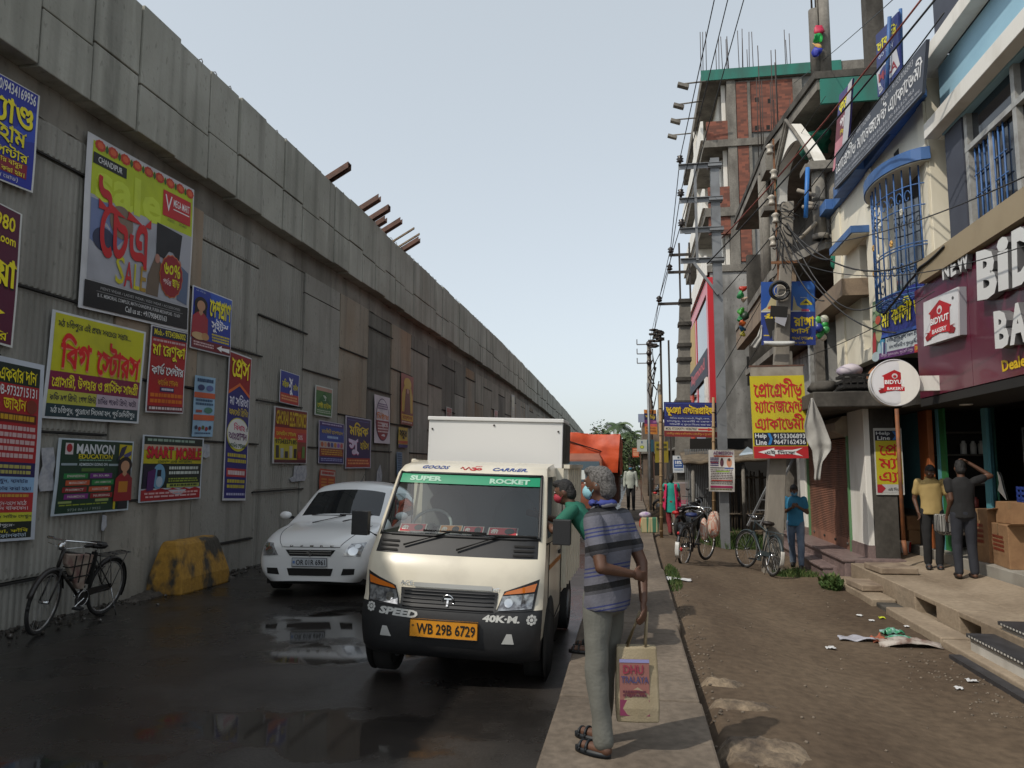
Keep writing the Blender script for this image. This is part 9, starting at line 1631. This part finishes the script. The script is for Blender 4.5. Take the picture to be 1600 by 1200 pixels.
person(onZ(986,797,.2),(.05,-1),1.66,'man in a pale shirt and blue mask walking up the footpath far away',{'anL': (.09,-.12,.09),'anR': (-.09,.1,.1)},mat('pale_shirt',(.40,.43,.38),.8),BLKC,1.3,.80,HAIRB,.016,(0,.1),('#141010',.055),mat('blue_mask',(.04,.20,.33),.7))
wm,q = person((.92,19.75,.1),(.2,1),1.5,'woman in teal tunic and spotted pink scarf, back turned, beside the bamboo pole',{'anL': (.05,.0,.09),'anR': (-.2,.0,.09),'knR': (-.16,0,.5)},mat('teal_tunic',(.015,.27,.22),.8),mat('dark_red_leggings',(.20,.025,.03),.85),.5,.62,HAIRB,.014,(0,.15),('#1a1010',.03),hairlen=1)
PINK = mat('pink_scarf',(.52,.02,.09),.8); SPOT = P('#1c1414'); b = MB()
for s in (-1,1):
    b.grid(lambda u,v: V((s * (.10 + .13 * u + .05 * v),.135 - .08 * u - .05 * u * u + .03 * v * sin(u * 8),1.42 - .75 * v * (1 - .15 * u))),8,14,PINK)
sc_ = b.build('scarf',wm,solid=.006); b = MB()
for s,u,v in ((-1,.5,.2),(-1,.6,.6),(1,.5,.15),(1,.4,.65)): b.ell((s * (.10 + .13 * u + .05 * v),.15 - .08 * u - .05 * u * u,1.42 - .75 * v * .92),(.05,.012,.06),SPOT,10)
b.build('scarf_spot',sc_)
# shopping bag beside her
q0 = onZ(1014,833,.2); e = empty('striped_shopping_bag',(q0.x + .02,q0.y + .2,.2),.05,'striped straw shopping bag with a white bundle on top at the footpath edge','bag'); b = MB(); STW = mat('straw_weave',(.42,.36,.2),.8,(.05,.16,.09),6,.5,.54,(3.2,.1,.1),detail=0)
b.loft([[(-.2 * k,-.1,z),(.2 * k,-.1,z),(.2 * k,.1,z),(-.2 * k,.1,z)] for z,k in ((0,1),(.18,1.08),(.36,.95))],STW,smooth=False); b.build('bag_body',e,bevel=.02); b = MB(); b.ell((-.1,0,.42),(.15,.1,.08),mat('white_bundle',(.5,.45,.5),.8,(.3,.2,.4),12),12); b.build('bundle',e)
MB.LOCAL = False
b = MB(); b.ell((.20,19.9,.36),(.09,.09,.16),P('#a83a1c'),10); b.build('red_sack',None,'small orange red sack left of the straw shopping bag','sack')

# ================================================================== barrier, weeds, litter
MB.LOCAL = False
YB = mat('yellow_barrier',(.34,.18,.025),.8,(.045,.038,.028),3.6,.47,.60,(1,1,.7),.5,16,fine=.2); q0,q1 = onX(258,922,-6.55),onX(338,907,-6.55)
b = MB(); b.loft([[(-6.86 + a,q0.y + k,z),(-6.3 - c,q0.y + k,z),(-6.3 - c,q1.y - k,z),(-6.86 + a,q1.y - k,z)] for a,c,k,z in ((.0,.0,.0,-.02),(.0,.02,.02,.2),(.12,.16,.12,.66),(.14,.2,.15,.72))],YB,smooth=False)
o = b.build('concrete_barrier',None,'chipped yellow concrete barrier block at the foot of the flyover wall','barrier',bevel=.03)
GRS = [mat('grass_green',(.035,.075,.014),.7,(.06,.10,.022),3),mat('grass_pale',(.10,.13,.035),.7)]
def grass(cx,cy,rx,ry,n,h,sd,label,name='grass',kind='stuff',zf=dirt_z,leaf=False):
    r = random.Random(sd); b = MB()
    for i in range(n):
        a,k = r.uniform(0,6.28),sqrt(r.random()); x,y = cx + rx * k * cos(a),cy + ry * k * sin(a); z = zf(x,y) - .01; hh = h * r.uniform(.4,1.1) * (1.1 - .5 * k); dx,dy = r.uniform(-.5,.5) * hh,r.uniform(-.5,.5) * hh; w_ = (.02 if leaf else .007) * r.uniform(.7,1.4); t = r.uniform(0,3.14); u = V((cos(t) * w_,sin(t) * w_,0)); p = V((x,y,z)); m1 = p + V((dx * .35,dy * .35,hh * .6)); e_ = p + V((dx,dy,hh)); m = GRS[r.random() < .25]
        if leaf: b.add([m1 - u * 1.6,m1 + (e_ - m1) * .5 + V((-u.y,u.x,.01)),m1 + u * 1.6,m1 - (e_ - m1) * .6],[(0,1,2,3)],m); b.add([p - u * .15,p + u * .15,m1],[(0,1,2)],m)
        else: b.add([p - u,p + u,m1 + u * .7,e_,m1 - u * .7],[(0,1,2,3,4)],m)
    return b.build(name,None,label,'grass' if kind else 'weed',None,kind,fixn=False)
grass(2.45,19.3,1.0,.9,2600,.42,1,'patch of green grass beside the steel pole in front of the shed')
q_ = onZ(1050,900,.1); grass(.55,q_.y - .3,.13,1.3,700,.11,2,'thin grass along the footpath edge near the bicycles')
grass(2.75,14.35,.4,.28,600,.17,3,'short grass round the foot of the concrete pole')
grass(3.02,12.9,.15,.24,420,.3,4,'leafy green weed growing against the drain kerb','weed',None,leaf=True)
grass(3.3,19.0,.25,.4,300,.3,5,'small weed clump near the far end of the granite steps','weed',None,leaf=True)
PLB,PLG,PLW = mat('clear_plastic',(.36,.36,.40),.25),mat('green_wrapper',(.03,.22,.10),.35,(.35,.5,.5),14),mat('white_litter',(.5,.5,.5),.7)
def scrap(px,py,s,m,label,sd,z=-.1,flat=.3,L0=1):
    c = onZ(px,py,z); c.z = dirt_z(c.x,c.y); r = random.Random(sd); b = MB(); o = V((sd * 3.1,0,0))
    b.grid(lambda u,v: c + V(((u - .5) * s * L0,(v - .5) * s,s * flat * (.35 + .8 * noise.noise(V((u * 3,v * 3,0)) + o)) * (1 - abs(u - .5)) + .012)) + .25 * s * noise.noise_vector(V((u * 2.5,v * 2.5,1)) + o) * .5,12,10,m)
    return b.build('scrap',None,label,'litter','litter on the dirt verge',solid=.003)
scrap(1337,1000,.16,PLB,'crushed clear plastic bottle wrapper on the dirt',1,L0=2.2); scrap(1395,992,.22,PLG,'crumpled green and blue wrapper in the rubbish by the drain',2,flat=.7); scrap(1375,1002,.17,mat('brick_piece',(.28,.08,.04),.9),'broken red brick piece beside the green wrapper',3,flat=.6); scrap(1420,1008,.26,mat('dirty_sacking',(.42,.38,.34),.85,(.14,.08,.06),9),'torn dirty white sacking right of the green wrapper',4,L0=2.4,flat=.4); scrap(1408,999,.16,PLG,'second green wrapper piece lying over the sacking',5,L0=1.8,flat=.5)
scrap(1298,1016,.09,PLW,'white paper scrap alone on the dirt left of the bottle wrapper',6); scrap(1343,961,.07,PLW,'white scrap near the weeds by the kerb',7); scrap(1362,969,.06,PLW,'small white scrap left of the yellow wrapper',8); scrap(1378,966,.07,P('#b8c01c'),'bright yellow wrapper near the drain opening',9); scrap(1418,979,.07,PLW,'white scrap at the edge of the drain kerb',10); scrap(1534,1030,.1,mat('pale_green_paper',(.35,.5,.42),.7),'pale green paper on the kerb by the stairs',11,0); scrap(1060,910,.2,PLW,'flattened white plastic beside the footpath near the bicycle',12,.08,.15,1.8); scrap(1498,1075,.06,PLW,'white scrap among the pebbles in the right foreground',13); scrap(1518,1062,.09,PLW,'pale crumpled scrap in the right foreground',14)
PEB = mat('pebbles',(.10,.08,.06),.9,(.20,.16,.12),8)
r = random.Random(77); b = MB()
for i in range(560):
    if i < 260: x,y = .46 + abs(r.gauss(0,.12)),r.uniform(2.8,13)
    elif i < 360: x,y = r.uniform(.5,3.15),r.uniform(3.2,16)
    else: x,y = r.gauss(2.9,.28),r.gauss(7.2,.9)
    s = r.uniform(.005,.016); b.ell((x,y,dirt_z(x,y) + s * .3),(s,s * r.uniform(.6,1),s * .7),PEB,6,k=4)
b.build('gravel',None,'loose pebbles and grit on the dirt verge','gravel',None,'stuff')
b = MB(); DEB = mat('wall_foot_debris',(.05,.042,.034),.95,(.22,.21,.2),13,.58,.66)
for i in range(420):
    y = 6.5 + 9 * r.random() ** 1.3; x = -6.86 + abs(r.gauss(0,.22)); s = r.uniform(.01,.035); b.ell((x,y,s * .3),(s,s * r.uniform(.5,1),s * .6),DEB,6,k=4)
b.build('rubble',None,'dark grit and rubbish along the foot of the flyover wall','rubble',None,'stuff')
for k in range(2): lump(-6.72 + .1 * k,10.0 + 1.6 * k,.18,.5,.07,20 + k,0,mat('mud_heap',(.05,.042,.034),.95,(.1,.085,.07),6,bump=.8)).build('mud_heap',None,('long muddy heap between the bicycle and the yellow barrier','muddy heap beyond the yellow barrier')[k],'mud')
for k,(x,y,rx,h,lb) in enumerate(((.75,24.2,.3,.55,'dark brown heap of baskets and sacks left of the woman in teal'),(1.15,25.5,.35,.8,'taller heap of sacks behind the bamboo pole'),(.8,31,.3,.7,'far brown heap at the footpath edge'))):
    lump(x,y,rx,.35,h,40 + k,.02,mat('basket_heap',(.07,.05,.033),.9,(.17,.12,.075),7,bump=.9,bsc=30)).build('goods_heap',None,lb,'heap','heaps of goods along the lane')
b = MB(); r = random.Random(5)
for k in range(14): x = .95 + .5 * r.random(); y = 22.6 + r.random(); b.cyl((x,y,0),(x + r.uniform(-.25,.25),y + r.uniform(-.2,.2),r.uniform(.8,1.5)),.02,WOODB,n=5)
b.build('stick_bundle',None,'bundle of upright sticks left of the block column','stick bundle')
